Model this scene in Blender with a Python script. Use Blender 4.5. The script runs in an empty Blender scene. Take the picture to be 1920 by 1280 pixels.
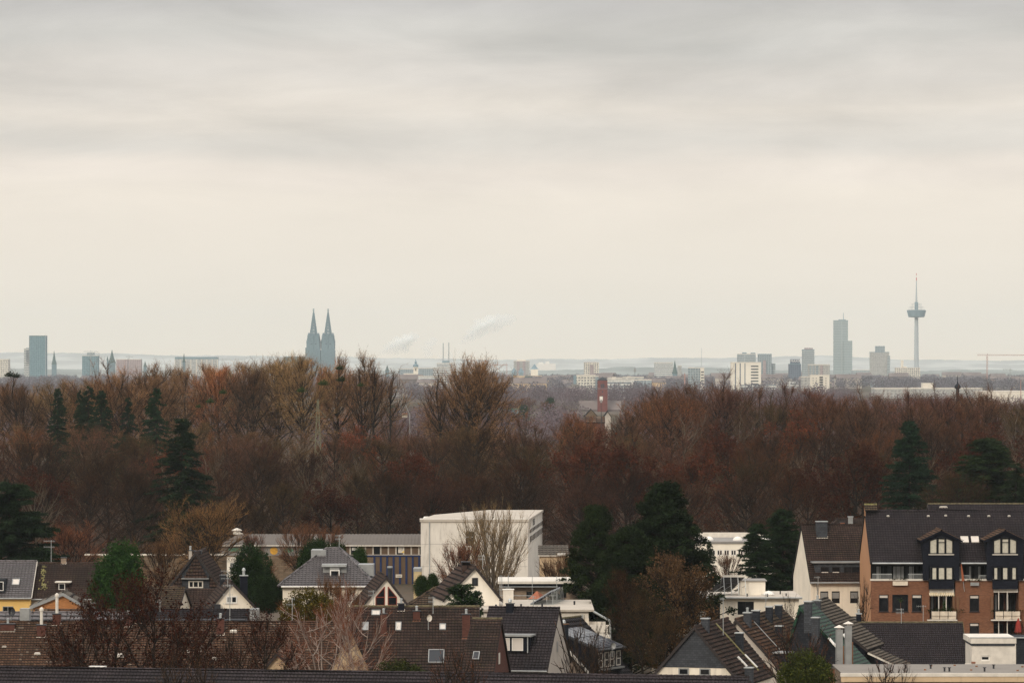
import bpy, math, random
import numpy as np
from mathutils import Vector
# ---------------------------------------------------------------- camera, sky, sun, exposure
C = bpy.context.scene
COL = C.collection
F = 8100.0; CX = 960.0; HY = 688.0; CZ = 31.0      # focal length in photo pixels, horizon row, eye height (m)
cam = bpy.data.cameras.new('camera'); co = bpy.data.objects.new('camera', cam); COL.objects.link(co)
cam.sensor_width = 36; cam.lens = 36 * F / 1920; cam.shift_y = (HY - 640) / 1920
cam.clip_start = 1; cam.clip_end = 60000
co.location = (0, 0, CZ); co.rotation_euler = (math.pi / 2, 0, 0)
C.camera = co
C.view_settings.view_transform = 'Standard'; C.view_settings.look = 'None'
C.view_settings.exposure = 0.0; C.view_settings.gamma = 1
C.cycles.use_adaptive_sampling = False; C.cycles.use_denoising = True; C.cycles.denoising_prefilter = 'NONE'; C.cycles.sample_clamp_indirect = 6
C.cycles.max_bounces = 14; C.cycles.diffuse_bounces = 3; C.cycles.glossy_bounces = 2; C.cycles.volume_bounces = 12
C.cycles.transparent_max_bounces = 4
SUN_EL = math.radians(27); SUN_AZ = math.radians(205)   # behind the camera, to its left
w = bpy.data.worlds.new('World'); C.world = w; w.use_nodes = True
nt = w.node_tree; nt.nodes.clear()
def N(t, typ, **k):
    n = t.nodes.new(typ)
    for a, v in k.items(): setattr(n, a, v)
    return n
def lin(c): return tuple(((x/255)/12.92 if x <= 10 else (((x/255)+.055)/1.055)**2.4) for x in c)
def setramp(r, stops):
    e = r.color_ramp.elements
    while len(e) < len(stops): e.new(0.5)
    for i, (p, c) in enumerate(stops):
        e[i].position = p; e[i].color = (*c, 1)
tc = N(nt, 'ShaderNodeTexCoord'); sx = N(nt, 'ShaderNodeSeparateXYZ'); nt.links.new(tc.outputs['Generated'], sx.inputs[0])
ma = N(nt, 'ShaderNodeVectorMath', operation='MULTIPLY'); ma.inputs[1].default_value = (11, 11, 62)
nt.links.new(tc.outputs['Generated'], ma.inputs[0])
nz = N(nt, 'ShaderNodeTexNoise'); nz.inputs['Scale'].default_value = 1; nz.inputs['Detail'].default_value = 3.5; nz.inputs['Roughness'].default_value = .42; nz.inputs['Distortion'].default_value = .35
nt.links.new(ma.outputs[0], nz.inputs['Vector'])
# bend the elevation a little with the clouds, then look the colour up
off = N(nt, 'ShaderNodeMath', operation='MULTIPLY_ADD'); off.inputs[1].default_value = .018; off.inputs[2].default_value = -.009
nt.links.new(nz.outputs['Fac'], off.inputs[0])
msk = N(nt, 'ShaderNodeMapRange'); msk.inputs[1].default_value = .02; msk.inputs[2].default_value = .06
nt.links.new(sx.outputs['Z'], msk.inputs[0])
om = N(nt, 'ShaderNodeMath', operation='MULTIPLY'); nt.links.new(off.outputs[0], om.inputs[0]); nt.links.new(msk.outputs[0], om.inputs[1])
zz = N(nt, 'ShaderNodeMath', operation='ADD'); nt.links.new(sx.outputs['Z'], zz.inputs[0]); nt.links.new(om.outputs[0], zz.inputs[1])
z10 = N(nt, 'ShaderNodeMath', operation='MULTIPLY', use_clamp=True); z10.inputs[1].default_value = 10; nt.links.new(zz.outputs[0], z10.inputs[0])
rp = N(nt, 'ShaderNodeValToRGB'); rp.color_ramp.interpolation = 'EASE'
setramp(rp, [(0.0, lin((240,228,209))), (.06, lin((239,229,214))), (.25, lin((238,230,219))), (.38, lin((238,230,220))), (.455, lin((234,226,218))),
             (.52, lin((216,212,207))), (.60, lin((225,219,212))), (.68, lin((214,210,206))), (.76, lin((202,201,199))), (.88, lin((195,194,195))), (1, lin((187,188,190)))])
nt.links.new(z10.outputs[0], rp.inputs[0])
gn = N(nt, 'ShaderNodeMapRange'); gn.inputs[1].default_value = .095; gn.inputs[2].default_value = .7; gn.inputs[3].default_value = 1; gn.inputs[4].default_value = 2.9
nt.links.new(sx.outputs['Z'], gn.inputs[0])
gv = N(nt, 'ShaderNodeVectorMath', operation='SCALE'); nt.links.new(rp.outputs[0], gv.inputs[0]); nt.links.new(gn.outputs[0], gv.inputs['Scale'])
mb_ = N(nt, 'ShaderNodeVectorMath', operation='MULTIPLY'); mb_.inputs[1].default_value = (15, 15, 62); nt.links.new(tc.outputs['Generated'], mb_.inputs[0])
n2 = N(nt, 'ShaderNodeTexNoise'); n2.inputs['Scale'].default_value = 1; n2.inputs['Detail'].default_value = 9; n2.inputs['Roughness'].default_value = .58; n2.inputs['Distortion'].default_value = .35; nt.links.new(mb_.outputs[0], n2.inputs['Vector'])
n2r = N(nt, 'ShaderNodeMapRange'); n2r.inputs[1].default_value = .3; n2r.inputs[2].default_value = .7; n2r.inputs[3].default_value = .86; n2r.inputs[4].default_value = 1.15; nt.links.new(n2.outputs['Fac'], n2r.inputs[0])
mk2 = N(nt, 'ShaderNodeMapRange'); mk2.inputs[1].default_value = .030; mk2.inputs[2].default_value = .056; mk2.inputs[3].default_value = .12; nt.links.new(sx.outputs['Z'], mk2.inputs[0])
pat = N(nt, 'ShaderNodeMix', data_type='FLOAT'); pat.inputs[2].default_value = 1.0; nt.links.new(mk2.outputs[0], pat.inputs[0]); nt.links.new(n2r.outputs[0], pat.inputs[3])
gp = N(nt, 'ShaderNodeMath', operation='MULTIPLY'); nt.links.new(gn.outputs[0], gp.inputs[0]); nt.links.new(pat.outputs[0], gp.inputs[1]); nt.links.new(gp.outputs[0], gv.inputs['Scale'])
sky = N(nt, 'ShaderNodeTexSky', sky_type='NISHITA', sun_disc=False, sun_elevation=SUN_EL, sun_rotation=SUN_AZ)
b1 = N(nt, 'ShaderNodeBackground'); b1.inputs[1].default_value = .08; nt.links.new(sky.outputs[0], b1.inputs[0])
b2 = N(nt, 'ShaderNodeBackground'); b2.inputs[1].default_value = 1.04; wt = N(nt, 'ShaderNodeVectorMath', operation='MULTIPLY'); wt.inputs[1].default_value = (1.03, 1.0, .955); nt.links.new(gv.outputs[0], wt.inputs[0]); nt.links.new(wt.outputs[0], b2.inputs[0])
mx = N(nt, 'ShaderNodeMixShader'); mx.inputs[0].default_value = .965      # overcast: the cloud deck hides nearly all of the clear sky
nt.links.new(b1.outputs[0], mx.inputs[1]); nt.links.new(b2.outputs[0], mx.inputs[2])
wo = N(nt, 'ShaderNodeOutputWorld'); nt.links.new(mx.outputs[0], wo.inputs[0])
sl = bpy.data.lights.new('sun', 'SUN'); so = bpy.data.objects.new('sun', sl); COL.objects.link(so)
sl.energy = 1.5; sl.angle = math.radians(12); sl.color = (1, .90, .74)
so.rotation_euler = (math.pi/2 - SUN_EL, 0, math.pi - SUN_AZ)   # sun_rotation runs clockwise from +Y
so.location = (0, -50, 200)

# ---------------------------------------------------------------- helpers
def XX(px, Y): return (px - CX) / F * Y
def ZZ(py, Y): return CZ - (py - HY) / F * Y
def at(px, py, Y): return Vector((XX(px, Y), Y, ZZ(py, Y)))
def sm(a, b, x):
    t = min(1, max(0, (x - a) / (b - a))); return t*t*(3 - 2*t)
def gz(x, y): return 6 * sm(640, 900, y) * (1 - sm(1150, 1600, y))
def tag(o, label=None, cat=None, group=None, kind=None):
    if label: o['label'] = label
    if cat: o['category'] = cat
    if group: o['group'] = group
    if kind: o['kind'] = kind
    return o
def root(name, label, cat, loc, group=None, rz=0):
    o = bpy.data.objects.new(name, None); COL.objects.link(o); o.location = loc; o.rotation_euler = (0, 0, rz)
    o.empty_display_size = .5
    return tag(o, label, cat, group)
def woff(p):
    v = Vector((0, 0, 0))
    while p is not None: v += Vector(p.location); p = p.parent
    return v
class MB:
    """collects faces in world space; build() links them as one mesh object"""
    def __init__(s): s.v = []; s.f = []; s.uv = []
    def face(s, pts, uv=None):
        i = len(s.v); s.v += [tuple(p) for p in pts]; s.f.append(tuple(range(i, i + len(pts)))); s.uv.append(uv)
    def hexa(s, b, t):        # b: 4 bottom points counter-clockwise from above, t: the 4 above
        s.face(b[::-1]); s.face(t)
        for i in range(4): j = (i+1) % 4; s.face([b[i], b[j], t[j], t[i]])
    def box(s, fr, u0, u1, v0, v1, w0, w1):
        p = fr.p
        s.hexa([p(u0,v0,w0), p(u1,v0,w0), p(u1,v1,w0), p(u0,v1,w0)], [p(u0,v0,w1), p(u1,v0,w1), p(u1,v1,w1), p(u0,v1,w1)])
    def slab(s, pts, th):     # planar polygon with thickness th below it
        pts = [Vector(p) for p in pts]
        n = (pts[1]-pts[0]).cross(pts[2]-pts[0]).normalized()
        q = [p - n*th for p in pts]
        s.face(pts); s.face(q[::-1]); k = len(pts)
        for i in range(k): j = (i+1) % k; s.face([q[i], q[j], pts[j], pts[i]])
    def tube(s, a, b, r0, r1=None, n=6, cap=True):
        a = Vector(a); b = Vector(b); r1 = r0 if r1 is None else r1
        d = (b-a).normalized(); x = d.orthogonal().normalized(); y = d.cross(x)
        A = [a + (x*math.cos(t) + y*math.sin(t))*r0 for t in [2*math.pi*k/n for k in range(n)]]
        B = [b + (x*math.cos(t) + y*math.sin(t))*r1 for t in [2*math.pi*k/n for k in range(n)]]
        for i in range(n): j = (i+1) % n; s.face([A[i], A[j], B[j], B[i]])
        if cap: s.face(B); s.face(A[::-1])
    def lathe(s, c, prof, n=16):   # prof: (radius, z) from bottom to top
        c = Vector(c)
        for (r0, z0), (r1, z1) in zip(prof, prof[1:]):
            for i in range(n):
                t0 = 2*math.pi*i/n; t1 = 2*math.pi*(i+1)/n
                s.face([c+Vector((r0*math.cos(t0), r0*math.sin(t0), z0)), c+Vector((r0*math.cos(t1), r0*math.sin(t1), z0)),
                        c+Vector((r1*math.cos(t1), r1*math.sin(t1), z1)), c+Vector((r1*math.cos(t0), r1*math.sin(t0), z1))])
    def build(s, name, m, parent=None):
        me = bpy.data.meshes.new(name); o = bpy.data.objects.new(name, me); COL.objects.link(o)
        off = woff(parent)
        vs = [(x-off.x, y-off.y, z-off.z) for x, y, z in s.v]
        me.from_pydata(vs, [], s.f); me.materials.append(m)
        ul = me.uv_layers.new(name='UVMap'); k = 0; data = np.zeros(len(me.loops)*2)
        for fi, f in enumerate(s.f):
            if s.uv[fi] is not None:
                for q_ in s.uv[fi]: data[2*k] = q_[0]; data[2*k+1] = q_[1]; k += 1
                continue
            P = [Vector(s.v[i]) for i in f]; n = (P[1]-P[0]).cross(P[2]-P[0])
            if n.length < 1e-9 and len(P) > 3: n = (P[2]-P[0]).cross(P[3]-P[0])
            n = n.normalized() if n.length > 1e-12 else Vector((0,0,1))
            t = Vector((0,0,1)).cross(n)
            t = t.normalized() if t.length > 1e-3 else Vector((1,0,0))
            b = n.cross(t)
            for p in P: data[2*k] = p.dot(t); data[2*k+1] = p.dot(b); k += 1
        ul.data.foreach_set('uv', data)
        if parent is not None: o.parent = parent
        return o
class Fr:
    """a building's own axes: u to the right along its front, v to the back, w up; phi > 0 swings the right end away"""
    def __init__(s, px, Y, phi=0, z=0):
        s.o = Vector((XX(px, Y), Y, z)); a = math.radians(phi); s.c = math.cos(a); s.s = math.sin(a)
    def p(s, u, v, w): return Vector((s.o.x + u*s.c - v*s.s, s.o.y + u*s.s + v*s.c, s.o.z + w))
    def u(s, px, v=0):
        k = (px - CX)/F; return (k*(s.o.y + v*s.c) - s.o.x + v*s.s)/(s.c - k*s.s)
    def w(s, py, u=0, v=0): return ZZ(py, s.o.y + u*s.s + v*s.c) - s.o.z
def arrmesh(name, V, Fq):
    """mesh from numpy arrays: V (n,3), Fq (m,3 or 4)"""
    me = bpy.data.meshes.new(name); k = Fq.shape[1]
    me.vertices.add(len(V)); me.vertices.foreach_set('co', V.astype(np.float32).ravel())
    me.loops.add(Fq.size); me.loops.foreach_set('vertex_index', Fq.astype(np.int32).ravel())
    me.polygons.add(len(Fq)); me.polygons.foreach_set('loop_start', np.arange(0, Fq.size, k, dtype=np.int32))
    me.update(calc_edges=True); return me

# ---------------------------------------------------------------- materials
MATS = {}
def base(name, rough=.8, spec=.3):
    m = bpy.data.materials.new(name); m.use_nodes = True; t = m.node_tree; b = t.nodes['Principled BSDF']
    b.inputs['Roughness'].default_value = rough; b.inputs['Specular IOR Level'].default_value = spec
    MATS[name] = m; return m, t, b
def mixc(t, fac, a, b, typ='MIX'):
    n = N(t, 'ShaderNodeMix', data_type='RGBA', blend_type=typ)
    for sock, v in ((0, fac), (6, a), (7, b)):
        if isinstance(v, bpy.types.NodeSocket): t.links.new(v, n.inputs[sock])
        elif sock == 0: n.inputs[0].default_value = v
        else: n.inputs[sock].default_value = (*v, 1)
    return n.outputs[2]
def noise(t, scale, detail=4, vec='Object', vscale=None, rough=.6):
    tc = N(t, 'ShaderNodeTexCoord'); n = N(t, 'ShaderNodeTexNoise'); n.inputs['Scale'].default_value = scale; n.inputs['Detail'].default_value = detail; n.inputs['Roughness'].default_value = rough
    src = tc.outputs[vec]
    if vscale:
        m = N(t, 'ShaderNodeVectorMath', operation='MULTIPLY'); m.inputs[1].default_value = vscale; t.links.new(src, m.inputs[0]); src = m.outputs[0]
    t.links.new(src, n.inputs['Vector']); return n.outputs['Fac']
def ramp01(t, sock, a, b):
    m = N(t, 'ShaderNodeMapRange', interpolation_type='SMOOTHSTEP'); m.inputs[1].default_value = a; m.inputs[2].default_value = b; t.links.new(sock, m.inputs[0]); return m.outputs[0]
def sc(c, k): return tuple(min(1, x*k) for x in c)
def bump(t, b, sock, dist=.02, st=.5):
    n = N(t, 'ShaderNodeBump'); n.inputs['Strength'].default_value = st; n.inputs['Distance'].default_value = dist
    t.links.new(sock, n.inputs['Height']); t.links.new(n.outputs[0], b.inputs['Normal'])
def plaster(name, c, streak=.35, rough=.85, dirt=(.16,.13,.10)):
    m, t, b = base(name, rough, .2)
    n1 = noise(t, .35, 5); n2 = noise(t, 1, 5, vscale=(2.2, 2.2, .25)); n3 = noise(t, 7, 3)
    col = mixc(t, ramp01(t, n1, .3, .75), sc(c, 1.03), sc(c, .86))
    k = N(t, 'ShaderNodeMath', operation='MULTIPLY'); k.inputs[1].default_value = streak; t.links.new(ramp01(t, n2, .5, .85), k.inputs[0])
    col = mixc(t, k.outputs[0], col, dirt)
    t.links.new(col, b.inputs['Base Color']); bump(t, b, n3, .01, .3); return m
def plain(name, c, rough=.7, spec=.3, metal=0, var=.15, scale=1.5):
    m, t, b = base(name, rough, spec); b.inputs['Metallic'].default_value = metal
    t.links.new(mixc(t, ramp01(t, noise(t, scale, 4), .3, .7), sc(c, 1+var), sc(c, 1-var)), b.inputs['Base Color']); return m
def tiles(name, c, c2, moss=(.11,.10,.035), mossamt=.25, var=.5, rough=.85, pale=None):
    """clay or concrete tiles; each tile carries its own uv, so its colour is its own"""
    m, t, b = base(name, rough, .3 if rough < .6 else .08)
    uv = N(t, 'ShaderNodeUVMap'); wn = N(t, 'ShaderNodeTexWhiteNoise', noise_dimensions='2D'); t.links.new(uv.outputs[0], wn.inputs['Vector'])
    fl = N(t, 'ShaderNodeVectorMath', operation='FLOOR'); t.links.new(uv.outputs[0], fl.inputs[0]); t.links.new(fl.outputs[0], wn.inputs['Vector'])
    fr_ = N(t, 'ShaderNodeVectorMath', operation='FRACTION'); t.links.new(uv.outputs[0], fr_.inputs[0]); sp_ = N(t, 'ShaderNodeSeparateXYZ'); t.links.new(fr_.outputs[0], sp_.inputs[0])
    col = mixc(t, wn.outputs['Value'], sc(c, 1-var*.5), sc(c, 1+var*.5))
    col = mixc(t, ramp01(t, noise(t, .55, 5), .38, .68), col, c2)
    if pale:
        g = N(t, 'ShaderNodeMath', operation='GREATER_THAN'); g.inputs[1].default_value = .968; t.links.new(wn.outputs['Value'], g.inputs[0])
        col = mixc(t, g.outputs[0], col, pale)
    k = N(t, 'ShaderNodeMath', operation='MULTIPLY'); k.inputs[1].default_value = mossamt; t.links.new(ramp01(t, noise(t, 1.7, 6, rough=.75), .52, .72), k.inputs[0])
    col = mixc(t, k.outputs[0], col, moss)
    col = mixc(t, ramp01(t, noise(t, 9, 3), .35, .8), col, sc(c, .45))
    # overlap shade under each lap and in the grooves, painted dark along with grime
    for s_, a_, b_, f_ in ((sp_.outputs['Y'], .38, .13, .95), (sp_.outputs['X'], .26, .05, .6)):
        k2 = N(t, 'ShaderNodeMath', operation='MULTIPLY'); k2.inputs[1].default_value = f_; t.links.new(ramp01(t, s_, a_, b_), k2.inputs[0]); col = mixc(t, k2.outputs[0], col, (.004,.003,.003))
    t.links.new(col, b.inputs['Base Color']); bump(t, b, noise(t, 14, 3), .01, .4); return m
def grid(name, c, mortar, bw, bh, ms=.02, off=.5, rough=.85, var=.25, metal=0, spec=.12):
    """bricks, slates, facade grids, laid out in metres in the uv map"""
    m, t, b = base(name, rough, spec); b.inputs['Metallic'].default_value = metal
    uv = N(t, 'ShaderNodeUVMap'); br = N(t, 'ShaderNodeTexBrick', offset=off)
    br.inputs['Scale'].default_value = 1; br.inputs['Brick Width'].default_value = bw; br.inputs['Row Height'].default_value = bh
    br.inputs['Mortar Size'].default_value = ms; br.inputs['Mortar Smooth'].default_value = .1
    br.inputs['Color1'].default_value = (*sc(c, 1-var), 1); br.inputs['Color2'].default_value = (*sc(c, 1+var), 1); br.inputs['Mortar'].default_value = (*mortar, 1)
    t.links.new(uv.outputs[0], br.inputs['Vector'])
    col = mixc(t, ramp01(t, noise(t, .5, 5), .35, .75), br.outputs[0], sc(c, .7))
    k = mixc(t, .55, br.outputs[0], col)
    t.links.new(k, b.inputs['Base Color']); return m
def leaf(name, c1, c2, clump=.6, sss=False):
    """foliage or twigs: every leaf or twig is its own island, clumps vary more slowly, each tree tints it with its object colour"""
    m, t, b = base(name, .9, .04)
    g = N(t, 'ShaderNodeNewGeometry'); col = mixc(t, g.outputs['Random Per Island'], c1, c2)
    k = N(t, 'ShaderNodeMath', operation='MULTIPLY'); k.inputs[1].default_value = .9; t.links.new(ramp01(t, noise(t, clump, 3), .38, .66), k.inputs[0])  # slow dark clumps put the shaded gaps of a crown into the colour
    col = mixc(t, k.outputs[0], col, tuple(.5*(a+b_)*.55 for a, b_ in zip(c1, c2)))
    oi = N(t, 'ShaderNodeObjectInfo'); col = mixc(t, 1.0, col, oi.outputs['Color'], 'MULTIPLY')
    t.links.new(col, b.inputs['Base Color']); return m
CREAM = (.85,.755,.62)
M = dict(
 cream=plaster('cream_render', CREAM), cream2=plaster('pale_cream_render', (.88,.80,.68), .2), dirtywhite=plaster('stained_white_render', (.72,.66,.58), .95, dirt=(.27,.23,.19)),
 greyrender=plaster('grey_render', (.50,.44,.38), .25), yellow=plaster('yellow_render', (.78,.50,.17), .25), sand=plaster('sand_render', (.60,.44,.28), .5),
 orange=plaster('apricot_render', (.44,.23,.12), .2), white=plain('white_paint', (.78,.74,.68), .5, var=.05), offwhite=plain('off_white', (.66,.60,.52), .6, var=.1),
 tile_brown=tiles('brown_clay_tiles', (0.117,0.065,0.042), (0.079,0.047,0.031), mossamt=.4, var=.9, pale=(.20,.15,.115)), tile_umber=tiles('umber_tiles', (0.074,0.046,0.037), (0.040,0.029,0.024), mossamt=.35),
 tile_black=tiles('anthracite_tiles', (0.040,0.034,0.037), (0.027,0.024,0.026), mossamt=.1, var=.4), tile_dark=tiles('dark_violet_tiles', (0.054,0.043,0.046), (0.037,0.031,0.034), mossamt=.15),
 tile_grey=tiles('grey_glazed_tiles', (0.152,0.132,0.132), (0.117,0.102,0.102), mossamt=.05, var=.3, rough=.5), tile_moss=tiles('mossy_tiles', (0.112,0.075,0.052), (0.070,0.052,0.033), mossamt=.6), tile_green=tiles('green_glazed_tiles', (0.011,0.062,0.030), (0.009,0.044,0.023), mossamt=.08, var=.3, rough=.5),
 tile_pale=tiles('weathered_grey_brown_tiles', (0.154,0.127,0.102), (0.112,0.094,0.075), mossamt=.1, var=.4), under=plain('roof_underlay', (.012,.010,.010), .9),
 slate=grid('dark_slate_cladding', (.028,.030,.036), (.012,.012,.015), .30, .20, .012), slate_blue=grid('blue_black_slate', (.011,.012,.019), (.006,.006,.009), .35, .22, .012), slate_grey=grid('grey_slate_cladding', (.060,.063,.070), (.028,.028,.032), .30, .18, .012),
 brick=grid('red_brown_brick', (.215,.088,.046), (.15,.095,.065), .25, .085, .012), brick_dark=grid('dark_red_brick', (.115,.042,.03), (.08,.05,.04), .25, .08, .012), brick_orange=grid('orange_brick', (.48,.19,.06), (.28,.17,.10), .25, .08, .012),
 brick_pale=grid('pale_brown_brick', (.34,.25,.18), (.24,.19,.15), .25, .085, .012), blockwork=grid('brown_wall_blocks', (.19,.135,.09), (.12,.09,.06), .6, .3, .02),
 metal=plain('zinc_sheet', (.30,.30,.29), .45, .5, .3, .12), galv=plain('galvanised_steel', (.42,.43,.42), .4, .5, .4), darkmetal=plain('dark_metal', (.03,.03,.034), .5, .4, .2), rust=plain('rusty_steel', (.25,.11,.05), .8),
 wood=plain('brown_wood', (.16,.08,.04), .7), redframe=plain('red_brown_frame', (.26,.055,.03), .6), blackframe=plain('black_frame', (.015,.014,.016), .5), darkwood=plain('dark_verge_board', (.03,.022,.02), .7),
 curtain=plain('cream_curtain', (.50,.465,.38), .9, var=.12, scale=4), shutter=plain('pale_roller_shutter', (.62,.56,.50), .7, var=.05), roofwhite=plaster('pale_flat_roof', (.50,.44,.37), .5, dirt=(.2,.17,.14)), roofgrey=plaster('grey_sheet_roof', (.27,.25,.23), .35),
 solar=grid('solar_cells', (.035,.038,.05), (.20,.20,.20), 1.0, 1.6, .05, 0, rough=.25, spec=.6), eternit=plaster('fibre_cement_sheet', (.135,.115,.10), .5), sheetroof=plaster('garage_sheet_roof', (.23,.205,.18), .6), blue=plain('blue_steel', (.012,.026,.085), .7), rustpane=plaster('brown_stained_panels', (.13,.085,.055), .6),
 terracotta=plain('terracotta', (.27,.115,.07), .8), redcloth=plain('red_cloth', (.28,.035,.025), .8), orangecloth=plain('orange_cloth', (.33,.10,.045), .8), planter=plain('cream_planter', (.66,.56,.44), .7), awning=grid('striped_awning', (.66,.50,.28), (.75,.68,.55), .17, 40, .045, 0), mosscap=plain('mossy_ridge', (.11,.09,.05), .9, var=.4, scale=4), lichen=plain('lichen_ridge', (.17,.15,.06), .9, var=.4, scale=3))
def glass():
    m, t, b = base('window_glass', .08, .25); t.links.new(mixc(t, ramp01(t, noise(t, .8, 3), .35, .7), (.006,.007,.009), (.022,.022,.024)), b.inputs['Base Color']); return m
M['glass'] = glass()
def skylight_glass():
    m, t, b = base('skylight_glass', .3, .3); b.inputs['Base Color'].default_value = (.03,.032,.038,1); return m
M['skyglass'] = skylight_glass()
M['twig'] = leaf('twigs', (.29,.170,.095), (.030,.020,.013), .3)
M['tanbark'] = plain('tan_bark', (.13,.10,.07), .95, .05, var=.3, scale=2)
M['bark'] = plain('bark', (.026,.020,.016), .95, .03, var=.4, scale=2)
M['palebark'] = plain('pale_birch_bark', (.32,.25,.21), .85, .1, var=.3, scale=3)
M['needle'] = leaf('needles', (.012,.022,.012), (.038,.050,.022), .5)
M['leafy'] = leaf('evergreen_leaves', (.014,.026,.011), (.055,.072,.025), .7)
M['dryleaf'] = leaf('dry_leaves', (.16,.055,.028), (.06,.03,.022), .7)
# ---------------------------------------------------------------- ground, hills
def ground():
    xs = sorted(set([-14000,-9000,-5000,-2500,-1200,-600] + list(range(-320, 321, 20)) + [600,1200,2500,5000,9000,14000]))
    ys = [-400,-100,100] + list(range(200, 1700, 25)) + [1800,2200,3000,4500,7000,10000,14000,20000,34000]
    V = np.array([(x, y, gz(x, y)) for y in ys for x in xs]); n = len(xs)
    Fq = np.array([(j*n+i, j*n+i+1, (j+1)*n+i+1, (j+1)*n+i) for j in range(len(ys)-1) for i in range(n-1)])
    me = arrmesh('ground', V, Fq); o = bpy.data.objects.new('ground', me); COL.objects.link(o)
    m, t, b = base('earth_and_grass', .95, .1)
    c = mixc(t, ramp01(t, noise(t, .02, 5), .4, .6), (.055,.045,.028), (.05,.055,.028))
    c = mixc(t, ramp01(t, noise(t, .6, 5), .4, .65), c, (.085,.05,.03))
    c = mixc(t, ramp01(t, noise(t, .0016, 5), .45, .62), c, (.12,.095,.075))
    tc_ = N(t, 'ShaderNodeTexCoord'); sp = N(t, 'ShaderNodeSeparateXYZ'); t.links.new(tc_.outputs['Object'], sp.inputs[0])
    k1 = ramp01(t, sp.outputs['Y'], 620, 650); k2 = ramp01(t, sp.outputs['Y'], 1120, 1080); k3 = N(t, 'ShaderNodeMath', operation='MULTIPLY'); t.links.new(k1, k3.inputs[0]); t.links.new(k2, k3.inputs[1])
    c = mixc(t, k3.outputs[0], c, (.045,.026,.016))          # leaf litter under the wood
    t.links.new(c, b.inputs['Base Color']); me.materials.append(m); tag(o, kind='structure')
ground()
def hills(name, Y, prof, seed, depth, col, rough):
    rg = np.random.RandomState(seed); xs = np.linspace(-500, 2420, 420); ph = rg.rand(8)*6.3
    def top(px):
        y = np.interp(px, [p[0] for p in prof], [p[1] for p in prof])
        return y + sum(rough*np.sin(px*f+ph[i])/(1+i*.6) for i, f in enumerate((.013,.031,.07,.12,.21,.37,.6)))
    rows = []
    for k, s in enumerate((0, .35, .7, 1.0, .6)):
        yy = Y + depth*(k/4.0)*1.0
        rows.append([((px-CX)/F*(Y+depth*.75), yy, max(0, (CZ-(top(px)-HY)/F*(Y+depth*.75))*s) - (2 if s == 0 else 0)) for px in xs])
    V = np.array([p for r in rows for p in r]); n = len(xs)
    Fq = np.array([(j*n+i, j*n+i+1, (j+1)*n+i+1, (j+1)*n+i) for j in range(4) for i in range(n-1)])
    me = arrmesh(name, V, Fq); o = bpy.data.objects.new(name, me); COL.objects.link(o)
    m, t, b = base(name+'_wood', .95, .1)
    t.links.new(mixc(t, ramp01(t, noise(t, .004, 6), .42, .6), col, sc(col, 1.35)), b.inputs['Base Color']); me.materials.append(m); tag(o, kind='structure')
hills('hills', 17500, [(-500,660),(0,661),(250,663),(300,665),(500,667),(700,670),(950,674),(1150,673),(1250,670),(1400,670),(1500,668),(1540,666),(1680,674),(1760,673),(1850,676),(1920,675),(2400,674)], 3, 1500, (.33,.325,.30), .7)  # distance haze painted in: colour faded towards the sky
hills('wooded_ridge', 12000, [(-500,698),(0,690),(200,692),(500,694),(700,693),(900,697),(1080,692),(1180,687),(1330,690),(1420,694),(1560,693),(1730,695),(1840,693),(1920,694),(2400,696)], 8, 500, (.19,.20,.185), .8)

# ---------------------------------------------------------------- trees
def rot_blades(P, D, L, W, rg):
    """one narrow triangle per twig: P base points, D unit directions, L lengths, W widths"""
    R = rg.normal(size=P.shape); S = np.cross(D, R); S /= np.linalg.norm(S, axis=1)[:, None] + 1e-9
    a = P - S*W[:, None]/2; b = P + S*W[:, None]/2; c = P + D*L[:, None]
    V = np.stack([a, b, c], 1).reshape(-1, 3); return V
def unit(a): return a/(np.linalg.norm(a, axis=-1, keepdims=True)+1e-9)
def seg_tubes(segs, n=4):
    V = []; Fq = []
    for a, b, r0, r1 in segs:
        d = unit(b-a); x = unit(np.cross(d, (0.3,.2,.9) if abs(d[2]) < .9 else (1.,0,0))); y = np.cross(d, x); i0 = len(V)
        for p, r in ((a, r0), (b, r1)):
            for k in range(n):
                t = 2*math.pi*k/n; V.append(p+(x*math.cos(t)+y*math.sin(t))*r)
        for k in range(n): j = (k+1) % n; Fq.append((i0+k, i0+j, i0+n+j, i0+n+k))
    return np.array(V), np.array(Fq)
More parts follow.
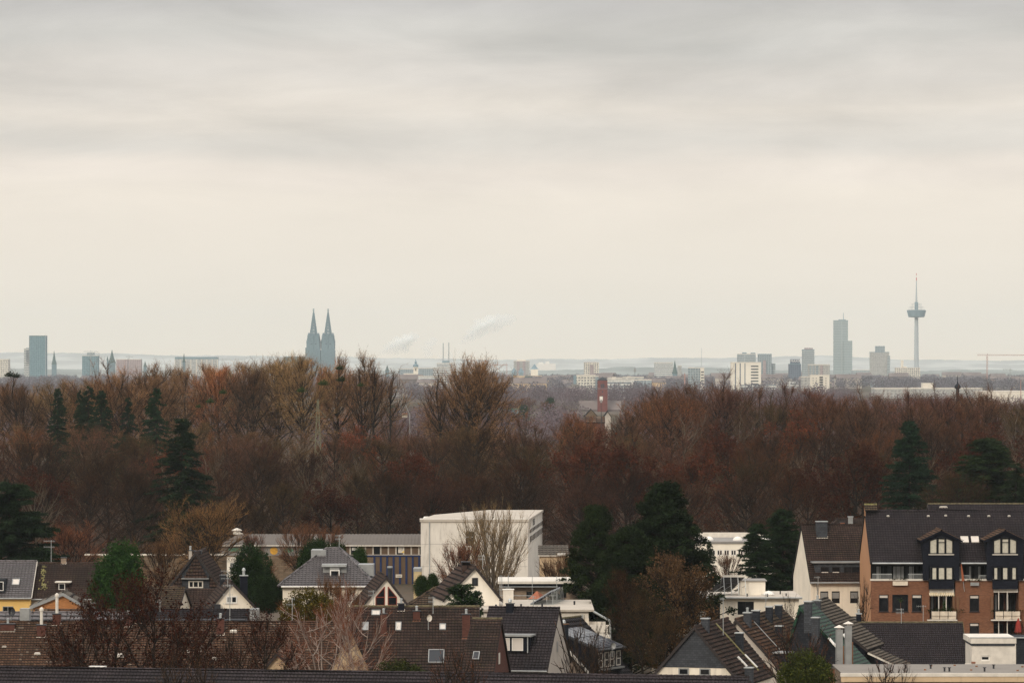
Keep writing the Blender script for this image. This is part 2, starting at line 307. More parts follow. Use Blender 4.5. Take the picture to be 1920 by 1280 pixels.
def bare(seed, H, R, hc=.6, hv=.4, nl=18, ns=9, nt=10, ntt=2, tw=.045, tl=1.2, tr=None, lean=0, leafn=0, leafs=.2, stems=1, bend=.5, up=.45, shell=.55):
    """a bare broadleaf tree: trunk and limbs as tubes, twigs as fine blades; returns (limb mesh, twig mesh, leaf mesh or None)"""
    rg = np.random.RandomState(seed); segs = []; tr = tr or H*.016
    def curve(p0, p1, p2, r0, r1, k):
        pts = [(1-t)**2*p0+2*t*(1-t)*p1+t*t*p2 for t in np.linspace(0, 1, k+1)]
        for i in range(1, k): pts[i] = pts[i]+rg.normal(size=3)*.06*np.linalg.norm(p2-p0)/k
        for i in range(k): segs.append((pts[i], pts[i+1], r0+(r1-r0)*i/k, r0+(r1-r0)*(i+1)/k))
        return pts
    ctr = np.array([lean, 0, H*hc]); trunks = []
    for s in range(stems):
        a = rg.rand()*6.28; sp = 0 if stems == 1 else R*.45
        tp = np.array([lean*1.2+math.cos(a)*sp+rg.normal()*.25, math.sin(a)*sp+rg.normal()*.25, H*(hc+hv*.55)])
        b0 = np.array([math.cos(a)*(0 if stems == 1 else .3), math.sin(a)*(0 if stems == 1 else .3), -.2])
        trunks.append(curve(b0, (b0+tp)/2+rg.normal(size=3)*.3-np.array([tp[0]*.3, tp[1]*.3, 0]), tp, tr if stems == 1 else tr*.6, tr*.22, 8))
    tips = []
    for i in range(nl):
        g = unit(rg.normal(size=3)); 
        if g[2] < -.55: g[2] = -g[2]
        rr = (1-shell)+shell*rg.rand()**.5
        tgt = ctr+g*np.array([R, R, H*hv])*rr
        T = trunks[rg.randint(stems)]
        hz = max(H*(hc-hv)*.75, tgt[2]-math.hypot(tgt[0]-ctr[0], tgt[1]-ctr[1])*(.7+up)-H*.05)
        zs = [p[2] for p in T]; k = min(range(len(T)), key=lambda q: abs(zs[q]-hz)); p0 = T[k]
        mid = (p0+tgt)/2; mid = mid+np.array([(tgt[0]-p0[0])*bend*.35, (tgt[1]-p0[1])*bend*.35, -np.linalg.norm(tgt-p0)*.10*bend])
        r0 = tr*(.42-.018*k)*(.7+.5*rg.rand()); pts = curve(p0, mid, tgt, max(.04, r0), .03, 5)
        ln = np.linalg.norm(tgt-p0)
        for j in range(ns):
            q = rg.uniform(.25, 1); fi = q*5; a = pts[int(min(4, fi))]; b = pts[int(min(4, fi))+1]; p = a+(b-a)*(fi-int(min(4, fi)))
            d = unit(unit(p-ctr+np.array([0,0,H*.12]))*.8+rg.normal(size=3)*.5+np.array([0, 0, up]))
            l = (.16+.2*rg.rand())*min(ln, R*1.3)+.4
            sp = curve(p, p+d*l*.5+rg.normal(size=3)*.1*l, p+d*l+np.array([0, 0, .1*l]), .034, .014, 2)
            tips.append((p, sp[1], sp[2], d))
        tips.append((pts[3], pts[4], pts[5], unit(pts[5]-pts[4])))
    V, Fq = seg_tubes(segs, 4); limb = arrmesh('trunk', V, Fq)
    A = np.array([t[0] for t in tips]); B = np.array([t[1] for t in tips]); Cc = np.array([t[2] for t in tips]); D = np.array([t[3] for t in tips])
    idx = np.repeat(np.arange(len(tips)), nt); q = rg.rand(len(idx))[:, None]
    P = np.where(q < .5, A[idx]+(B[idx]-A[idx])*q*2, B[idx]+(Cc[idx]-B[idx])*(q*2-1))
    d = unit(D[idx]*.9+rg.normal(size=P.shape)*.5+np.array([0, 0, up])); L = tl*(.5+rg.rand(len(idx)))
    Vt = [rot_blades(P, d, L, np.full(len(idx), tw), rg)]; ends = P+d*L[:, None]
    for _ in range(ntt):
        q = rg.uniform(.25, .95, len(P))[:, None]; P2 = P+d*L[:, None]*q
        d2 = unit(d+rg.normal(size=P.shape)*.55+np.array([0, 0, up*.4])); L2 = L*rg.uniform(.35, .7, len(L))
        Vt.append(rot_blades(P2, d2, L2, np.full(len(idx), tw*.7), rg)); ends = np.concatenate([ends, P2+d2*L2[:, None]])
    V = np.concatenate(Vt); crown = arrmesh('crown', V, np.arange(len(V)).reshape(-1, 3))
    lv = None
    if leafn:
        k = rg.randint(len(ends), size=leafn); P = ends[k]+rg.normal(size=(leafn, 3))*.18
        lv = arrmesh('foliage', cards(P, leafs, rg), np.arange(leafn*3).reshape(-1, 3))
    return limb, crown, lv
def cards(P, s, rg, flat=0):
    n = len(P); a = unit(rg.normal(size=(n, 3))); b = unit(np.cross(a, rg.normal(size=(n, 3))))
    if flat: a[:, 2] *= flat; b[:, 2] *= flat
    k = (s*rg.uniform(.6, 1.4, n))[:, None]
    return np.stack([P-a*k*.5, P+a*k*.5+b*k*.2, P+b*k], 1).reshape(-1, 3)
def leafmass(seed, lobes, dens, size, name='foliage', fill=.35):
    if size > .15: dens *= 2.2; size *= .66
    """lobes: (x,y,z,rx,ry,rz): leaf-sized faces, thickest towards each lobe's skin"""
    rg = np.random.RandomState(seed); P = []
    for (x, y, z, rx, ry, rz) in lobes:
        n = int(dens*(rx*ry+rx*rz+ry*rz)); g = unit(rg.normal(size=(n, 3))); r = 1-fill*rg.rand(n)**1.5+rg.normal(size=n)*.06
        bumps = 1+.16*np.sin(g[:, 0]*7+x)*np.sin(g[:, 2]*8+z)+.13*np.sin(g[:, 1]*13+g[:, 2]*11)*np.sin(g[:, 0]*15)
        P.append(np.array([x, y, z])+g*(r*bumps)[:, None]*np.array([rx, ry, rz]))
    P = np.concatenate(P); P = P[P[:, 2] > .05]
    V = cards(P, size, rg); return arrmesh(name, V, np.arange(len(V)).reshape(-1, 3))
def trunkmesh(H, r, seed=0, top=.95):
    rg = np.random.RandomState(seed); pts = [np.array([rg.normal()*.12*(k > 0), rg.normal()*.12*(k > 0), H*top*k/6-.2*(k == 0)]) for k in range(7)]
    V, Fq = seg_tubes([(pts[i], pts[i+1], r*(1-i/7.5), r*(1-(i+1)/7.5)) for i in range(6)], 6); return arrmesh('trunk', V, Fq)
def spruce(seed, H, R, lo=.08, nb=110, ns=34, droop=.25, sprl=.55, gap=.0, power=.85, sw=.22):
    ns = int(ns*1.9); sw *= .55
    rg = np.random.RandomState(seed); P = []; D = []; Ls = []
    segs = [(np.array([0, 0, -.2]), np.array([0, 0, H*.97]), H*.014, .03)]
    for i in range(nb):
        t = (i+rg.rand())/nb; z = H*(lo+(1-lo)*t); ln = R*(1-t)**power*(.72+.45*rg.rand())+.25
        if gap and math.sin(t*24+seed) > 1-gap: ln *= .45
        a = rg.rand()*6.283; o = np.array([math.cos(a), math.sin(a), 0]); e = np.array([0, 0, z])+o*ln+np.array([0, 0, -droop*ln+.12*ln*t])
        segs.append((np.array([0, 0, z]), e, .05, .02)); n = int(ns*(.35+ln/R))
        q = rg.rand(n)**.6; side = np.array([-o[1], o[0], 0]); sgn = rg.choice([-1, 1], n)
        base_ = np.array([0, 0, z])+(e-np.array([0, 0, z]))*q[:, None]+rg.normal(size=(n, 3))*.08
        dd = unit(o*.7+side*sgn[:, None]*.8+rg.normal(size=(n, 3))*.25+np.array([0, 0, -.3]))
        P.append(base_); D.append(dd); Ls.append(sprl*(.5+rg.rand(n))*(.55+.6*(1-q)))
    P = np.concatenate(P); D = np.concatenate(D); L = np.concatenate(Ls)
    V = np.concatenate([rot_blades(P, D, L, np.full(len(L), sw), rg), rot_blades(P, unit(D+rg.normal(size=D.shape)*.4), L*.8, np.full(len(L), sw*.8), rg)])
    tv, tf = seg_tubes(segs, 4); return arrmesh('trunk', tv, tf), arrmesh('crown', V, np.arange(len(V)).reshape(-1, 3)), None
def pine(seed, H, R, lo=.3, n=46, dens=55, size=.34, power=.6):
    """a pine: clumps of needles on the ends of limbs, denser towards the top"""
    rg = np.random.RandomState(seed); lobes = []; segs = [(np.array([0, 0, -.2]), np.array([0, 0, H*.5]), H*.017, H*.012), (np.array([0, 0, H*.5]), np.array([.2, 0, H*.96]), H*.012, .05)]
    for i in range(n):
        t = rg.rand()**.8; z = H*(lo+(.97-lo)*t); e = R*min(1, (1.02-t)*1.25)**power*(.25+.75*rg.rand()**.6)*(1 if t > .12 else .8); a = rg.rand()*6.283
        s = rg.uniform(.28, .72)*(R/4.2)**.5; c = np.array([math.cos(a)*e, math.sin(a)*e, z+.1*e])
        lobes.append((c[0], c[1], c[2], s, s, s*.75)); segs.append((np.array([0, 0, z-.35*e]), c, .09, .04))
    lobes.append((.2, 0, H*.95, .45, .45, .9))
    tv, tf = seg_tubes(segs, 5); return arrmesh('trunk', tv, tf), leafmass(seed, lobes, dens, size, 'crown', .8), None
def place(name, meshes, label, cat, loc, tint=(1, 1, 1), s=1, sz=None, rz=0, group=None, mats=('bark', 'twig', 'dryleaf'), names=('trunk', 'crown', 'foliage'), leaft=None):
    r = root(name, label, cat, loc, group, rz); r.scale = (s, s, sz or s)
    for me, mn, nm in zip(meshes, mats, names):
        if me is None: continue
        if not me.materials: me.materials.append(M[mn])
        o = bpy.data.objects.new(nm, me); COL.objects.link(o); o.parent = r
        k = leaft if (nm == 'foliage' and leaft) else tint
        o.color = (*k, 1)
    return r
RG = random.Random(11)
broad = [bare(s, 20, R, hc, hv, nl=nl, ns=9, nt=11, ntt=2, tl=1.05, up=up, shell=.35, tw=.042) for s, R, hc, hv, nl, up in
         [(1,8.0,.58,.42,50,.15), (2,7.0,.56,.44,44,.3), (3,8.6,.60,.40,54,.1), (4,7.6,.56,.44,46,.4), (5,6.8,.58,.42,42,.25), (6,8.4,.57,.43,50,.15)]]
slim = [bare(s, 26, R, hc, hv, nl=nl, ns=9, nt=11, ntt=2, tl=1.1, up=.45, tr=.36, tw=.045, shell=.45) for s, R, hc, hv, nl in [(21,5.6,.66,.34,44), (22,6.6,.67,.33,50), (23,5.0,.66,.34,40), (24,7.4,.67,.33,54)]]
sparse = [bare(s, 20, R, .58, .42, nl=26, ns=8, nt=6, ntt=1, tl=1.0, up=.3, tr=.30, tw=.05) for s, R in ((51, 6.4), (52, 7.2))]
leaved = [bare(s, 20, 7.6, .58, .42, nl=30, ns=8, nt=8, ntt=1, leafn=9000, leafs=.30) for s in (31, 32)]
# where each stretch of the wood is, by what stands in front of it or behind it in the photograph
LM = [(-400,40,'above the cedar'), (40,140,'behind the roof aerial'), (140,270,'above the green thuja'), (270,400,'around the tall spruce'), (400,540,'above the left shed half'),
      (540,660,'around the lattice pylon'), (660,780,'above the blue hall'), (780,920,'above the white block left half'), (920,1030,'above the white block right half'), (1030,1150,'left of the tall pine'), (1150,1330,'above the tall pine'),
      (1330,1480,'above the domed pale hall'), (1480,1620,'above the slate chimney house'), (1620,1760,'around the green column tree'), (1760,1880,'around the broad fir'), (1880,2400,'at the right edge')]
def lm(px):
    for a, b, s in LM:
        if a <= px < b: return s
    return 'at the edge'
TINTS = [((1.0,.80,.76),'reddish brown'), ((.95,.66,.70),'wine brown'), ((1.0,1.0,.72),'olive brown'), ((.85,.78,.76),'dusky brown'), ((1.28,.84,.60),'rust brown'), ((.75,.66,.56),'dark brown'), ((1.25,1.15,.95),'golden brown')]
rowname = {0:'in front row', 1:'in second row', 2:'in third row', 3:'in fourth row', 4:'in fifth row', 5:'near the back', 6:'at the back', 7:'at the very back'}
def backtop(px):
    return float(np.interp(px, [-300,0,60,160,200,300,420,520,640,700,735,760,790,960,1120,1180,1240,1330,1420,1560,1700,1800,1860,1920,2200],
                                [703,706,716,706,690,694,684,672,668,676,705,800,800,785,784,750,728,718,716,731,733,730,737,747,742]))
nforest = 0
rows = [(652,905,8.2), (684,868,8.4), (722,838,8.8), (768,812,9.2), (822,790,9.8), (885,760,9.6), (935,712,6.6), (990,700,7.0)]
for ri, (Y, ty, sp) in enumerate(rows):
    half = 1240; px = CX-half+RG.uniform(0, 60)
    while px < CX+half:
        bt = backtop(px)
        y = Y+RG.uniform(-13, 13); t = max(bt+RG.uniform(0, 16), ty+RG.uniform(-20, 24)-(0 if px < 960 else 8))
        if ri == 4: t = max(bt+10, ty + (12 if px < 760 else -22 if px > 1200 else 20) + RG.uniform(-12, 14))
        if 1050 < px < 1185 and ri in (4, 5): t = RG.uniform(776, 784)
        elif ri == 5: t = max(bt+4, (806 if px < 740 else 738 if px > 1200 else 795) + RG.uniform(-10, 12))
        if ri >= 6:
            if 700 < px < 1185 or (px >= 1185 and ri == 7): px += sp/y*F; continue
            t = bt+RG.uniform(-6, 16)
        if ri == 5 and px < 740: pass
        if ri <= 1 and px > 1560 and RG.random() < .3: px += sp/y*F; continue
        xw = XX(px, y); z0 = gz(xw, y); H = ZZ(t, y)-z0
        pool = broad
        if ri >= 6 and px > 1000: pool = broad
        elif ri >= 6: pool = slim if ri == 7 or RG.random() < .6 else broad
        elif px < 760 and ri == 5: pool = slim+broad[:2]
        lv = ri < 5 and RG.random() < .14
        sp_ = (not lv) and ri < 5 and RG.random() < .2
        src = RG.choice(leaved if lv else sparse if sp_ else pool); bh = 26 if src in slim else 20
        if px > 1180: tn = RG.choice([0,0,1,0,2,4,1])
        elif px < 740 and ri >= 5: tn = RG.choice([6,2,6,3,6,4])
        else: tn = RG.choice([0,1,2,3,5,4,0])
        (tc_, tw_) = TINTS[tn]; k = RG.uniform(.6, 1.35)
        k *= (.38,.44,.52,.66,.84,1.0,1.75 if px < 1000 else 1.02,1.75)[ri]  # light put into the tint: front rows darkened, back crowns brightened as if lit
        s = H/bh; sw = min(1.35, max(s, .75)); 
        kind = 'pale limbed' if sp_ else 'slim' if src in slim else ('leafy' if lv else 'round')
        lab = f"{'' if lv else 'bare '}{kind} {tw_} tree {rowname[ri]}, {lm(px)}"
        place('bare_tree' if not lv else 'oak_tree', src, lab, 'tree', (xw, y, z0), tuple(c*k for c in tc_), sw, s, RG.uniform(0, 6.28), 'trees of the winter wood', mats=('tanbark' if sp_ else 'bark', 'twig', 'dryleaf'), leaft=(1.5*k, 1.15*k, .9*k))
        nforest += 1; px += sp*RG.uniform(.8, 1.2)/y*F
print('forest trees', nforest)
def undergrowth():
    rg = np.random.RandomState(9); n = 150000; Y = rg.uniform(636, 1040, n); X_ = rg.uniform(-175, 175, n)*(Y/1040)**.5; X_ = X_+np.sin(Y*.3)*3; h = 2.5+3.2*np.clip(np.sin(X_*.21+Y*.13)+np.sin(X_*.07-Y*.09)+.5, 0, 1.6)
    g = np.array([gz(0, y) for y in range(600, 1100)]); P = np.stack([X_, Y, g[(Y-600).astype(int)]+h*rg.rand(n)**.7], 1); D = unit(rg.normal(size=P.shape)*.5+np.array([0, 0, .8]))
    V = rot_blades(P, D, rg.uniform(.5, 1.5, n), np.full(n, .055), rg); me = arrmesh('undergrowth', V, np.arange(len(V)).reshape(-1, 3)); me.materials.append(M['twig']); o = bpy.data.objects.new('undergrowth', me); COL.objects.link(o); o.color = (.5,.38,.30,1)
    tag(o, 'brown tangled undergrowth filling the floor of the winter wood', 'undergrowth', kind='stuff')
undergrowth()
def solo(name, meshes, label, cat, px, y0, Y, H0, ybase=None, **k):
    """stand a tree at (px, Y) so that its top reaches photo row y0"""
    x = XX(px, Y); z = gz(x, Y) if ybase is None else ZZ(ybase, Y)
    H = ZZ(y0, Y)-z; s = k.pop('s', None) or H/H0
    return place(name, meshes, label, cat, (x, Y, z), s=s*k.pop('wide', 1), sz=H/H0, **k)
# the lone round tree and its neighbours that stand clear of the wood
big = bare(41, 24, 8.4, .58, .42, nl=150, ns=10, nt=11, ntt=2, tl=1.0, up=.3, shell=.28, stems=3, tr=.5)
solo('bare_tree', big, 'big round crowned lone bare tree standing clear above the middle of the wood', 'tree', 884, 680, 880, 24, tint=(2.0,1.75,1.3))
open_ = bare(42, 22, 4.6, .6, .38, nl=20, ns=9, nt=7, ntt=1, tl=1.2, up=.6, lean=-1)
solo('bare_tree', open_, 'open crowned bare tree leaning left beside the big lone round tree', 'tree', 832, 702, 875, 22, tint=(1.0,.85,.7))
gaunt = [bare(s, 26, 2.9, .62, .37, nl=18, ns=8, nt=5, ntt=1, tl=.9, up=.6, tr=.36, tw=.045) for s in (43, 44, 45)]
solo('bare_tree', gaunt[0], 'gaunt dark bare tree with see-through crown, rightmost of the tall grove', 'tree', 734, 690, 845, 26, tint=(.9,.75,.65))
solo('bare_tree', gaunt[1], 'gaunt bare tree with forked top, second from right in the tall grove', 'tree', 703, 680, 850, 26, tint=(.9,.75,.65))
solo('bare_tree', gaunt[2], 'gaunt straight bare tree, third from right in the tall grove', 'tree', 680, 674, 860, 26, tint=(.95,.8,.65))
for i, (px, y0, lab) in enumerate([(40,700,'wide bare tree with two birds nests at the far left of the skyline'), (212,688,'tall bare tree breaking the skyline left of the small dark conifer'), (440,684,'bare tree with wide fan of limbs left of the cathedral'), (1345,708,'open bare tree rising above the red brown wood below the white slab block'), (1830,722,'pale bare tree with bushy top near the onion dome spire'), (1250,735,'bare tree on the skyline right of the red brick tower')]):
    solo('bare_tree', open_ if i % 2 == 0 else broad[3], lab, 'tree', px, y0, 905 if px > 960 else 930, 22 if i % 2 == 0 else 20, tint=(1.15,.9,.7) if px != 1345 else (.9,.7,.7), rz=i*1.3, wide=1.25)
# mistletoe and nests
mist = leafmass(50, [(0,0,0,.8,.8,.8)], 260, .2, 'mistletoe', 1); mist.materials.append(M['leafy'])
for i, (px, y, Y, tc_) in enumerate([(394,755,880,1), (372,764,880,1), (640,715,835,.5), (637,693,838,.6), (31,708,900,.3), (18,706,900,.3), (606,722,848,1), (676,724,842,1), (565,735,880,1), (418,738,885,.9)]):
    o = bpy.data.objects.new('mistletoe' if tc_ > .35 else 'bird_nest', mist); COL.objects.link(o); o.location = at(px, y, Y); o.color = (1.2*tc_, 1.3*tc_, .9*tc_, 1)
    s = RG.uniform(.9, 1.5); o.scale = (s, s, s*.9)
    where = ['in the fan limbed tree, right one', 'in the fan limbed tree, left one', 'low in the tree below the right cathedral spire', 'high in the tree below the right cathedral spire', 'in the far left skyline tree, right one', 'in the far left skyline tree, left one', 'above the lattice pylon', 'in the gaunt dark grove', 'left of the lattice pylon', 'top one of the fan limbed tree']
    tag(o, ('round green mistletoe ball ' if tc_ > .35 else 'dark twiggy nest ')+where[i], 'mistletoe' if tc_ > .35 else 'nest')
# conifers in and before the wood
sp1 = spruce(61, 18, 4.8, nb=170, ns=44, power=.55); sp2 = spruce(62, 18, 4.6, nb=130, ns=42, gap=.35, droop=.32, power=.72); sp4 = spruce(67, 18, 4.2, nb=200, ns=44, power=.75, droop=.38, gap=.15); sp3 = spruce(63, 18, 5.6, nb=240, ns=62, lo=.02, droop=.1, sprl=.7, power=.6)
for px, y0, Y, me, wd, tn, lab in [
  (108,728,856,sp1,.62,(.9,1.1,1.1),'small dark spruce, leftmost conifer on the skyline of the wood'), (150,732,852,sp1,.45,(.9,1.1,1.0),'slim dark spruce between the leftmost conifer and the broad dark pair'),
  (166,724,850,sp1,.75,(.8,1.05,1.0),'broad dark conifer, left one of a pair above the wood'), (190,732,846,sp1,.75,(.8,1.05,1.0),'broad dark conifer, right one of a pair above the wood'),
  (240,745,852,sp2,.8,(.9,1.1,1.05),'narrow dark conifer with forked foot between pair and dense cone'), (293,728,845,sp1,.8,(.9,1.3,1.1),'dense cone shaped dark green conifer right of the others'),
  (341,786,645,sp4,1.5,(.8,.95,.9),'tall ragged dark spruce standing out in the left of the wood'), (1705,790,660,sp3,.9,(.8,1.15,1.2),'dark blue green column conifer behind the brick apartment house'),
  (1850,822,648,sp3,1.8,(1.0,1.15,.75),'broad dark fir behind the right end of the apartment roof'), (1905,868,640,sp2,1.3,(.8,.9,.7),'dark fir cut by the right edge of the picture')]:
    solo('conifer_tree', me, lab, 'conifer', px, y0, Y, 18, tint=tn, mats=('bark', 'needle', 'needle'), wide=wd, rz=px)
ced = spruce(64, 18, 8.5, nb=210, ns=95, lo=.12, droop=.08, sprl=.9, power=.45, gap=.25, sw=.3)
solo('cedar_tree', ced, 'huge dark cedar with level branches at the left edge behind the grey roof', 'cedar', 18, 905, 520, 18, tint=(.8,.95,.9), mats=('bark', 'needle', 'needle'))
pn = pine(65, 18, 5.2, .10, 330, 120, .26, power=.72); pn2 = pine(66, 18, 5.4, .06, 330, 120, .26, power=.6)
solo('pine_tree', pn, 'tall dark pine in the middle right, highest of the dark trees by the houses', 'pine', 1245, 902, 425, 18, tint=(.62,.7,.55), mats=('bark', 'needle', 'needle'), wide=1.25)
solo('pine_tree', pn2, 'broad dark pine left of the highest pine, above the flat roof with solar panels', 'pine', 1118, 945, 440, 18, tint=(.75,.8,.5), mats=('bark', 'needle', 'needle'), wide=1.0)
solo('pine_tree', pn2, 'dark pine filling the space between the two larger pines', 'pine', 1180, 985, 418, 18, tint=(.65,.72,.5), mats=('bark', 'needle', 'needle'), wide=1.15, rz=2)
solo('conifer_tree', sp3, 'dark dense conifer left of the white house with slate chimney', 'conifer', 1468, 955, 500, 18, tint=(.8,1.0,.8), mats=('bark', 'needle', 'needle'), wide=1.25)
solo('conifer_tree', sp3, 'shorter dark conifer just left of the dense one by the white house', 'conifer', 1422, 982, 495, 18, tint=(.8,1.0,.8), mats=('bark', 'needle', 'needle'), wide=1.1, rz=1)
solo('conifer_tree', sp1, 'small dark conifer in front of the pale hall with roof domes', 'conifer', 1330, 1015, 520, 18, tint=(.7,.8,.7), mats=('bark', 'needle', 'needle'), wide=.6, rz=1)
thuja = (trunkmesh(8, .18), leafmass(70, [(0,0,3.6,2.35,2.35,3.6), (.4,.2,5.4,1.7,1.7,2.5), (-1,0,3,1.6,1.6,2.4)], 260, .26, 'crown'), None)
solo('thuja_tree', thuja, 'round bright green conifer beside the brown tiled roof on the left', 'conifer', 222, 1017, 415, 7.9, tint=(.85,1.35,.85), mats=('bark', 'leafy', 'leafy'), ybase=1175)
ivy = (trunkmesh(8, .2), leafmass(71, [(0,0,5.5,1.5,1.5,2.1), (1.2,0,5.0,1.3,1.3,1.8), (-.9,0,4,1.3,1.2,2), (1.1,0,2.8,1.9,1.6,2.4), (-.6,0,2,1.7,1.5,2), (2.4,0,2.2,1.3,1.3,1.7)], 230, .24, 'crown'), None)
solo('evergreen_tree', ivy, 'dark ivy green tree between the small cream gable and the grey hipped roof', 'tree', 466, 1020, 450, 7.6, tint=(.6,.8,.65), mats=('bark', 'leafy', 'leafy'), ybase=1150)
for px, y0, Y, yb, s, tn, lab, nm in [
  (590,1010,470,1100,1.0,(.6,.8,.6),'dark green rounded tree behind the left slope of the grey hipped roof','evergreen_tree'), (628,1017,468,1100,.8,(.7,.8,.6),'dark green shrub tree right behind the grey hipped roof ridge','evergreen_tree'), (672,1026,462,1090,.75,(.75,1.1,.6),'light green shrub right of the grey hipped roof','shrub'),
  (505,1080,440,1150,1.1,(.5,.65,.5),'low dark shrub beside the ivy green tree','shrub'), (790,1078,470,1120,1.0,(.75,1.0,.6),'dark green hedge shrub before the foot of the white block','hedge'), (812,1074,468,1118,.8,(.7,.9,.6),'rounded hedge shrub right of the other before the white block','hedge'),
  (1320,1030,515,1080,.6,(.5,.6,.5),'small dark shrub by the pale hall windows','shrub')]:
    solo(nm, thuja, lab, 'shrub' if nm != 'evergreen_tree' else 'tree', px, y0, Y, 7.9, tint=tn, mats=('bark', 'leafy', 'leafy'), ybase=yb, wide=s*1.2, rz=px)
jun = spruce(72, 4, 1.5, nb=60, ns=26, lo=.02, droop=-.5, sprl=.5, power=.35, sw=.16)
solo('juniper_bush', jun, 'spiky dark green juniper in front of the cream gable with one black window', 'shrub', 866, 1100, 398, 4, tint=(.9,1.2,.8), mats=('bark', 'needle', 'needle'), ybase=1175, wide=1.15)
solo('juniper_bush', jun, 'small spiky juniper at the right foot of the cream gable with one black window', 'shrub', 893, 1112, 398, 4, tint=(.9,1.2,.8), mats=('bark', 'needle', 'needle'), ybase=1175, wide=.6, rz=1)
oliv = (trunkmesh(4, .15), leafmass(73, [(0,0,1.7,1.7,1.4,1.8), (1.2,0,1.5,1.3,1.3,1.6), (-1.2,0,1.2,1.2,1.2,1.4)], 330, .2, 'crown'), None)
solo('evergreen_bush', oliv, 'olive green bush in the lower right in front of the brown terrace', 'shrub', 1508, 1222, 325, 3.4, tint=(1.5,1.25,.7), mats=('bark', 'leafy', 'leafy'), ybase=1310, wide=.85)
solo('evergreen_bush', oliv, 'orange and green bush before the cream wall of the hipped house', 'shrub', 575, 1106, 405, 3.4, tint=(2.4,1.3,.5), mats=('bark', 'leafy', 'leafy'), ybase=1180, wide=1.0)
solo('evergreen_bush', oliv, 'small olive bush at the foot of the umber tiled roof', 'shrub', 745, 1240, 318, 3.4, tint=(1.1,.9,.6), mats=('bark', 'leafy', 'leafy'), ybase=1310, wide=1.2)
# broadleaf trees among the houses
fan = bare(80, 11, 6.4, .52, .50, nl=60, ns=9, nt=10, ntt=2, tl=.95, up=1.0, stems=6, tr=.28, tw=.026, shell=.35, bend=.2)
solo('bare_tree', fan, 'pale fan shaped many stemmed bare tree in front of the white block', 'tree', 925, 965, 560, 11, tint=(1.7,1.85,1.45), mats=('tanbark', 'twig', 'dryleaf'), wide=.8)
bush = bare(81, 7, 3.6, .5, .5, nl=36, ns=9, nt=12, ntt=2, tl=.7, up=.7, stems=5, tr=.12, tw=.026)
for px, y0, Y, s, tn, yb, lab in [(862,1020,470,1.0,(1.2,.8,.75),1110,'reddish bare bush left of the fan shaped tree'), (384,945,590,1.6,(1.35,1.2,.8),1060,'olive bare bush rising behind the tile hung gable'), (130,985,560,1.35,(1.2,.75,.65),1080,'reddish bare bush behind the roof with the aerial'),
   (1040,1050,480,1.0,(.9,.75,.65),1120,'dull bare bush right of the white block foot'), (1070,1040,500,1.1,(.9,.8,.65),1120,'dull bare bush by the low brown roof right of the white block'), (1365,1040,520,1.0,(.9,.7,.65),1100,'dark bare bush under the pale hall windows'), (490,1055,500,1.0,(1.1,.75,.6),1120,'reddish bare bush before the long shed wall'),
   (300,1015,560,1.2,(.9,.75,.55),1110,'brown bare bush before the brown wall left of the tile hung gable'), (560,985,600,1.0,(1.25,.9,.75),1070,'thin bare bush before the long shed roof, left one'), (615,990,600,.9,(1.25,.9,.75),1070,'thin bare bush before the long shed roof, right one'), (475,1000,600,.9,(1.3,.85,.75),1060,'thin reddish bare bush before the left end of the shed roof'),
   (650,1095,412,.9,(1.2,.95,.7),1170,'bare bush before the cream wall under the grey hipped roof'), (620,1085,414,.7,(1.2,.95,.7),1170,'small bare bush before the dormer of the grey hipped roof')]:
    solo('bare_bush', bush, lab, 'shrub', px, y0, Y, 7, tint=tn, ybase=yb, wide=s*.9, rz=px)
tb = bare(82, 12, 3.9, .6, .4, nl=26, ns=9, nt=7, ntt=1, tl=.6, leafn=3800, leafs=.15, tr=.15, tw=.022)
for i, (px, y0, Y, s, lab) in enumerate([(214,1090,338,1.15,'dark red leaved tree over the long brown roof, left one'), (300,1085,336,1.1,'dark red leaved tree over the long brown roof, middle one'), (498,1148,330,.9,'dark red leaved tree left of the white limbed birch'), (150,1130,340,.75,'low dark red leaved tree at the left of the long brown roof'), (360,1150,334,.7,'low dark red leaved tree right of the middle one over the brown roof')]):
    solo('red_leaved_tree', tb, lab, 'tree', px, y0, Y, 12, tint=(.75,.5,.4), ybase=1390, wide=s*1.0, rz=i*1.7, leaft=(.34,.22,.20))
tb2 = bare(83, 12, 3.4, .60, .40, nl=30, ns=8, nt=6, ntt=1, tl=.6, leafn=6000, leafs=.17, tr=.26, tw=.022)
for i, (px, y0, Y, s, yb, lt, lab) in enumerate([(1262,1042,385,1.0,1270,(1.0,1.45,1.2),'brown leaved broad tree in front of the highest pine'), (1310,1075,388,.75,1230,(.75,1.15,1.0),'thin brown leaved tree right of the broad brown one'), (1205,1110,380,.85,1280,(.35,.6,.5),'low dark leaved tree below the middle pine'), (1165,1070,395,.7,1240,(.3,.36,.28),'dark leaved tree behind the drainpipe and balcony'), (1250,1150,372,.8,1290,(.5,.8,.6),'low olive brown tree right of the solar panel dormer')]):
    solo('brown_leaved_tree', tb2, lab, 'tree', px, y0, Y, 12, tint=(1.0,.8,.5), ybase=yb, wide=s, rz=i*2.1, leaft=lt)
bi = bare(84, 9, 4.3, .55, .45, nl=16, ns=12, nt=14, ntt=3, tl=.6, up=.45, stems=4, tr=.13, tw=.022, bend=.8, shell=.3)
solo('birch_tree', bi, 'birch with twisted white limbs and reddish twigs left of the umber roof', 'tree', 610, 1118, 345, 9, tint=(1.35,.75,.66), ybase=1330, mats=('palebark', 'twig', 'dryleaf'), wide=.95)
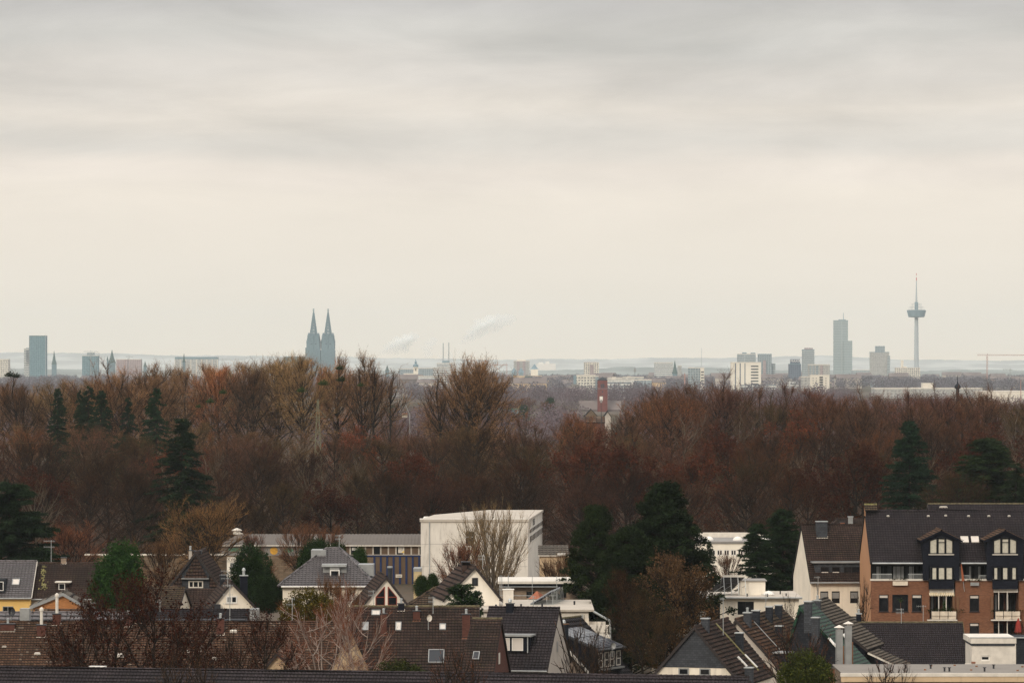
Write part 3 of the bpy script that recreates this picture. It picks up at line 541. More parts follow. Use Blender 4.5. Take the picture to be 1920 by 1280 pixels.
solo('birch_tree', bi, 'smaller reddish twigged birch right of the twisted birch', 'tree', 668, 1128, 343, 9, tint=(1.25,.7,.6), ybase=1330, mats=('palebark', 'twig', 'dryleaf'), rz=2.3, wide=.7)
wis = bare(85, 5, 2.4, .5, .5, nl=24, ns=5, nt=4, ntt=1, tl=.45, up=.8, stems=6, tr=.035, tw=.013)
for i, (px, y0, Y, yb, s, tn, lab) in enumerate([(845,1215,296,1330,1.1,(1.5,.85,.5),'rusty bare shrub in front of the lower roof ridge, centre left'), (880,1232,296,1330,.9,(1.5,.8,.5),'rusty bare shrub just right of the centre left one'), (325,1225,300,1330,1.1,(1.4,1.1,.75),'pale bare shrub before the lower ridge on the left'), (380,1232,300,1330,.9,(1.4,1.1,.75),'pale bare shrub before the lower ridge, right of its twin'),
   (1490,1170,330,1310,1.1,(1.5,.8,.5),'rusty bare shrub behind the olive bush'), (1525,1190,332,1310,1.0,(1.4,.85,.55),'bare shrub right of the rusty one behind the olive bush'), (1655,1235,322,1320,1.3,(1.3,.6,.45),'red brown bare shrub before the flat grey roof'), (1690,1240,322,1320,.9,(1.3,.6,.45),'small red brown shrub right of its neighbour before the flat grey roof'),
   (1085,1165,338,1320,.9,(1.0,.8,.6),'thin bare tree in front of the pale gable and brick wall'), (1120,1185,338,1320,.7,(1.0,.8,.6),'thin bare shrub below the dormer with solar panels'), (445,1180,340,1300,.9,(1.1,.8,.6),'thin bare shrub over the brown roof beside the red leaved tree'), (1480,1112,415,1185,.55,(1.3,1.1,.8),'thin bare shrub at the corner of the flat roofed cream house'), (1620,1085,432,1180,.5,(1.3,.9,.6),'thin bare shrub at the foot of the apricot gable'), (1912,1160,390,1230,.6,(1.2,.8,.6),'bare climbing shrub beside the right balcony')]):
    solo('bare_bush', wis, lab, 'shrub', px, y0, Y, 5, tint=tn, ybase=yb, wide=s*.75, rz=i)
# ---------------------------------------------------------------- building kit
def tile_plane(mb, A, B, Cc, D, tw=.30, th=.34, step=.065, roll=.035):
    """tiles over a slope: A-B is the eave seen left to right from outside, D-Cc the ridge above it"""
    A, B, Cc, D = map(Vector, (A, B, Cc, D)); u = (B-A).normalized(); n = u.cross(((D+Cc)/2-A)).normalized(); s = n.cross(u)
    h = (D-A).dot(s); l1 = (D-A).dot(u); r0 = (B-A).length; r1 = (Cc-A).dot(u); k = max(1, round(h/th)); th = h/k
    for r in range(k):
        s0 = r*th-.03; s1 = (r+1)*th; tm = (r+.5)/k; a = l1*tm; b = r0+(r1-r0)*tm
        c0 = math.floor(a/tw); c1 = math.ceil(b/tw)
        for c in range(c0, c1):
            x0 = max(a, c*tw); x1 = min(b, (c+1)*tw)
            if x1-x0 < .02: continue
            xm = x0+(x1-x0)*.32
            for (p, hp), (q, hq) in (((x0, 0), (xm, roll)), ((xm, roll), (x1, 0))):
                z0 = step; z1 = .012; jz = ((c*7+r*13) % 5)*.003
                f0 = (p-c*tw)/tw*.96+.02; f1 = (q-c*tw)/tw*.96+.02; mb.face([A+u*p+s*s0+n*(z0+hp+jz), A+u*q+s*s0+n*(z0+hq+jz), A+u*q+s*s1+n*(z1+hq), A+u*p+s*s1+n*(z1+hp)], ((c+f0, r+.02), (c+f1, r+.02), (c+f1, r+.98), (c+f0, r+.98)))
def roofpart(parent, slopes, mat, caps=(), capmat=None, tw=.30, th=.34, slabth=.16, verge=None, name='roof'):
    """slopes: (A,B,C,D) quads or triangles; caps: ridge and hip lines"""
    mb = MB()
    for q in slopes: tile_plane(mb, *q, tw=tw, th=th)
    o = mb.build(name, M[mat], parent); sl = MB()
    for q in slopes:
        A, B, Cc, D = map(Vector, q); sl.slab([A, B, Cc, D] if (Cc-D).length > .05 else [A, B, Cc], slabth)
    sl.build('roof_boards', M[verge or 'under'], o)
    if caps:
        cb = MB()
        for a, b in caps:
            a = Vector(a); b = Vector(b); L = (b-a).length; k = max(1, int(L/.38))
            for i in range(k): cb.tube(a+(b-a)*(i/k)+Vector((0,0,.03)), a+(b-a)*((i+1.06)/k)+Vector((0,0,.045)), .105, .12, 6)
        cb.build('ridge_tiles', M[capmat or mat], o)
    return o
def walls(parent, fr, L, D, ez, mat, holes=(), z0=0, name='wall', v0=0, gable=None, ridge='u', rz=None):
    """four walls with openings in the front; gable ends close up to rz"""
    mb = MB(); p = fr.p; hs = [h for h in holes if h[1] > h[0]]
    us = sorted(set([0, L]+[x for h in hs for x in h[:2] if 0 < x < L])); ws = sorted(set([z0, ez]+[x for h in hs for x in h[2:4] if z0 < x < ez]))
    for a, b in zip(us, us[1:]):
        for c, d in zip(ws, ws[1:]):
            if any(h[0]-1e-4 <= a and b <= h[1]+1e-4 and h[2]-1e-4 <= c and d <= h[3]+1e-4 for h in hs): continue
            mb.face([p(a,v0,c), p(b,v0,c), p(b,v0,d), p(a,v0,d)])
    for h in hs:
        a, b, c, d = h[:4]; r = v0+.16
        mb.face([p(a,v0,c), p(a,v0,d), p(a,r,d), p(a,r,c)]); mb.face([p(b,v0,c), p(b,r,c), p(b,r,d), p(b,v0,d)])
        mb.face([p(a,v0,d), p(b,v0,d), p(b,r,d), p(a,r,d)]); mb.face([p(a,v0,c), p(a,r,c), p(b,r,c), p(b,v0,c)])
    mb.face([p(L,v0,z0), p(L,D,z0), p(L,D,ez), p(L,v0,ez)]); mb.face([p(L,D,z0), p(0,D,z0), p(0,D,ez), p(L,D,ez)]); mb.face([p(0,D,z0), p(0,v0,z0), p(0,v0,ez), p(0,D,ez)])
    if rz is None: mb.face([p(0,v0,ez), p(L,v0,ez), p(L,D,ez), p(0,D,ez)])
    elif ridge == 'u':
        m = (v0+D)/2; mb.face([p(L,v0,ez), p(L,D,ez), p(L,m,rz)]); mb.face([p(0,D,ez), p(0,v0,ez), p(0,m,rz)])
    else:
        a = gable if gable is not None else L/2; mb.face([p(0,v0,ez), p(L,v0,ez), p(a,v0,rz)]); mb.face([p(L,D,ez), p(0,D,ez), p(a,D,rz)])
    return mb.build(name, M[mat], parent)
def window(parent, fr, u0, u1, w0, w1, v=0, frame='white', pane='glass', mull=(), trans=(), fw=.06, recess=.10, sill=None, blind=None, blindmat='curtain', out=.0, name='window'):
    """frame bars, pane behind them, optional sill and curtain; recess > 0 sits inside an opening"""
    mb = MB(); a = v+recess-.05-out; b = v+recess+.02-out
    mb.box(fr, u0, u0+fw, a, b, w0, w1); mb.box(fr, u1-fw, u1, a, b, w0, w1); mb.box(fr, u0+fw, u1-fw, a, b, w0, w0+fw); mb.box(fr, u0+fw, u1-fw, a, b, w1-fw, w1)
    for m in mull: x = u0+(u1-u0)*m; mb.box(fr, x-fw*.45, x+fw*.45, a-.003, b, w0+fw, w1-fw)
    for m in trans: z = w0+(w1-w0)*m; mb.box(fr, u0+fw, u1-fw, a-.006, b, z-fw*.4, z+fw*.4)
    o = mb.build(name, M[frame], parent); pm = MB(); vv = b-.03; p = fr.p
    pm.slab([p(u0+fw*.5,vv,w0+fw*.5), p(u1-fw*.5,vv,w0+fw*.5), p(u1-fw*.5,vv,w1-fw*.5), p(u0+fw*.5,vv,w1-fw*.5)], .015); pm.build('pane', M[pane], o)
    if sill: s = MB(); s.box(fr, u0-.06, u1+.06, v-.08, v+.12, w0-.06, w0-.003); s.build('sill', M[sill], o)
    if blind:
        c = MB()
        for (x0, x1, z0, z1) in blind:
            U0 = u0+fw+(u1-u0-2*fw)*x0; U1 = u0+fw+(u1-u0-2*fw)*x1; k = max(2, int((U1-U0)/.09))
            for i in range(k):
                q = U0+(U1-U0)*i/k; q2 = U0+(U1-U0)*(i+1)/k; d = .004 if i % 2 else .012
                c.face([p(q,vv-.004-d*.5,w0+fw+(w1-w0-2*fw)*z0), p(q2,vv-.004-(.016-d)*.5,w0+fw+(w1-w0-2*fw)*z0), p(q2,vv-.004-(.016-d)*.5,w0+fw+(w1-w0-2*fw)*z1), p(q,vv-.004-d*.5,w0+fw+(w1-w0-2*fw)*z1)])
        c.build('curtain' if blindmat == 'curtain' else 'blind', M[blindmat], o)
    return o
def chimney(parent, fr, u, v, w0, w1, su=.6, sv=.6, mat='brick_dark', cap='darkmetal', pots=0, flash='offwhite', pipe=None, name='chimney'):
    mb = MB(); mb.box(fr, u-su/2, u+su/2, v-sv/2, v+sv/2, w0-1.2, w1); o = mb.build(name, M[mat], parent)
    c = MB(); c.box(fr, u-su/2-.06, u+su/2+.06, v-sv/2-.06, v+sv/2+.06, w1, w1+.08); c.build('cap', M[cap], o)
    if flash: f = MB(); f.box(fr, u-su/2-.04, u+su/2+.04, v-sv/2-.10, v-sv/2-.01, w0-.08, w0+.03); f.box(fr, u+su/2+.01, u+su/2+.05, v-sv/2-.01, v+sv/2, w0+.0, w0+.2); f.build('flashing', M[flash], o)
    if pots:
        q = MB()
        for i in range(pots): x = u+(i-(pots-1)/2)*.3; q.lathe(fr.p(x, v, w1+.08), [(.11,0), (.10,.3), (.13,.32), (.13,.38), (.02,.42)], 10)
        q.build('chimney_pot', M['galv'], o)
    if pipe: q = MB(); q.lathe(fr.p(u, v, w1+.08), [(.13,0), (.13,pipe-.2), (.19,pipe-.18), (.16,pipe), (.02,pipe+.12)], 12); q.build('flue_pipe', M['offwhite' if pipe > 1 else 'galv'], o)
    return o
class Slope:
    """a point on a roof slope: x along the eave (m), t from eave 0 to ridge 1"""
    def __init__(s, A, B, Cc, D): s.A, s.B, s.C, s.D = map(Vector, (A, B, Cc, D)); s.u = (s.B-s.A).normalized(); s.n = s.u.cross((s.D+s.C)/2-s.A).normalized(); s.s = s.n.cross(s.u); s.h = (s.D-s.A).dot(s.s)
    def p(s, x, t, o=0): return s.A+s.u*x+s.s*(s.h*t)+s.n*o
    def find(s, px, py):     # where the line of sight through a photo pixel meets this slope
        d = Vector(((px-CX)/F, 1, -(py-HY)/F)); o = Vector((0, 0, CZ)); k = (s.A-o).dot(s.n)/d.dot(s.n); q = o+d*k-s.A; return q.dot(s.u), q.dot(s.s)/s.h
def skylight(parent, S, px, py, w, h, frame='galv', pane='skyglass', name='skylight'):
    """roof window centred on a pixel of slope S, w by h metres"""
    x, t = S.find(px, py); mb = MB(); th = h/2/S.h; f = .07
    def bx(m, x0, x1, t0, t1, o0, o1): m.hexa([S.p(x0,t0,o0), S.p(x1,t0,o0), S.p(x1,t1,o0), S.p(x0,t1,o0)], [S.p(x0,t0,o1), S.p(x1,t0,o1), S.p(x1,t1,o1), S.p(x0,t1,o1)])
    ft = f/S.h
    bx(mb, x-w/2, x-w/2+f, t-th, t+th, .02, .17); bx(mb, x+w/2-f, x+w/2, t-th, t+th, .02, .17); bx(mb, x-w/2+f, x+w/2-f, t-th, t-th+ft, .02, .17); bx(mb, x-w/2+f, x+w/2-f, t+th-ft, t+th, .02, .17)
    o = mb.build(name, M[frame], parent); p = MB(); bx(p, x-w/2+f, x+w/2-f, t-th+ft, t+th-ft, .10, .135); p.build('pane', M[pane], o); return o
def roofvent(parent, S, px, py, w=.3, h=.28, mat='offwhite', name='roof_vent'):
    x, t = S.find(px, py); mb = MB(); th = h/2/S.h
    mb.hexa([S.p(x-w/2,t-th,.02), S.p(x+w/2,t-th,.02), S.p(x+w/2,t+th,.02), S.p(x-w/2,t+th,.02)], [S.p(x-w*.4,t-th*.7,.22), S.p(x+w*.4,t-th*.7,.22), S.p(x+w*.3,t+th*.8,.12), S.p(x-w*.3,t+th*.8,.12)]); return mb.build(name, M[mat], parent)
def roofchimney(parent, S, fr, px, py, top, su=.6, sv=.6, **k):
    """chimney whose foot on the slope is at (px, py) and whose top reaches photo row top"""
    x, t = S.find(px, py); q = S.p(x, t); d = q-fr.o; u = d.x*fr.c+d.y*fr.s; v = -d.x*fr.s+d.y*fr.c
    return chimney(parent, fr, u, v+sv/2, q.z-fr.o.z, ZZ(top, q.y)-fr.o.z, su, sv, **k)
def house_u(name, label, px0, px1, yr, ye, Y, phi, D, wall, roof, cat='house', holes=(), oh=.35, cap=None, vo=.12, hip=None, tw=.3, th=.34, wallname='wall', verge='darkwood', gut='metal', ezadd=0):
    """house whose ridge runs across the view; px at the front eave corners, rows of ridge and eave"""
    fr = Fr(px0, Y, phi); L = fr.u(px1); ez = fr.w(ye, L/2, -oh); rz = fr.w(yr, L/2, D/2); R = root(name, label, cat, fr.p(L/2, D/2, 0)); p = fr.p
    dz = (rz-ez)/(D/2+oh); wz = ez+dz*oh-.12
    walls(R, fr, L, D, wz, wall, [(fr.u(a), fr.u(b), fr.w(d, fr.u(a)), fr.w(c, fr.u(a))) for a, b, c, d in holes], rz=rz-.12, name=wallname) if hip is None else walls(R, fr, L, D, wz, wall, name=wallname)
    if hip is None:
        q1 = (p(-vo,-oh,ez), p(L+vo,-oh,ez), p(L+vo,D/2,rz), p(-vo,D/2,rz)); q2 = (p(L+vo,D+oh,ez), p(-vo,D+oh,ez), p(-vo,D/2,rz), p(L+vo,D/2,rz))
        roofpart(R, [q1, q2], roof, [(p(-vo,D/2,rz), p(L+vo,D/2,rz))], cap, tw, th, verge=verge)
        vb = MB()
        for u_ in (-vo-.05, L+vo):
            for a, b in (((-oh, ez), (D/2, rz)), ((D+oh, ez), (D/2, rz))):
                vb.face([p(u_,a[0],a[1]-.2), p(u_,b[0],b[1]-.2), p(u_,b[0],b[1]+.05), p(u_,a[0],a[1]+.05)]); vb.face([p(u_+.05,a[0],a[1]-.2), p(u_+.05,a[0],a[1]+.05), p(u_+.05,b[0],b[1]+.05), p(u_+.05,b[0],b[1]-.2)])
                vb.face([p(u_,a[0],a[1]+.05), p(u_,b[0],b[1]+.05), p(u_+.05,b[0],b[1]+.05), p(u_+.05,a[0],a[1]+.05)])
        vb.build('verge_board', M[verge], R)
    else:
        h0, h1 = [fr.u(x, D/2) for x in hip]
        e = [p(-oh,-oh,ez), p(L+oh,-oh,ez), p(L+oh,D+oh,ez), p(-oh,D+oh,ez)]; r0 = p(h0,D/2,rz); r1 = p(h1,D/2,rz)
        q1 = (e[0], e[1], r1, r0); roofpart(R, [q1, (e[1], e[2], r1, r1), (e[2], e[3], r0, r1), (e[3], e[0], r0, r0)], roof, [(r0, r1), (e[0], r0), (e[1], r1), (e[2], r1), (e[3], r0)], cap, tw, th)
    if gut: g = MB(); g.tube(p(-vo,-oh-.07,ez-.02), p(L+vo,-oh-.07,ez-.02), .075, n=8); g.build('gutter', M[gut], R)
    return R, fr, L, ez, rz, Slope(*q1)
def house_v(name, label, apx, apy, pxl, pxr, ye, Y, phi, D, wall, roof, cat='house', cap=None, oh=.3, vo=.25, zs=None, th=.34, tw=.3, verge='darkwood', lower=None):
    """house with its gable to the viewer; apex pixel, eave pixels left and right, ye eave row"""
    fr = Fr(pxl, Y, phi); L = fr.u(pxr); a = fr.u(apx); ez = fr.w(ye, 0); rz = fr.w(apy, a); R = root(name, label, cat, fr.p(L/2, D/2, 0)); p = fr.p
    walls(R, fr, L, D, ez, wall, ridge='v', gable=a, rz=rz-.06)
    dl = (rz-ez)/a; dr = (rz-ez)/(L-a); zl = ez-dl*oh; zr = ez-dr*oh; k = .08
    qr = (p(L+oh,-vo,zr+k), p(L+oh,D+vo,zr+k), p(a,D+vo,rz+k), p(a,-vo,rz+k)); ql = (p(-oh,D+vo,zl+k), p(-oh,-vo,zl+k), p(a,-vo,rz+k), p(a,D+vo,rz+k))
    roofpart(R, [qr, ql], roof, [(p(a,-vo,rz+k), p(a,D+vo,rz+k))], cap, tw, th, verge=verge)
    vb = MB()
    for (u0, z0) in ((-oh, zl+k), (L+oh, zr+k)):
        for y0, y1 in ((-vo-.05, -vo),):
            b0, b1 = [p(u0,y0,z0-.24), p(u0,y0,z0+.05)], [p(a,y0,rz+k-.24), p(a,y0,rz+k+.05)]
            c0, c1 = [p(u0,y1,z0-.24), p(u0,y1,z0+.05)], [p(a,y1,rz+k-.24), p(a,y1,rz+k+.05)]
            if u0 > a: vb.face([b1[0], b0[0], b0[1], b1[1]]); vb.face([b0[1], c0[1], c1[1], b1[1]]); vb.face([b0[0], b1[0], c1[0], c0[0]])
            else: vb.face([b0[0], b1[0], b1[1], b0[1]]); vb.face([c0[1], b0[1], b1[1], c1[1]]); vb.face([b1[0], b0[0], c0[0], c1[0]])
    vb.build('verge_board', M[verge], R)
    return R, fr, L, ez, rz, Slope(*qr), Slope(*ql)
def box_part(parent, fr, name, mat, *b):
    mb = MB()
    for q in b: mb.box(fr, *q)
    return mb.build(name, M[mat], parent)
def aerial(px, ytop, ybot, Y, label, arms=3, wide=.9):
    r = root('television_aerial', label, 'aerial', at(px, ybot, Y)); a = at(px, ybot, Y); b = at(px, ytop, Y)
    m = MB(); m.tube(a, b, .03, n=5); m.build('mast', M['galv'], r); h = b.z-a.z; q = MB()
    for i in range(arms):
        z = b.z-.1-i*h*.22; q.tube((b.x-wide*.8, b.y, z), (b.x+wide*.4, b.y, z), .015, n=4)
        for k in range(6): x = b.x-wide*.8+k*wide*.22; q.tube((x, b.y-.25, z), (x, b.y+.25, z+.02), .01, n=4); q.tube((x, b.y, z-.12), (x, b.y, z+.12), .01, n=4)
    q.build('aerial_rods', M['galv'], r); return r
def dish(px, py, Y, label, r=.4, mat='darkmetal'):
    c = at(px, py, Y); R = root('satellite_dish', label, 'satellite dish', c); m = MB(); m.tube(c+Vector((0,.25,-1.0)), c+Vector((0,.25,.1)), .03); m.build('pole', M['galv'], R)
    d = MB(); n = 14
    for k in range(3):
        for i in range(n):
            P = []
            for (kk, ii) in ((k, i), (k, i+1), (k+1, i+1), (k+1, i)):
                t = 2*math.pi*ii/n; q = r*kk/3; P.append(c+Vector((q*math.cos(t)*.75+.1*(q/r)**2, .15*(q/r)**2*-1+.12, q*math.sin(t))))
            d.face(P)
    d.build('reflector', M[mat], R); a = MB(); a.tube(c+Vector((0,.1,-r*.9)), c+Vector((.1,-.4,0)), .02); a.build('arm', M['galv'], R); return R

# ---------------------------------------------------------------- the houses, front to back
# long dark roof along the bottom edge
fr = Fr(-80, 309-5, -10.5); L = fr.u(1381); R = root('row_house', 'long low house with dark pantile roof along the bottom edge of the picture', 'house', fr.p(L/2, 5, 0)); p = fr.p
rz = 9.55; walls(R, fr, L, 10, 5.6, 'sand', rz=rz-.15)
roofpart(R, [(p(-.2,-.4,5.3), p(L+.2,-.4,5.3), p(L+.2,5,rz), p(-.2,5,rz)), (p(L+.2,10.4,5.3), p(-.2,10.4,5.3), p(-.2,5,rz), p(L+.2,5,rz))], 'tile_dark', [(p(-.2,5,rz), p(L+.2,5,rz))], 'tile_dark', tw=.26, verge='darkwood')
box_part(R, fr, 'ventilation_hood', 'white', (fr.u(168,5.6), fr.u(198,5.6), 5.4, 5.9, 9.0, 9.72))
# long brown terrace roof, lower left
R, fr, L, ez, rz, S = house_u('terrace_house', 'long terrace with weathered brown clay tile roof and brick chimneys, lower left', -60, 640, 1166, 1262, 361, -.4, 10, 'sand', 'tile_brown', holes=(), tw=.25, th=.31)
for i, (px, yb, yt, su, pipe) in enumerate([(14,1183,1170,1.2,None), (77,1194,1172,.72,1.35), (106,1172,1151,.68,1.6), (240,1174,1153,.68,None), (413,1190,1160,.62,None)]):
    roofchimney(R, S, fr, px, yb, yt, su, .6, mat='brick_dark', pipe=pipe, pots=0 if pipe else 1)
for px, py, w_, h_ in [(70,1226,.55,.3), (225,1229,.7,.5), (402,1235,.5,.35), (438,1184,.65,.4), (8,1213,.4,.2), (352,1222,.3,.3)]: roofvent(R, S, px, py, w_, h_)
roofvent(R, S, 376, 1216, .28, .95, 'offwhite', 'snow_guard')
roofchimney(R, S, fr, 261, 1168, 1146, .62, .6, mat='slate', pipe=None, flash='offwhite', pots=1)
aerial(431, 1095, 1172, 366, 'tall thin television aerial in front of the small stained cream gable', 3, .7)
# slate strips just behind the terrace
R, fr, L, ez, rz, S = house_u('rear_house', 'low house with grey slate roof half hidden behind the brown terrace, far left', -60, 242, 1148, 1200, 377, 0, 7, 'greyrender', 'tile_grey', gut=None, tw=.6, th=.6)
box_part(R, fr, 'roof_box', 'metal', (fr.u(36), fr.u(54), .4, 1.6, ez, fr.w(1141)))
box_part(R, fr, 'ridge_beam', 'tile_brown', (fr.u(55), fr.u(210), 4.2, 4.9, rz-.6, fr.w(1141,0,4.5)))
dish(20, 1146, 374, 'black satellite dish before the yellow wall at the left edge')
R, fr, L, ez, rz, S = house_u('rear_house', 'low house with dark tiled roof behind the brown terrace below the stained cream gable', 250, 467, 1143, 1195, 379, 0, 8, 'slate_grey', 'tile_black', gut=None)
box_part(R, fr, 'roof_box', 'metal', (fr.u(467), fr.u(482), 1.0, 3.5, ez, fr.w(1143)))
for a, b in ((238,286), (292,330), (338,462)): box_part(R, fr, 'slate_panel', 'slate_grey', (fr.u(a,-1.6), fr.u(b,-1.6), -1.7, -.5, 5.0, fr.w(1161,0,-1.6)))
roofchimney(R, S, fr, 262, 1160, 1131, .4, .4, mat='terracotta', flash='offwhite')
# little brick gable
R, fr, L, ez, rz, S, S2 = house_v('garden_shed', 'low shed with orange brick gable and grey felt roof behind the brown terrace', 118, 1113, 62, 158, 1136, 396, 2, 5, 'brick_orange', 'tile_pale', 'shed', verge='metal', tw=1.2, th=.8)
chimney(R, fr, fr.u(96), .5, ez, fr.w(1127), .7, .5, 'darkmetal', flash=None)
# two roofs at the left edge
R, fr, L, ez, rz, S = house_u('house', 'yellow house with shiny grey tiled roof at the left edge', -70, 57, 1052, 1121, 430, 0, 9.5, 'yellow', 'tile_grey', cap='tile_grey', verge='offwhite', tw=.33, th=.37)
skylight(R, S, 30, 1092, .75, 1.0, 'metal', 'shutter')
dm = MB(); dm.box(fr, fr.u(-12), fr.u(9), .3, 4, ez-.2, fr.w(1086)); dm.build('dormer', M['slate'], R)
window(R, fr, fr.u(-8), fr.u(6), fr.w(1107), fr.w(1090), v=.3, pane='glass', recess=0, out=.02)
window(R, fr, fr.u(5), fr.u(25), fr.w(1152), fr.w(1136), pane='glass', recess=0, out=.02, frame='metal', mull=(.5,))
R, fr, L, ez, rz, S = house_u('house', 'house with dark brown tiled roof streaked with yellow moss, beside the yellow house', 59, 174, 1055.5, 1123, 431, 0, 9.5, 'greyrender', 'tile_umber', tw=.28, th=.34)
roofchimney(R, S, fr, 119, 1057, 1046, .5, .5, mat='brick_pale', cap='darkmetal')
mo = MB(); rg_ = random.Random(4)
for i in range(60):
    x, t = S.find(80+rg_.gauss(0, 3.4), rg_.uniform(1062, 1108)); w_ = .12; h_ = rg_.uniform(.1, .3)/S.h; mo.face([S.p(x,t,.125), S.p(x+w_,t,.125), S.p(x+w_,t+h_,.125), S.p(x,t+h_,.125)])
mo.build('moss_patch', M['lichen'], R)
dm = MB(); p = fr.p; a, b = fr.u(106), fr.u(127); dm.box(fr, a, b, 1.0, 3.4, fr.w(1107,0,1.2), fr.w(1092,0,1.2)); d_ = dm.build('dormer', M['tile_umber'], R)
box_part(d_, fr, 'dormer_roof', 'offwhite', (a-.25, b+.2, .75, 3.8, fr.w(1091.8,0,1), fr.w(1089.5,0,1)))
window(d_, fr, fr.u(108), fr.u(120), fr.w(1105,0,1), fr.w(1093,0,1), v=1.0, recess=0, out=.02)
aerial(96, 1012, 1062, 436, 'tall television aerial with long boom on the moss streaked roof', 2, .9)
# tile hung gable
R, fr, L, ez, rz, S, S2 = house_v('tile_hung_house', 'house with steep gable hung with dark tiles over a white three-light window', 367, 1037, 318, 413, 1100, 440, -2, 9, 'slate_grey', 'tile_umber')
tg = MB(); tile_plane(tg, fr.p(fr.u(345),-.35,fr.w(1084)), fr.p(fr.u(390),-.35,fr.w(1084)), fr.p(fr.u(367)+.05,-.06,fr.w(1041)), fr.p(fr.u(367)-.05,-.06,fr.w(1041)), tw=.3, th=.34)
tg.build('gable_tiles', M['tile_umber'], R); tg = MB(); tile_plane(tg, fr.p(fr.u(322),-.2,fr.w(1100)), fr.p(fr.u(341),-.2,fr.w(1100)), fr.p(fr.u(341),-.06,fr.w(1076)), fr.p(fr.u(338),-.06,fr.w(1076)), tw=.3, th=.34); tg.build('side_tiles', M['tile_umber'], R); tg = MB(); tile_plane(tg, fr.p(fr.u(393),-.2,fr.w(1100)), fr.p(fr.u(411),-.2,fr.w(1100)), fr.p(fr.u(395),-.06,fr.w(1076)), fr.p(fr.u(393),-.06,fr.w(1076)), tw=.3, th=.34)
tg.build('side_tiles', M['tile_umber'], R)
window(R, fr, fr.u(353.5), fr.u(381), fr.w(1101.5), fr.w(1088), recess=0, out=.03, mull=(.33,.67), fw=.12, frame='offwhite')
box_part(R, fr, 'window_canopy', 'metal', (fr.u(341), fr.u(392), -.6, 0, fr.w(1084.5), fr.w(1083)))
chimney(R, fr, fr.u(371,3), 3, fr.w(1050,0,3), fr.w(1033,0,3), .75, .6, 'slate_grey', flash=None); chimney(R, fr, fr.u(357,4), 4, fr.w(1050,0,4), fr.w(1032,0,4), .3, .3, 'greyrender', flash=None, pots=1)
fr2 = Fr(343, 436); q = (fr2.p(0,-.6,fr2.w(1142)), fr2.p(fr2.u(402),-.6,fr2.w(1142)), fr2.p(fr2.u(412),2.6,fr2.w(1103,0,2.6)), fr2.p(0,2.6,fr2.w(1103,0,2.6))); roofpart(R, [q], 'tile_umber', name='lower_roof')
R, fr, L, ez, rz, S = house_u('house', 'low brown tiled house with a narrow white gable, under the red leaved trees', 262, 334, 1101, 1142, 425, -7, 6, 'cream', 'tile_moss', gut=None)
# small stained cream gable
R, fr, L, ez, rz, S, S2 = house_v('gabled_house', 'small house with stained cream gable, one white window and black chimney', 434, 1092, 392, 482, 1143, 425, 7.5, 9, 'cream', 'tile_umber')
window(R, fr, fr.u(424), fr.u(444.5), fr.w(1130.5), fr.w(1117), recess=0, out=.03, mull=(.5,), fw=.11, sill='offwhite', blind=[(0,.46,.0,1)], blindmat='metal')
chimney(R, fr, fr.u(457,2), 2, ez, fr.w(1079.5,0,2), .72, .6, 'slate_blue', cap='galv', flash=None, pots=0, pipe=.62)
box_part(R, fr, 'balcony_box', 'darkmetal', (fr.u(400), fr.u(413), -.5, 0, fr.w(1141), fr.w(1132)))
chimney(R, fr, fr.u(418,6.5), 6.5, fr.w(1088,0,6.5), fr.w(1079,0,6.5), .6, .5, 'slate', flash=None)
aerial(427, 1068, 1100, 424, 'short television aerial just left of the stained cream gable top', 3, .8)
# grey hipped roof
R, fr, L, ez, rz, S = house_u('hipped_house', 'large cream house with shiny grey hipped roof and a boxed dormer', 530, 697, 1027.5, 1099, 430, 0, 10.5, 'cream', 'tile_grey', hip=(612,637), oh=.5, tw=.34, th=.36, gut='white')
g = MB(); g.box(fr, fr.u(619,2), fr.u(637,2), 1.1, 4, fr.w(1086,0,1.1), fr.w(1060,0,1.1)); g.box(fr, fr.u(606,2), fr.u(650,2), 1.5, 4, fr.w(1084,0,1.5), fr.w(1062,0,1.5)); dmr = g.build('dormer', M['metal'], R)
box_part(dmr, fr, 'dormer_roof', 'galv', (fr.u(604,2), fr.u(650,2), .9, 4.6, fr.w(1061.8,0,1.1), fr.w(1057.5,0,1.1)))
window(dmr, fr, fr.u(618), fr.u(636), fr.w(1085,0,1), fr.w(1068,0,1), v=1.1, recess=0, out=.02, fw=.1, sill='white')
box_part(R, fr, 'side_dormer', 'metal', (fr.u(584,5), fr.u(612,5), 4, 7, fr.w(1068,0,5), fr.w(1030,0,5))); box_part(R, fr, 'side_dormer', 'metal', (fr.u(672,5), fr.u(701,5), 4, 7, fr.w(1078,0,5), fr.w(1057,0,5)))
window(R, fr, fr.u(548), fr.u(556), fr.w(1142), fr.w(1120), recess=0, out=.02, frame='blackframe'); window(R, fr, fr.u(655), fr.u(670), fr.w(1142), fr.w(1114), recess=0, out=.02, pane='shutter')
dish(688, 1106, 428, 'grey satellite dish on the cream wall under the grey hipped roof', .35, 'metal')
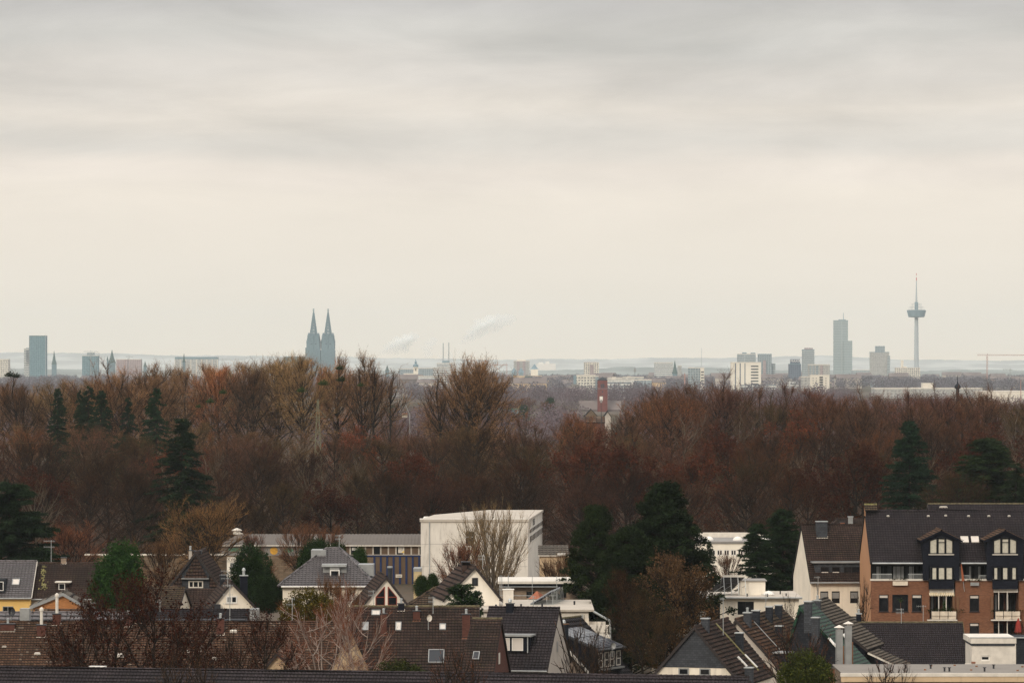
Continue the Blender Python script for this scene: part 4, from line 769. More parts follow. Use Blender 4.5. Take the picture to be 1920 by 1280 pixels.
# cream gable with triangular windows
R, fr, L, ez, rz, S, S2 = house_v('gabled_house', 'cream gabled house with two tall triangular red framed windows', 724, 1082, 679, 765, 1136, 420, 6.5, 9, 'cream2', 'tile_umber')
for sgn, (pa, pb) in ((-1, (704.5, 721)), (1, (727.5, 743.5))):
    a, b = fr.u(pa), fr.u(pb); w0, w1, w2 = fr.w(1134), fr.w(1119), fr.w(1099.5); inner = b if sgn < 0 else a; outer = a if sgn < 0 else b; p = fr.p
    pg = MB(); pg.slab([p(a,-.02,w0), p(b,-.02,w0), p(b,-.02,w2 if sgn < 0 else w1), p(a,-.02,w1 if sgn < 0 else w2)], .015)
    fm = MB()
    for (q0, q1) in (((inner,w0),(inner,w2)), ((outer,w0),(outer,w1)), ((outer,w1),(inner,w2)), ((outer,w1),(inner,w1)), ((outer,w0),(inner,w0))): fm.tube(p(q0[0],-.05,q0[1]), p(q1[0],-.05,q1[1]), .05, n=4)
    fo = fm.build('window', M['redframe'], R); pg.build('pane', M['glass'], fo)
chimney(R, fr, fr.u(731.5,-6), -6, fr.w(1088,0,-6), fr.w(1062,0,-6), .38, .38, 'darkmetal', flash=None, pots=1) if False else None
R2 = root('flue_pipe', 'black twin wall flue standing behind the gable with triangular windows', 'flue', at(731, 1110, 432)); g = MB(); g.tube(at(731,1110,432), at(731,1064,432), .22, n=10); g.build('pipe', M['darkmetal'], R2); g = MB(); g.tube(at(731,1064,432), at(731,1061,432), .28, n=10); g.build('cap', M['galv'], R2)
# low brown hipped roof
R, fr, L, ez, rz, S = house_u('house', 'low house with brown hipped roof between the two cream gables', 768, 862, 1101, 1140, 425, 0, 6, 'sand', 'tile_moss', hip=(815,850), gut=None)
# cream gable with one black window
R, fr, L, ez, rz, S, S2 = house_v('gabled_house', 'cream boarded gable with a single black framed window before the white block', 890.5, 1063, 835, 936, 1120, 412, 8.5, 9, 'cream2', 'tile_umber', th=.5)
window(R, fr, fr.u(885), fr.u(896), fr.w(1098), fr.w(1083), recess=0, out=.03, frame='blackframe', fw=.16, pane='skyglass')
roofchimney(R, S2, fr, 874, 1070, 1054, .75, .6, mat='tile_umber', flash=None, pots=0)
# umber terrace, middle front
R, fr, L, ez, rz, S = house_u('terrace_house', 'long umber tiled terrace with many roof windows in the middle foreground', 655, 893, 1137, 1262, 366, -1, 11, 'brick_pale', 'tile_umber', tw=.27, th=.34, cap='mosscap')
for px, py, w_, h_, pn_ in [(705,1149.5,.75,.6,'shutter'), (685.5,1175,.5,.95,'metal'), (747,1175,.5,1.0,'shutter'), (830,1176,.55,.7,'shutter'), (818,1231,1.35,1.55,'skyglass')]: skylight(R, S, px, py, w_, h_, 'metal', pn_)
for px, yb, yt, su, mt in [(752,1145,1132,.55,'slate_blue'), (719,1190,1151,.52,'brick_dark'), (781,1163,1146,.6,'brick_dark'), (874,1196,1152,.66,'brick_dark')]: roofchimney(R, S, fr, px, yb, yt, su, .55, mat=mt, pots=1, flash='terracotta' if mt != 'slate_blue' else 'offwhite')
R2 = root('row_house', 'mossy brown roofed house with dark brick gable and narrow pale window', 'house', at(900, 1255, 357)); fr = Fr(868, 357, -7.5); L = fr.u(938, 5.5); D = 11; p = fr.p; rz = fr.w(1160, L, D/2); ez = fr.w(1268, L, 0)
walls(R2, fr, L, D, ez, 'brick_dark', rz=rz-.15)
u0 = 0
roofpart(R2, [(p(u0-.5,-.35,ez-.3), p(L+.15,-.35,ez-.3), p(L+.15,D/2,rz), p(u0,D/2,rz)), (p(L+.15,D+.35,ez-.3), p(u0,D+.35,ez-.3), p(u0,D/2,rz), p(L+.15,D/2,rz))], 'tile_umber', [(p(u0,D/2,rz), p(L+.15,D/2,rz))], 'mosscap', tw=.27, verge='darkwood')
S = Slope(p(u0-.5,-.35,ez-.3), p(L+.15,-.35,ez-.3), p(L+.15,D/2,rz), p(u0,D/2,rz)); skylight(R2, S, 893, 1230, .55, .95, 'metal')
g = MB(); g.face([p(L+.03,4.2,fr.w(1245,L,4)), p(L+.03,5.2,fr.w(1245,L,4)), p(L+.03,5.2,fr.w(1224,L,4)), p(L+.03,4.2,fr.w(1224,L,4))]); g.build('window', M['offwhite'], R2)
# cream side gable showing between birch and umber roof
R, fr, L, ez, rz, S, S2 = house_v('side_wing', 'narrow sand coloured gable behind the white limbed birch', 657, 1176, 622, 690, 1243, 352, 0, 4, 'sand', 'tile_umber', cat='house')
R, fr, L, ez, rz, S, S2 = house_v('side_wing', 'low sand coloured gable under the red leaved tree left of the birch', 520, 1225, 488, 560, 1262, 348, 0, 4, 'sand', 'tile_brown', cat='house')
# anthracite house with shuttered dormer
fr = Fr(895, 372, -11); D = 11; L = fr.u(1047, D/2); p = fr.p; rz = fr.w(1139, L*.6, D/2); ez = fr.w(1250, L*.8, 0); R = root('house', 'anthracite tiled house with pale side gable and dormer with white roller shutters', 'house', p(L/2, D/2, 0))
walls(R, fr, L, D, ez, 'greyrender', rz=rz-.15); q1 = (p(-.1,-.4,ez-.3), p(L+.12,-.4,ez-.3), p(L+.12,D/2,rz), p(-.1,D/2,rz)); S = Slope(*q1)
roofpart(R, [q1, (p(L+.12,D+.4,ez-.3), p(-.1,D+.4,ez-.3), p(-.1,D/2,rz), p(L+.12,D/2,rz))], 'tile_dark', [(p(-.1,D/2,rz), p(L+.12,D/2,rz))], tw=.3, verge='darkwood')
roofchimney(R, S, fr, 955, 1150, 1132, .62, .6, mat='slate_blue', pots=0, flash='darkmetal', pipe=.3)
v_ = 1.0; a, b = fr.u(925,v_), fr.u(991,v_); w0, w1 = fr.w(1220,a,v_), fr.w(1192,a,v_)
g = MB(); g.box(fr, a, b, v_, 4.2, w0, w1); dmr = g.build('dormer', M['slate_blue'], R); box_part(dmr, fr, 'dormer_roof', 'metal', (a-.1, b+.3, v_-.3, 4.8, w1, w1+.14)); box_part(dmr, fr, 'downpipe', 'galv', (b-.1, b-.02, v_-.12, v_-.03, w0-.1, w1))
for pa, pb in ((936,956), (960,981)): window(dmr, fr, fr.u(pa,v_), fr.u(pb,v_), fr.w(1218.5,a,v_), fr.w(1195,a,v_), v=v_, recess=0, out=.02, pane='shutter', fw=.06)
window(R, fr, fr.u(975), fr.u(1003), ez-1.6, ez-.7, recess=0, out=.03, pane='shutter')
g = MB(); g.face([p(L+.02,4.6,fr.w(1221,L,4.6)), p(L+.02,5.3,fr.w(1221,L,4.6)), p(L+.02,5.3,fr.w(1202,L,4.6)), p(L+.02,4.6,fr.w(1202,L,4.6))]); g.build('window', M['metal'], R)
g = MB(); g.tube(p(-.1,-.5,ez-.32), p(L+.1,-.5,ez-.32), .08, n=8); g.build('gutter', M['metal'], R)
# house with the solar panel dormer
fr = Fr(925, 389, -27); p = fr.p; D = 7.8; a = fr.u(1015); rz = fr.w(1164, a); W = a+5.8; ez = rz-5.6
R = root('house', 'dark roofed brick house with solar panels on its long dormer', 'house', p(W/2, D/2, 0)); walls(R, fr, W, D, ez, 'brick_pale', ridge='v', gable=a, rz=rz-.08)
qr = (p(W+.4,-.2,ez-.3), p(W+.4,D+.2,ez-.3), p(a,D+.2,rz), p(a,-.2,rz)); ql = (p(-.4,D+.2,ez-.3), p(-.4,-.2,ez-.3), p(a,-.2,rz), p(a,D+.2,rz))
roofpart(R, [qr, ql], 'tile_black', [(p(a,-.2,rz), p(a,D+.2,rz))], 'mosscap', tw=.4, th=.5)
g = MB(); q0, q1_ = p(W+.4,-.24,ez-.3), p(a,-.24,rz)
g.slab([q0, q0+Vector((0,0,.28)), q1_+Vector((0,0,.28)), q1_], .06); g.slab([q1_, q1_+Vector((0,0,.28)), q0+Vector((0,0,.28)), q0], .06); g.build('verge_board', M['offwhite'], R)
du = a+5.05; d0, d1 = 1.1, 6.1; zt = rz-.8; zf = rz-2.6
g = MB(); g.hexa([p(a+.6,d0,zf-2.2), p(du,d0,zf-2.0), p(du,d1,zf-2.0), p(a+.6,d1,zf-2.2)], [p(a+.6,d0,zt), p(du,d0,zf), p(du,d1,zf), p(a+.6,d1,zt)]); dmr = g.build('dormer', M['slate_blue'], R)
g = MB(); g.slab([p(a+.3,d0-.3,zt+.16), p(du+.35,d0-.3,zf+.10), p(du+.35,d1+.3,zf+.10), p(a+.3,d1+.3,zt+.16)], .14); g.build('dormer_roof', M['darkmetal'], dmr)
for (s0, s1, t0, t1) in ((.5, 2.8, d0-.1, d0+2.5), (2.9, 5.1, d0-.1, d0+2.5), (.5, 2.8, d0+2.6, d0+5.1), (2.9, 5.1, d0+2.6, d0+5.1)):
    g = MB(); zz_ = lambda s: zt+.24+(zf-zt-.06)*((s-.3)/5.1); g.slab([p(a+s0,t0,zz_(s0)), p(a+s1,t0,zz_(s1)), p(a+s1,t1,zz_(s1)), p(a+s0,t1,zz_(s0))], .05); g.build('solar_panel', M['solar'], dmr)
for t0 in (1.25, 2.5, 3.6, 4.9):
    g = MB(); w0, w1 = zf-1.5, zf-.15
    for (x0, x1, z0, z1) in ((t0, t0+.09, w0, w1), (t0+.78, t0+.87, w0, w1), (t0, t0+.87, w0, w0+.1), (t0, t0+.87, w1-.1, w1), (t0, t0+.87, w0+.6, w0+.68)): g.box(fr, du, du+.07, x0, x1, z0, z1)
    o = g.build('window', M['offwhite'], dmr); g = MB(); g.box(fr, du+.005, du+.03, t0+.05, t0+.82, w0+.05, w1-.05); g.build('pane', M['glass'], o)
box_part(dmr, fr, 'window_ledge', 'metal', (du-.1, du+.3, d0, d1, zf-1.75, zf-1.6))
chimney(R, fr, a+2.0, .5, rz-2.0, fr.w(1170,a+2,.5), .62, .62, 'slate', cap='wood', pots=0, flash=None, pipe=.25)
# flat roofed house with solar rack
fr = Fr(880, 406, 0); D = 17; p = fr.p; L = fr.u(1104); zr = fr.w(1143); R = root('flat_roofed_house', 'flat pale roofed house with tilted solar collectors on stilts', 'house', p(L/2, D/2, 0))
walls(R, fr, L, D, zr-.75, 'cream', z0=0); box_part(R, fr, 'roof', 'roofwhite', (-.3, fr.u(1114), -.4, D, zr-.12, zr+.06)); box_part(R, fr, 'fascia', 'offwhite', (0, fr.u(1103.5), -.02, D-.2, zr-.75, zr-.12))
box_part(R, fr, 'roof_edge', 'offwhite', (fr.u(880), fr.u(1048), -.42, -.1, zr+.06, zr+.14))
chimney(R, fr, fr.u(953,7), 7, zr, fr.w(1105,0,7), 1.0, .7, 'offwhite', cap='white', flash=None)
for px, v_ in ((1016.5,4), (977,3), (1077,8), (930,2)): g = MB(); g.tube(p(fr.u(px,v_),v_,zr+.06), p(fr.u(px,v_),v_,zr+.42), .09, n=8); g.build('vent_pipe', M['darkmetal'], R)
g = MB(); g.tube(p(L+.4,-.3,zr-.1), p(L+1.1,-.3,zr-.5), .1, n=8); g.tube(p(L+1.1,-.3,zr-.5), p(L+2.0,-.3,zr-1.0), .1, n=8); g.tube(p(L+2.0,-.3,zr-1.0), p(L+2.0,-.3,0), .1, n=8); g.build('downpipe', M['galv'], R)
g = MB()
for i in range(14): g.box(fr, L+.15+i*.12, L+.23+i*.12, -.6, -.55, fr.w(1192), fr.w(1172))
g.box(fr, L+.1, L+1.9, -.6, -.5, fr.w(1172), fr.w(1170)); g.build('balcony_railing', M['offwhite'], R); g = MB(); g.box(fr, L+.0, L+1.6, 1.2, 1.3, fr.w(1186), fr.w(1166)); g.build('balcony_screen', M['offwhite'], R); box_part(R, fr, 'balcony_slab', 'offwhite', (L, L+2, -.6, 3, fr.w(1195), fr.w(1192)))
box_part(R, fr, 'wall_lamp', 'galv', (fr.u(1090), fr.u(1093), -.15, 0, fr.w(1160), fr.w(1151)))
fs = Fr(993, 415, 0); Rs = root('solar_collector', 'rack of tilted solar collectors seen from the side on the flat pale roof', 'solar panel', fs.p(0, 0, zr)); p = fs.p; x0 = fs.u(994); x1 = fs.u(1035); hz = fs.w(1108)-zr; z = zr+.1
for i in range(4): g = MB(); v_ = -1.5+i*2.2; dx = i*.28; g.slab([p(x0+dx,v_,z), p(x1+dx,v_,z+hz), p(x1+dx,v_+2.0,z+hz), p(x0+dx,v_+2.0,z)], .08); g.build('collector', M['solar'], Rs)
g = MB()
for i in range(9):
    v_ = -1.5+i*1.05; dx = i*.14
    for q in (.72, .98): g.tube(p(x0+(x1-x0)*q+dx,v_,z+hz*q), p(x0+(x1-x0)*(q+.05)+dx,v_,z-.05), .03, n=4)
    g.tube(p(x0+dx,v_,z), p(x1+dx+.2,v_,z), .025, n=4)
g.build('stand', M['galv'], Rs)
# scaffolded house behind
fr = Fr(937, 440, 0); D = 12; L = fr.u(1092); p = fr.p; zr = fr.w(1090); R = root('bungalow', 'brick bungalow with flat white roof and deep dark fascia behind the solar collectors', 'house', p(L/2, D/2, 0))
walls(R, fr, L, D, zr-.5, 'brick_pale', [(fr.u(987), fr.u(1003), fr.w(1120), fr.w(1108)), (fr.u(1050), fr.u(1062), fr.w(1120), fr.w(1108))], v0=0)
box_part(R, fr, 'roof', 'offwhite', (-.2, L, -1.2, D-4, zr-.15, zr+.1)); box_part(R, fr, 'fascia', 'slate_blue', (.4, L, -.9, D-.5, fr.w(1099), zr-.15)); box_part(R, fr, 'porch_wall', 'offwhite', (fr.u(948), fr.u(959), -.6, .3, 0, fr.w(1095)))
for pa, pb in ((987,1003), (1050,1062)): window(R, fr, fr.u(pa), fr.u(pb), fr.w(1120), fr.w(1108), frame='blackframe')
Rs = root('scaffold', 'greenish scaffold poles at the left end of the flat roofed brick bungalow', 'scaffold', at(945, 1130, 437)); f2 = Fr(936, 436, 0); g = MB()
for px in (937.5, 941, 953): g.tube(f2.p(f2.u(px),0,5), f2.p(f2.u(px),0,f2.w(1078)), .035, n=5)
for px in (998, 1044): g.tube(f2.p(f2.u(px),0,5), f2.p(f2.u(px),0,f2.w(1079)), .03, n=5)
for y in (1099.5, 1105, 1116): g.tube(f2.p(f2.u(936),0,f2.w(y)), f2.p(f2.u(1046 if y != 1105 else 955),0,f2.w(y)), .03, n=5)
g.build('scaffold_pole', M['galv'], Rs)
R = root('sloped_canopy', 'orange pyramid shaped canopy beside the solar collectors', 'canopy', at(1003, 1124, 428)); g = MB(); A, B, T, Bk = at(990,1122,428), at(1013,1122,428), at(1007,1107,430), at(1020,1116,434)
g.face([A, B, T]); g.face([B, Bk, T]); g.face([Bk, A, T]); g.build('canvas', M['orangecloth'], R); g = MB(); g.tube(A, A-Vector((0,0,3)), .05); g.tube(B, B-Vector((0,0,3)), .05); g.tube(Bk, Bk-Vector((0,0,3)), .05); g.build('post', M['galv'], R)
# long fibre cement shed
fr = Fr(412, 618, 0); D = 16; L = fr.u(800); p = fr.p; zr = fr.w(1001,0,D/2); ze = fr.w(1021.5); R = root('workshop_hall', 'long workshop hall with corrugated grey roof, painted letters and blue steel frame', 'hall', p(L/2, D/2, 0))
walls(R, fr, L, D, ze-.1, 'blockwork'); h = 3.2
g = MB()
for i in range(int(L/.5)+1):
    x0 = i*.5; x1 = min(L+.3, x0+.25); x2 = min(L+.3, x0+.5)
    tl = max(0, 1-x0/ (fr.u(438,8)-fr.u(412))) if x0 < 4 else 0
    for a_, b_, q in ((x0, x1, .07), (x1, x2, 0)):
        ka = min(1, max(.05, a_/2.1)); kb = min(1, max(.05, b_/2.1)); g.face([p(a_,-.5,ze+(.07-q)), p(b_,-.5,ze+q), p(b_,-.5+(D/2+.5)*kb,ze+(zr-ze)*kb+q), p(a_,-.5+(D/2+.5)*ka,ze+(zr-ze)*ka+(.07-q))])
g.face([p(L,D+.5,ze), p(0,D+.5,ze), p(2.1,D/2,zr), p(L,D/2,zr)]); g.face([p(0,D+.5,ze), p(0,-.5,ze), p(2.1,D/2,zr)]); g.build('roof', M['eternit'], R)
box_part(R, fr, 'gutter', 'offwhite', (-.2, L, -.62, -.5, ze-.12, ze+.02))
g = MB(); g.lathe(p(fr.u(444,D/2),D/2,zr), [(.55,0), (.55,.3), (.35,.45), (.75,.5), (.75,.62), (.1,.9)], 12); g.lathe(p(fr.u(451,D/2),D/2,zr), [(.35,0), (.35,.12), (.02,.25)], 10); g.build('roof_vent', M['offwhite'], R)
box_part(R, fr, 'upper_wall', 'roofgrey', (fr.u(413), fr.u(571), -.02, .1, fr.w(1041), fr.w(1022.5)))
def disc(parent, c, rx, rz_, name, mat, n=20):
    g = MB(); g.slab([c+Vector((math.cos(t)*rx, 0, math.sin(t)*rz_)) for t in [2*math.pi*i/n for i in range(n)]], .03); return g.build(name, M[mat], parent)
M['pylonsteel'] = plain('pylon_steel', (.17,.16,.10), .8); M['vanbeige'] = plain('van_beige', (.50,.38,.20), .6); M['signyellow'] = plain('sign_yellow', (.62,.32,.04), .7); M['signgreen'] = plain('sign_green', (.10,.22,.14), .7); M['signyel2'] = plain('sign_bright_yellow', (.75,.5,.06), .7)
disc(R, p(fr.u(513.5),-.05,fr.w(1032)), .55, .55, 'round_sign', 'signyellow'); disc(R, p(fr.u(540),-.05,fr.w(1031)), .75, .34, 'oval_sign', 'signgreen'); disc(R, p(fr.u(440),-.05,fr.w(1030)), .9, .28, 'oval_sign', 'signgreen')
def text(parent, s, c, size, mat, name='lettering', ext=.01):
    cu = bpy.data.curves.new(name, 'FONT'); cu.body = s; cu.size = size; cu.extrude = ext; cu.align_x = 'CENTER'; cu.align_y = 'CENTER'
    t_ = bpy.data.objects.new(name+'_curve', cu); COL.objects.link(t_); dg = bpy.context.evaluated_depsgraph_get(); me = bpy.data.meshes.new_from_object(t_.evaluated_get(dg)); bpy.data.objects.remove(t_)
    o = bpy.data.objects.new(name, me); COL.objects.link(o); me.materials.clear(); me.materials.append(M[mat]); o.parent = parent; o.rotation_euler = (math.pi/2, 0, 0); o.location = c-woff(parent); return o
b1_ = fr.u(571)
for i in range(16):
    a = b1_+i*(L-b1_)/16.; window(R, fr, a, a+(L-b1_)/16-.04, fr.w(1040), fr.w(1023), recess=0, out=.02, frame='offwhite', pane='rustpane' if i % 3 else 'glass', fw=.07)
bs = MB(); bs.box(fr, b1_+5, L, -.15, 0, fr.w(1043), fr.w(1040.5))
for i in range(9): a = fr.u(702+i*12); bs.box(fr, a-.14, a+.14, -.18, 0, 0, fr.w(1043))
bs.build('steel_frame', M['blue'], R); box_part(R, fr, 'door_panel', 'rustpane', (fr.u(700), L, -.06, 0, 0, fr.w(1043)))
sg = box_part(R, fr, 'sign', 'offwhite', (fr.u(746.5), fr.u(758), -.12, -.08, fr.w(1036), fr.w(1025))); text(sg, '7', p(fr.u(754),-.14,fr.w(1029)), .55, 'darkmetal'); text(sg, 'SCH', p(fr.u(749.5),-.14,fr.w(1028)), .26, 'darkmetal')
g = MB(); g.face([p(fr.u(752.5),-.13,fr.w(1035.5)), p(fr.u(757.5),-.13,fr.w(1035.5)), p(fr.u(757.5),-.13,fr.w(1031.5))]); g.build('sign_corner', M['signyel2'], sg)
sg = box_part(R, fr, 'sign', 'white', (fr.u(660), fr.u(669), -.12, -.08, fr.w(1031), fr.w(1026))); text(sg, 'KFZ', p(fr.u(664.5),-.14,fr.w(1028.5)), .28, 'darkmetal')
sg = box_part(R, fr, 'sign', 'offwhite', (fr.u(742), fr.u(754), -.26, -.2, fr.w(1082), fr.w(1076))); text(sg, 'LOJA', p(fr.u(748),-.28,fr.w(1079)), .28, 'darkmetal')
sg = box_part(R, fr, 'sign', 'cream2', (fr.u(426), fr.u(452), -.3, -.2, fr.w(1054), fr.w(1044))); text(sg, 'LKW-FA', p(fr.u(438),-.33,fr.w(1048)), .62, 'darkmetal'); box_part(R, fr, 'front_wall', 'cream2', (fr.u(424), fr.u(436), -.25, 0, 0, fr.w(1044)))
box_part(R, fr, 'gate_panel', 'metal', (fr.u(432), fr.u(448), -.28, -.25, fr.w(1076), fr.w(1052)))
R = root('garden_wall', 'long brown block wall with pale coping left of the workshop hall', 'wall', at(340, 1075, 600)); f2 = Fr(160, 600, 0)
box_part(R, f2, 'wall', 'blockwork', (0, f2.u(425), 0, .4, 0, f2.w(1041))); box_part(R, f2, 'coping', 'cream2', (-.1, f2.u(425), -.1, .5, f2.w(1041), f2.w(1038)))
R = root('delivery_van', 'grey and yellow van body parked before the white block', 'van', at(782, 1090, 560)); f2 = Fr(775.5, 560, 0); box_part(R, f2, 'van_body', 'vanbeige', (0, f2.u(790), 0, 4, .4, f2.w(1071))); box_part(R, f2, 'van_roof', 'metal', (-.03, f2.u(790)+.03, -.03, 4.03, f2.w(1071), f2.w(1065)))
# white block
fr = Fr(789, 600, 0); D = 17; p = fr.p; L = fr.u(990); zr = fr.w(978); R = root('office_block', 'tall blank white block with flat roof and stained walls', 'building', p(L/2, D/2, 0))
hs = [(fr.u(872), fr.u(890.5), fr.w(1024), fr.w(995))]; walls(R, fr, L, 22, zr, 'dirtywhite', hs)
g = MB(); e = p(fr.u(990),0,0); bx_, by_ = XX(1017, 640), 640.
g.hexa([e, Vector((bx_,by_,0)), Vector((bx_-3,by_+2,0)), p(L,21.5,0)], [p(L,0,zr), Vector((bx_,by_,zr)), Vector((bx_-3,by_+2,zr)), p(L,21.5,zr)]); g.build('side_wing', M['dirtywhite'], R)
g = MB(); g.slab([p(-.15,-.15,zr+.35), p(L+.1,-.15,zr+.35), Vector((bx_+.15,by_,zr+.35)), Vector((bx_-8,by_,zr+.35)), p(1.5,D+2,zr+.35)], .35); g.build('roof', M['roofwhite'], R)
g = MB(); g.box(fr, -.15, L+.1, -.15, .1, zr+.35, zr+.5); g.build('parapet', M['white'], R)
g = MB(); g.tube(p(1.2,-.1,0), p(1.2,-.1,zr), .07, n=6); g.build('downpipe', M['galv'], R)
for q_ in range(1,4): g = MB(); g.box(fr, .02, L-.02, -.012, .0, zr-q_*3.1, zr-q_*3.1+.035); g.build('panel_joint', M['roofgrey'], R)
window(R, fr, fr.u(872), fr.u(890.5), fr.w(1024), fr.w(995), frame='white', trans=(.62,), fw=.1)
g = MB(); s0 = Vector(e); s1 = Vector((bx_,by_,0)); dv = (s1-s0); dl = dv.length; dv.normalize(); nn = Vector((dv.y,-dv.x,0))
for i in range(10):
    for (z0, z1) in ((fr.w(1003), fr.w(993)), (fr.w(1020), fr.w(1006))):
        g = MB(); a = s0+dv*(4+i*3.7)+nn*.05; b = a+dv*2.7
        g.slab([a+Vector((0,0,z0)), b+Vector((0,0,z0)), b+Vector((0,0,z1)), a+Vector((0,0,z1))], .04); o = g.build('window', M['white'], R)
        g = MB(); a = a+dv*.3+nn*.02; b = a+dv*2.1; g.face([a+Vector((0,0,z0+.1)), b+Vector((0,0,z0+.1)), b+Vector((0,0,z1-.1)), a+Vector((0,0,z1-.1))]); g.build('pane', M['glass'], o)
t_ = text(R, 'ISB', s0+dv*14+nn*.1+Vector((0,0,fr.w(985))), 1.3, 'slate_grey'); t_.rotation_euler = (math.pi/2, 0, math.atan2(dv.y, dv.x)); t_.scale = (3.2, 1, 1)
R = root('small_hall', 'low building with ribbed brown roof right of the white block', 'building', at(1040, 1060, 560)); f2 = Fr(1012, 560, 0); box_part(R, f2, 'wall', 'sand', (0, f2.u(1066), 0, 8, 0, f2.w(1043)))
q = (f2.p(-.2,-.4,f2.w(1040)), f2.p(f2.u(1066),-.4,f2.w(1040)), f2.p(f2.u(1066),5,f2.w(1022,0,5)), f2.p(-.2,5,f2.w(1022,0,5))); roofpart(R, [q], 'tile_pale', tw=.5, th=1.2, verge='offwhite'); box_part(R, f2, 'canopy', 'white', (f2.u(1045), f2.u(1060), -.8, -.45, f2.w(1040), f2.w(1036)))
# pale hall with roof domes
fr = Fr(1312, 570, 0); D = 14; p = fr.p; L = fr.u(1450); zr = fr.w(1018); R = root('flat_roofed_hall', 'pale flat roofed hall with white roof domes, half hidden by dark conifers', 'hall', p(L/2, D/2, 0))
hs = [(fr.u(1331+i*13), fr.u(1342+i*13), fr.w(1041), fr.w(1030)) for i in range(7)]; walls(R, fr, L, D, zr, 'cream2', hs)
for a, b, c, d in hs: window(R, fr, a, b, c, d, mull=(.5,), fw=.12)
box_part(R, fr, 'roof', 'roofgrey', (-.2, L+.2, -.2, D, zr, zr+.25)); box_part(R, fr, 'roof_edge', 'offwhite', (-.25, L+.25, D-.3, D, zr+.25, zr+.9))
for px in (1329, 1383, 1433): g = MB(); g.lathe(p(fr.u(px,3),3,zr+.25), [(.62,0), (.62,.15), (.5,.35), (.25,.5), (.01,.55)], 14); g.build('roof_dome', M['white'], R)
g = MB(); g.tube(p(fr.u(1408,6),6,zr), p(fr.u(1408,6),6,fr.w(1000,0,6)), .12); g.build('flue_pipe', M['galv'], R)
# flat roofed cream house
fr = Fr(1228, 430, 0); D = 12; p = fr.p; L = fr.u(1498); zr = fr.w(1119); R = root('flat_roofed_house', 'cream flat roofed house with one large dark window behind the brown chimneys', 'house', p(L/2, D/2, 0))
hs = [(fr.u(1383), fr.u(1413.5), fr.w(1151.5), fr.w(1127)), (fr.u(1328), fr.u(1350), fr.w(1165), fr.w(1127)), (fr.u(1250), fr.u(1290), fr.w(1135), fr.w(1126))]; walls(R, fr, L, D, zr-.15, 'cream', hs)
for i, (a, b, c, d) in enumerate(hs): window(R, fr, a, b, c, d, frame='blackframe', mull=(.5,))
box_part(R, fr, 'roof', 'roofwhite', (-.4, L+.3, -.5, D, zr-.15, zr)); g = MB(); g.tube(p(-.4,-.55,zr-.05), p(L+.3,-.55,zr-.05), .11, n=8); g.build('gutter', M['metal'], R)
box_part(R, fr, 'roof_house', 'cream2', (fr.u(1387,4), fr.u(1435,4), 4, 8, zr, fr.w(1089,0,4))); box_part(R, fr, 'roof_house_cover', 'roofgrey', (fr.u(1385,4), fr.u(1438,4), 3.8, 8.2, fr.w(1089,0,4), fr.w(1087.5,0,4)))
g = MB(); g.lathe(p(fr.u(1441,3),3,zr), [(.5,0), (.5,.12), (.6,.14), (.35,.4), (.01,.5)], 14); g.build('roof_dome', M['white'], R)
for px, v_ in ((1401,1.5), (1439,1), (1474,2), (1463,6)): g = MB(); g.tube(p(fr.u(px,v_),v_,zr), p(fr.u(px,v_),v_,zr+.3), .07, n=8); g.build('vent_pipe', M['darkmetal'], R)
fs = Fr(1350, 433, 0); Rs = root('solar_collector', 'solar collector frame with four legs on the cream flat roof', 'solar panel', fs.p(1, 0, zr)); x0, x1 = fs.u(1357), fs.u(1397); pz = fs.w(1080)-zr; p2 = fs.p
g = MB(); g.slab([p2(x0-1.3,3.2,zr+.3), p2(x1-1.3,3.2,zr+.3), p2(x1,.4,zr+pz), p2(x0,.4,zr+pz)][::-1], .09); g.build('collector', M['solar'], Rs)
g = MB(); g.box(fs, x0-.05, x1+.05, .3, .42, zr+pz-.1, zr+pz+.1); g.build('top_rail', M['offwhite'], Rs)
for i in range(4): g = MB(); x = x0+(x1-x0)*i/3; g.tube(p2(x,.4,zr+pz), p2(x+.1,0,zr), .045, n=5); g.tube(p2(x,.4,zr+pz*.5), p2(x-.9,2.8,zr+.2), .03, n=4); g.build('leg', M['galv'], Rs)
# white house with slate chimney
fr = Fr(1520, 455, 5); D = 12; p = fr.p; L = fr.u(1640); rz = fr.w(984,0,D/2); ez = fr.w(1092,1,-.3); R = root('house', 'tall cream house with dark tiled roof, wide slate dormer and slate chimney', 'house', p(L/2, D/2, 0))
hs = [(fr.u(a), fr.u(b), fr.w(1130.5), fr.w(1108)) for a, b in ((1538,1553), (1559.5,1574.5), (1594,1609))]+[(fr.u(a), fr.u(b), fr.w(1172), fr.w(1155)) for a, b in ((1562,1576), (1594,1609))]
walls(R, fr, L, D, ez+.2, 'cream', hs, rz=rz-.15); q1 = (p(-.12,-.5,ez), p(L,-.5,ez), p(L,D/2,rz), p(-.12,D/2,rz)); S = Slope(*q1)
roofpart(R, [q1, (p(L,D+.5,ez), p(-.12,D+.5,ez), p(-.12,D/2,rz), p(L,D/2,rz))], 'tile_umber', [(p(-.12,D/2,rz), p(L,D/2,rz))], tw=.26, th=.32)
for i, (a, b, c, d) in enumerate(hs): window(R, fr, a, b, c, d, frame='blackframe', blind=[(0,1,.4 if i < 3 else .7,.93)], blindmat='metal')
g = MB(); g.tube(p(-.12,-.6,ez), p(L,-.6,ez), .09, n=8); g.tube(p(.5,-.6,ez), p(.7,-.15,ez-.8), .05, n=6); g.tube(p(.7,-.15,ez-.8), p(.7,-.15,0), .05, n=6); g.build('gutter', M['metal'], R)
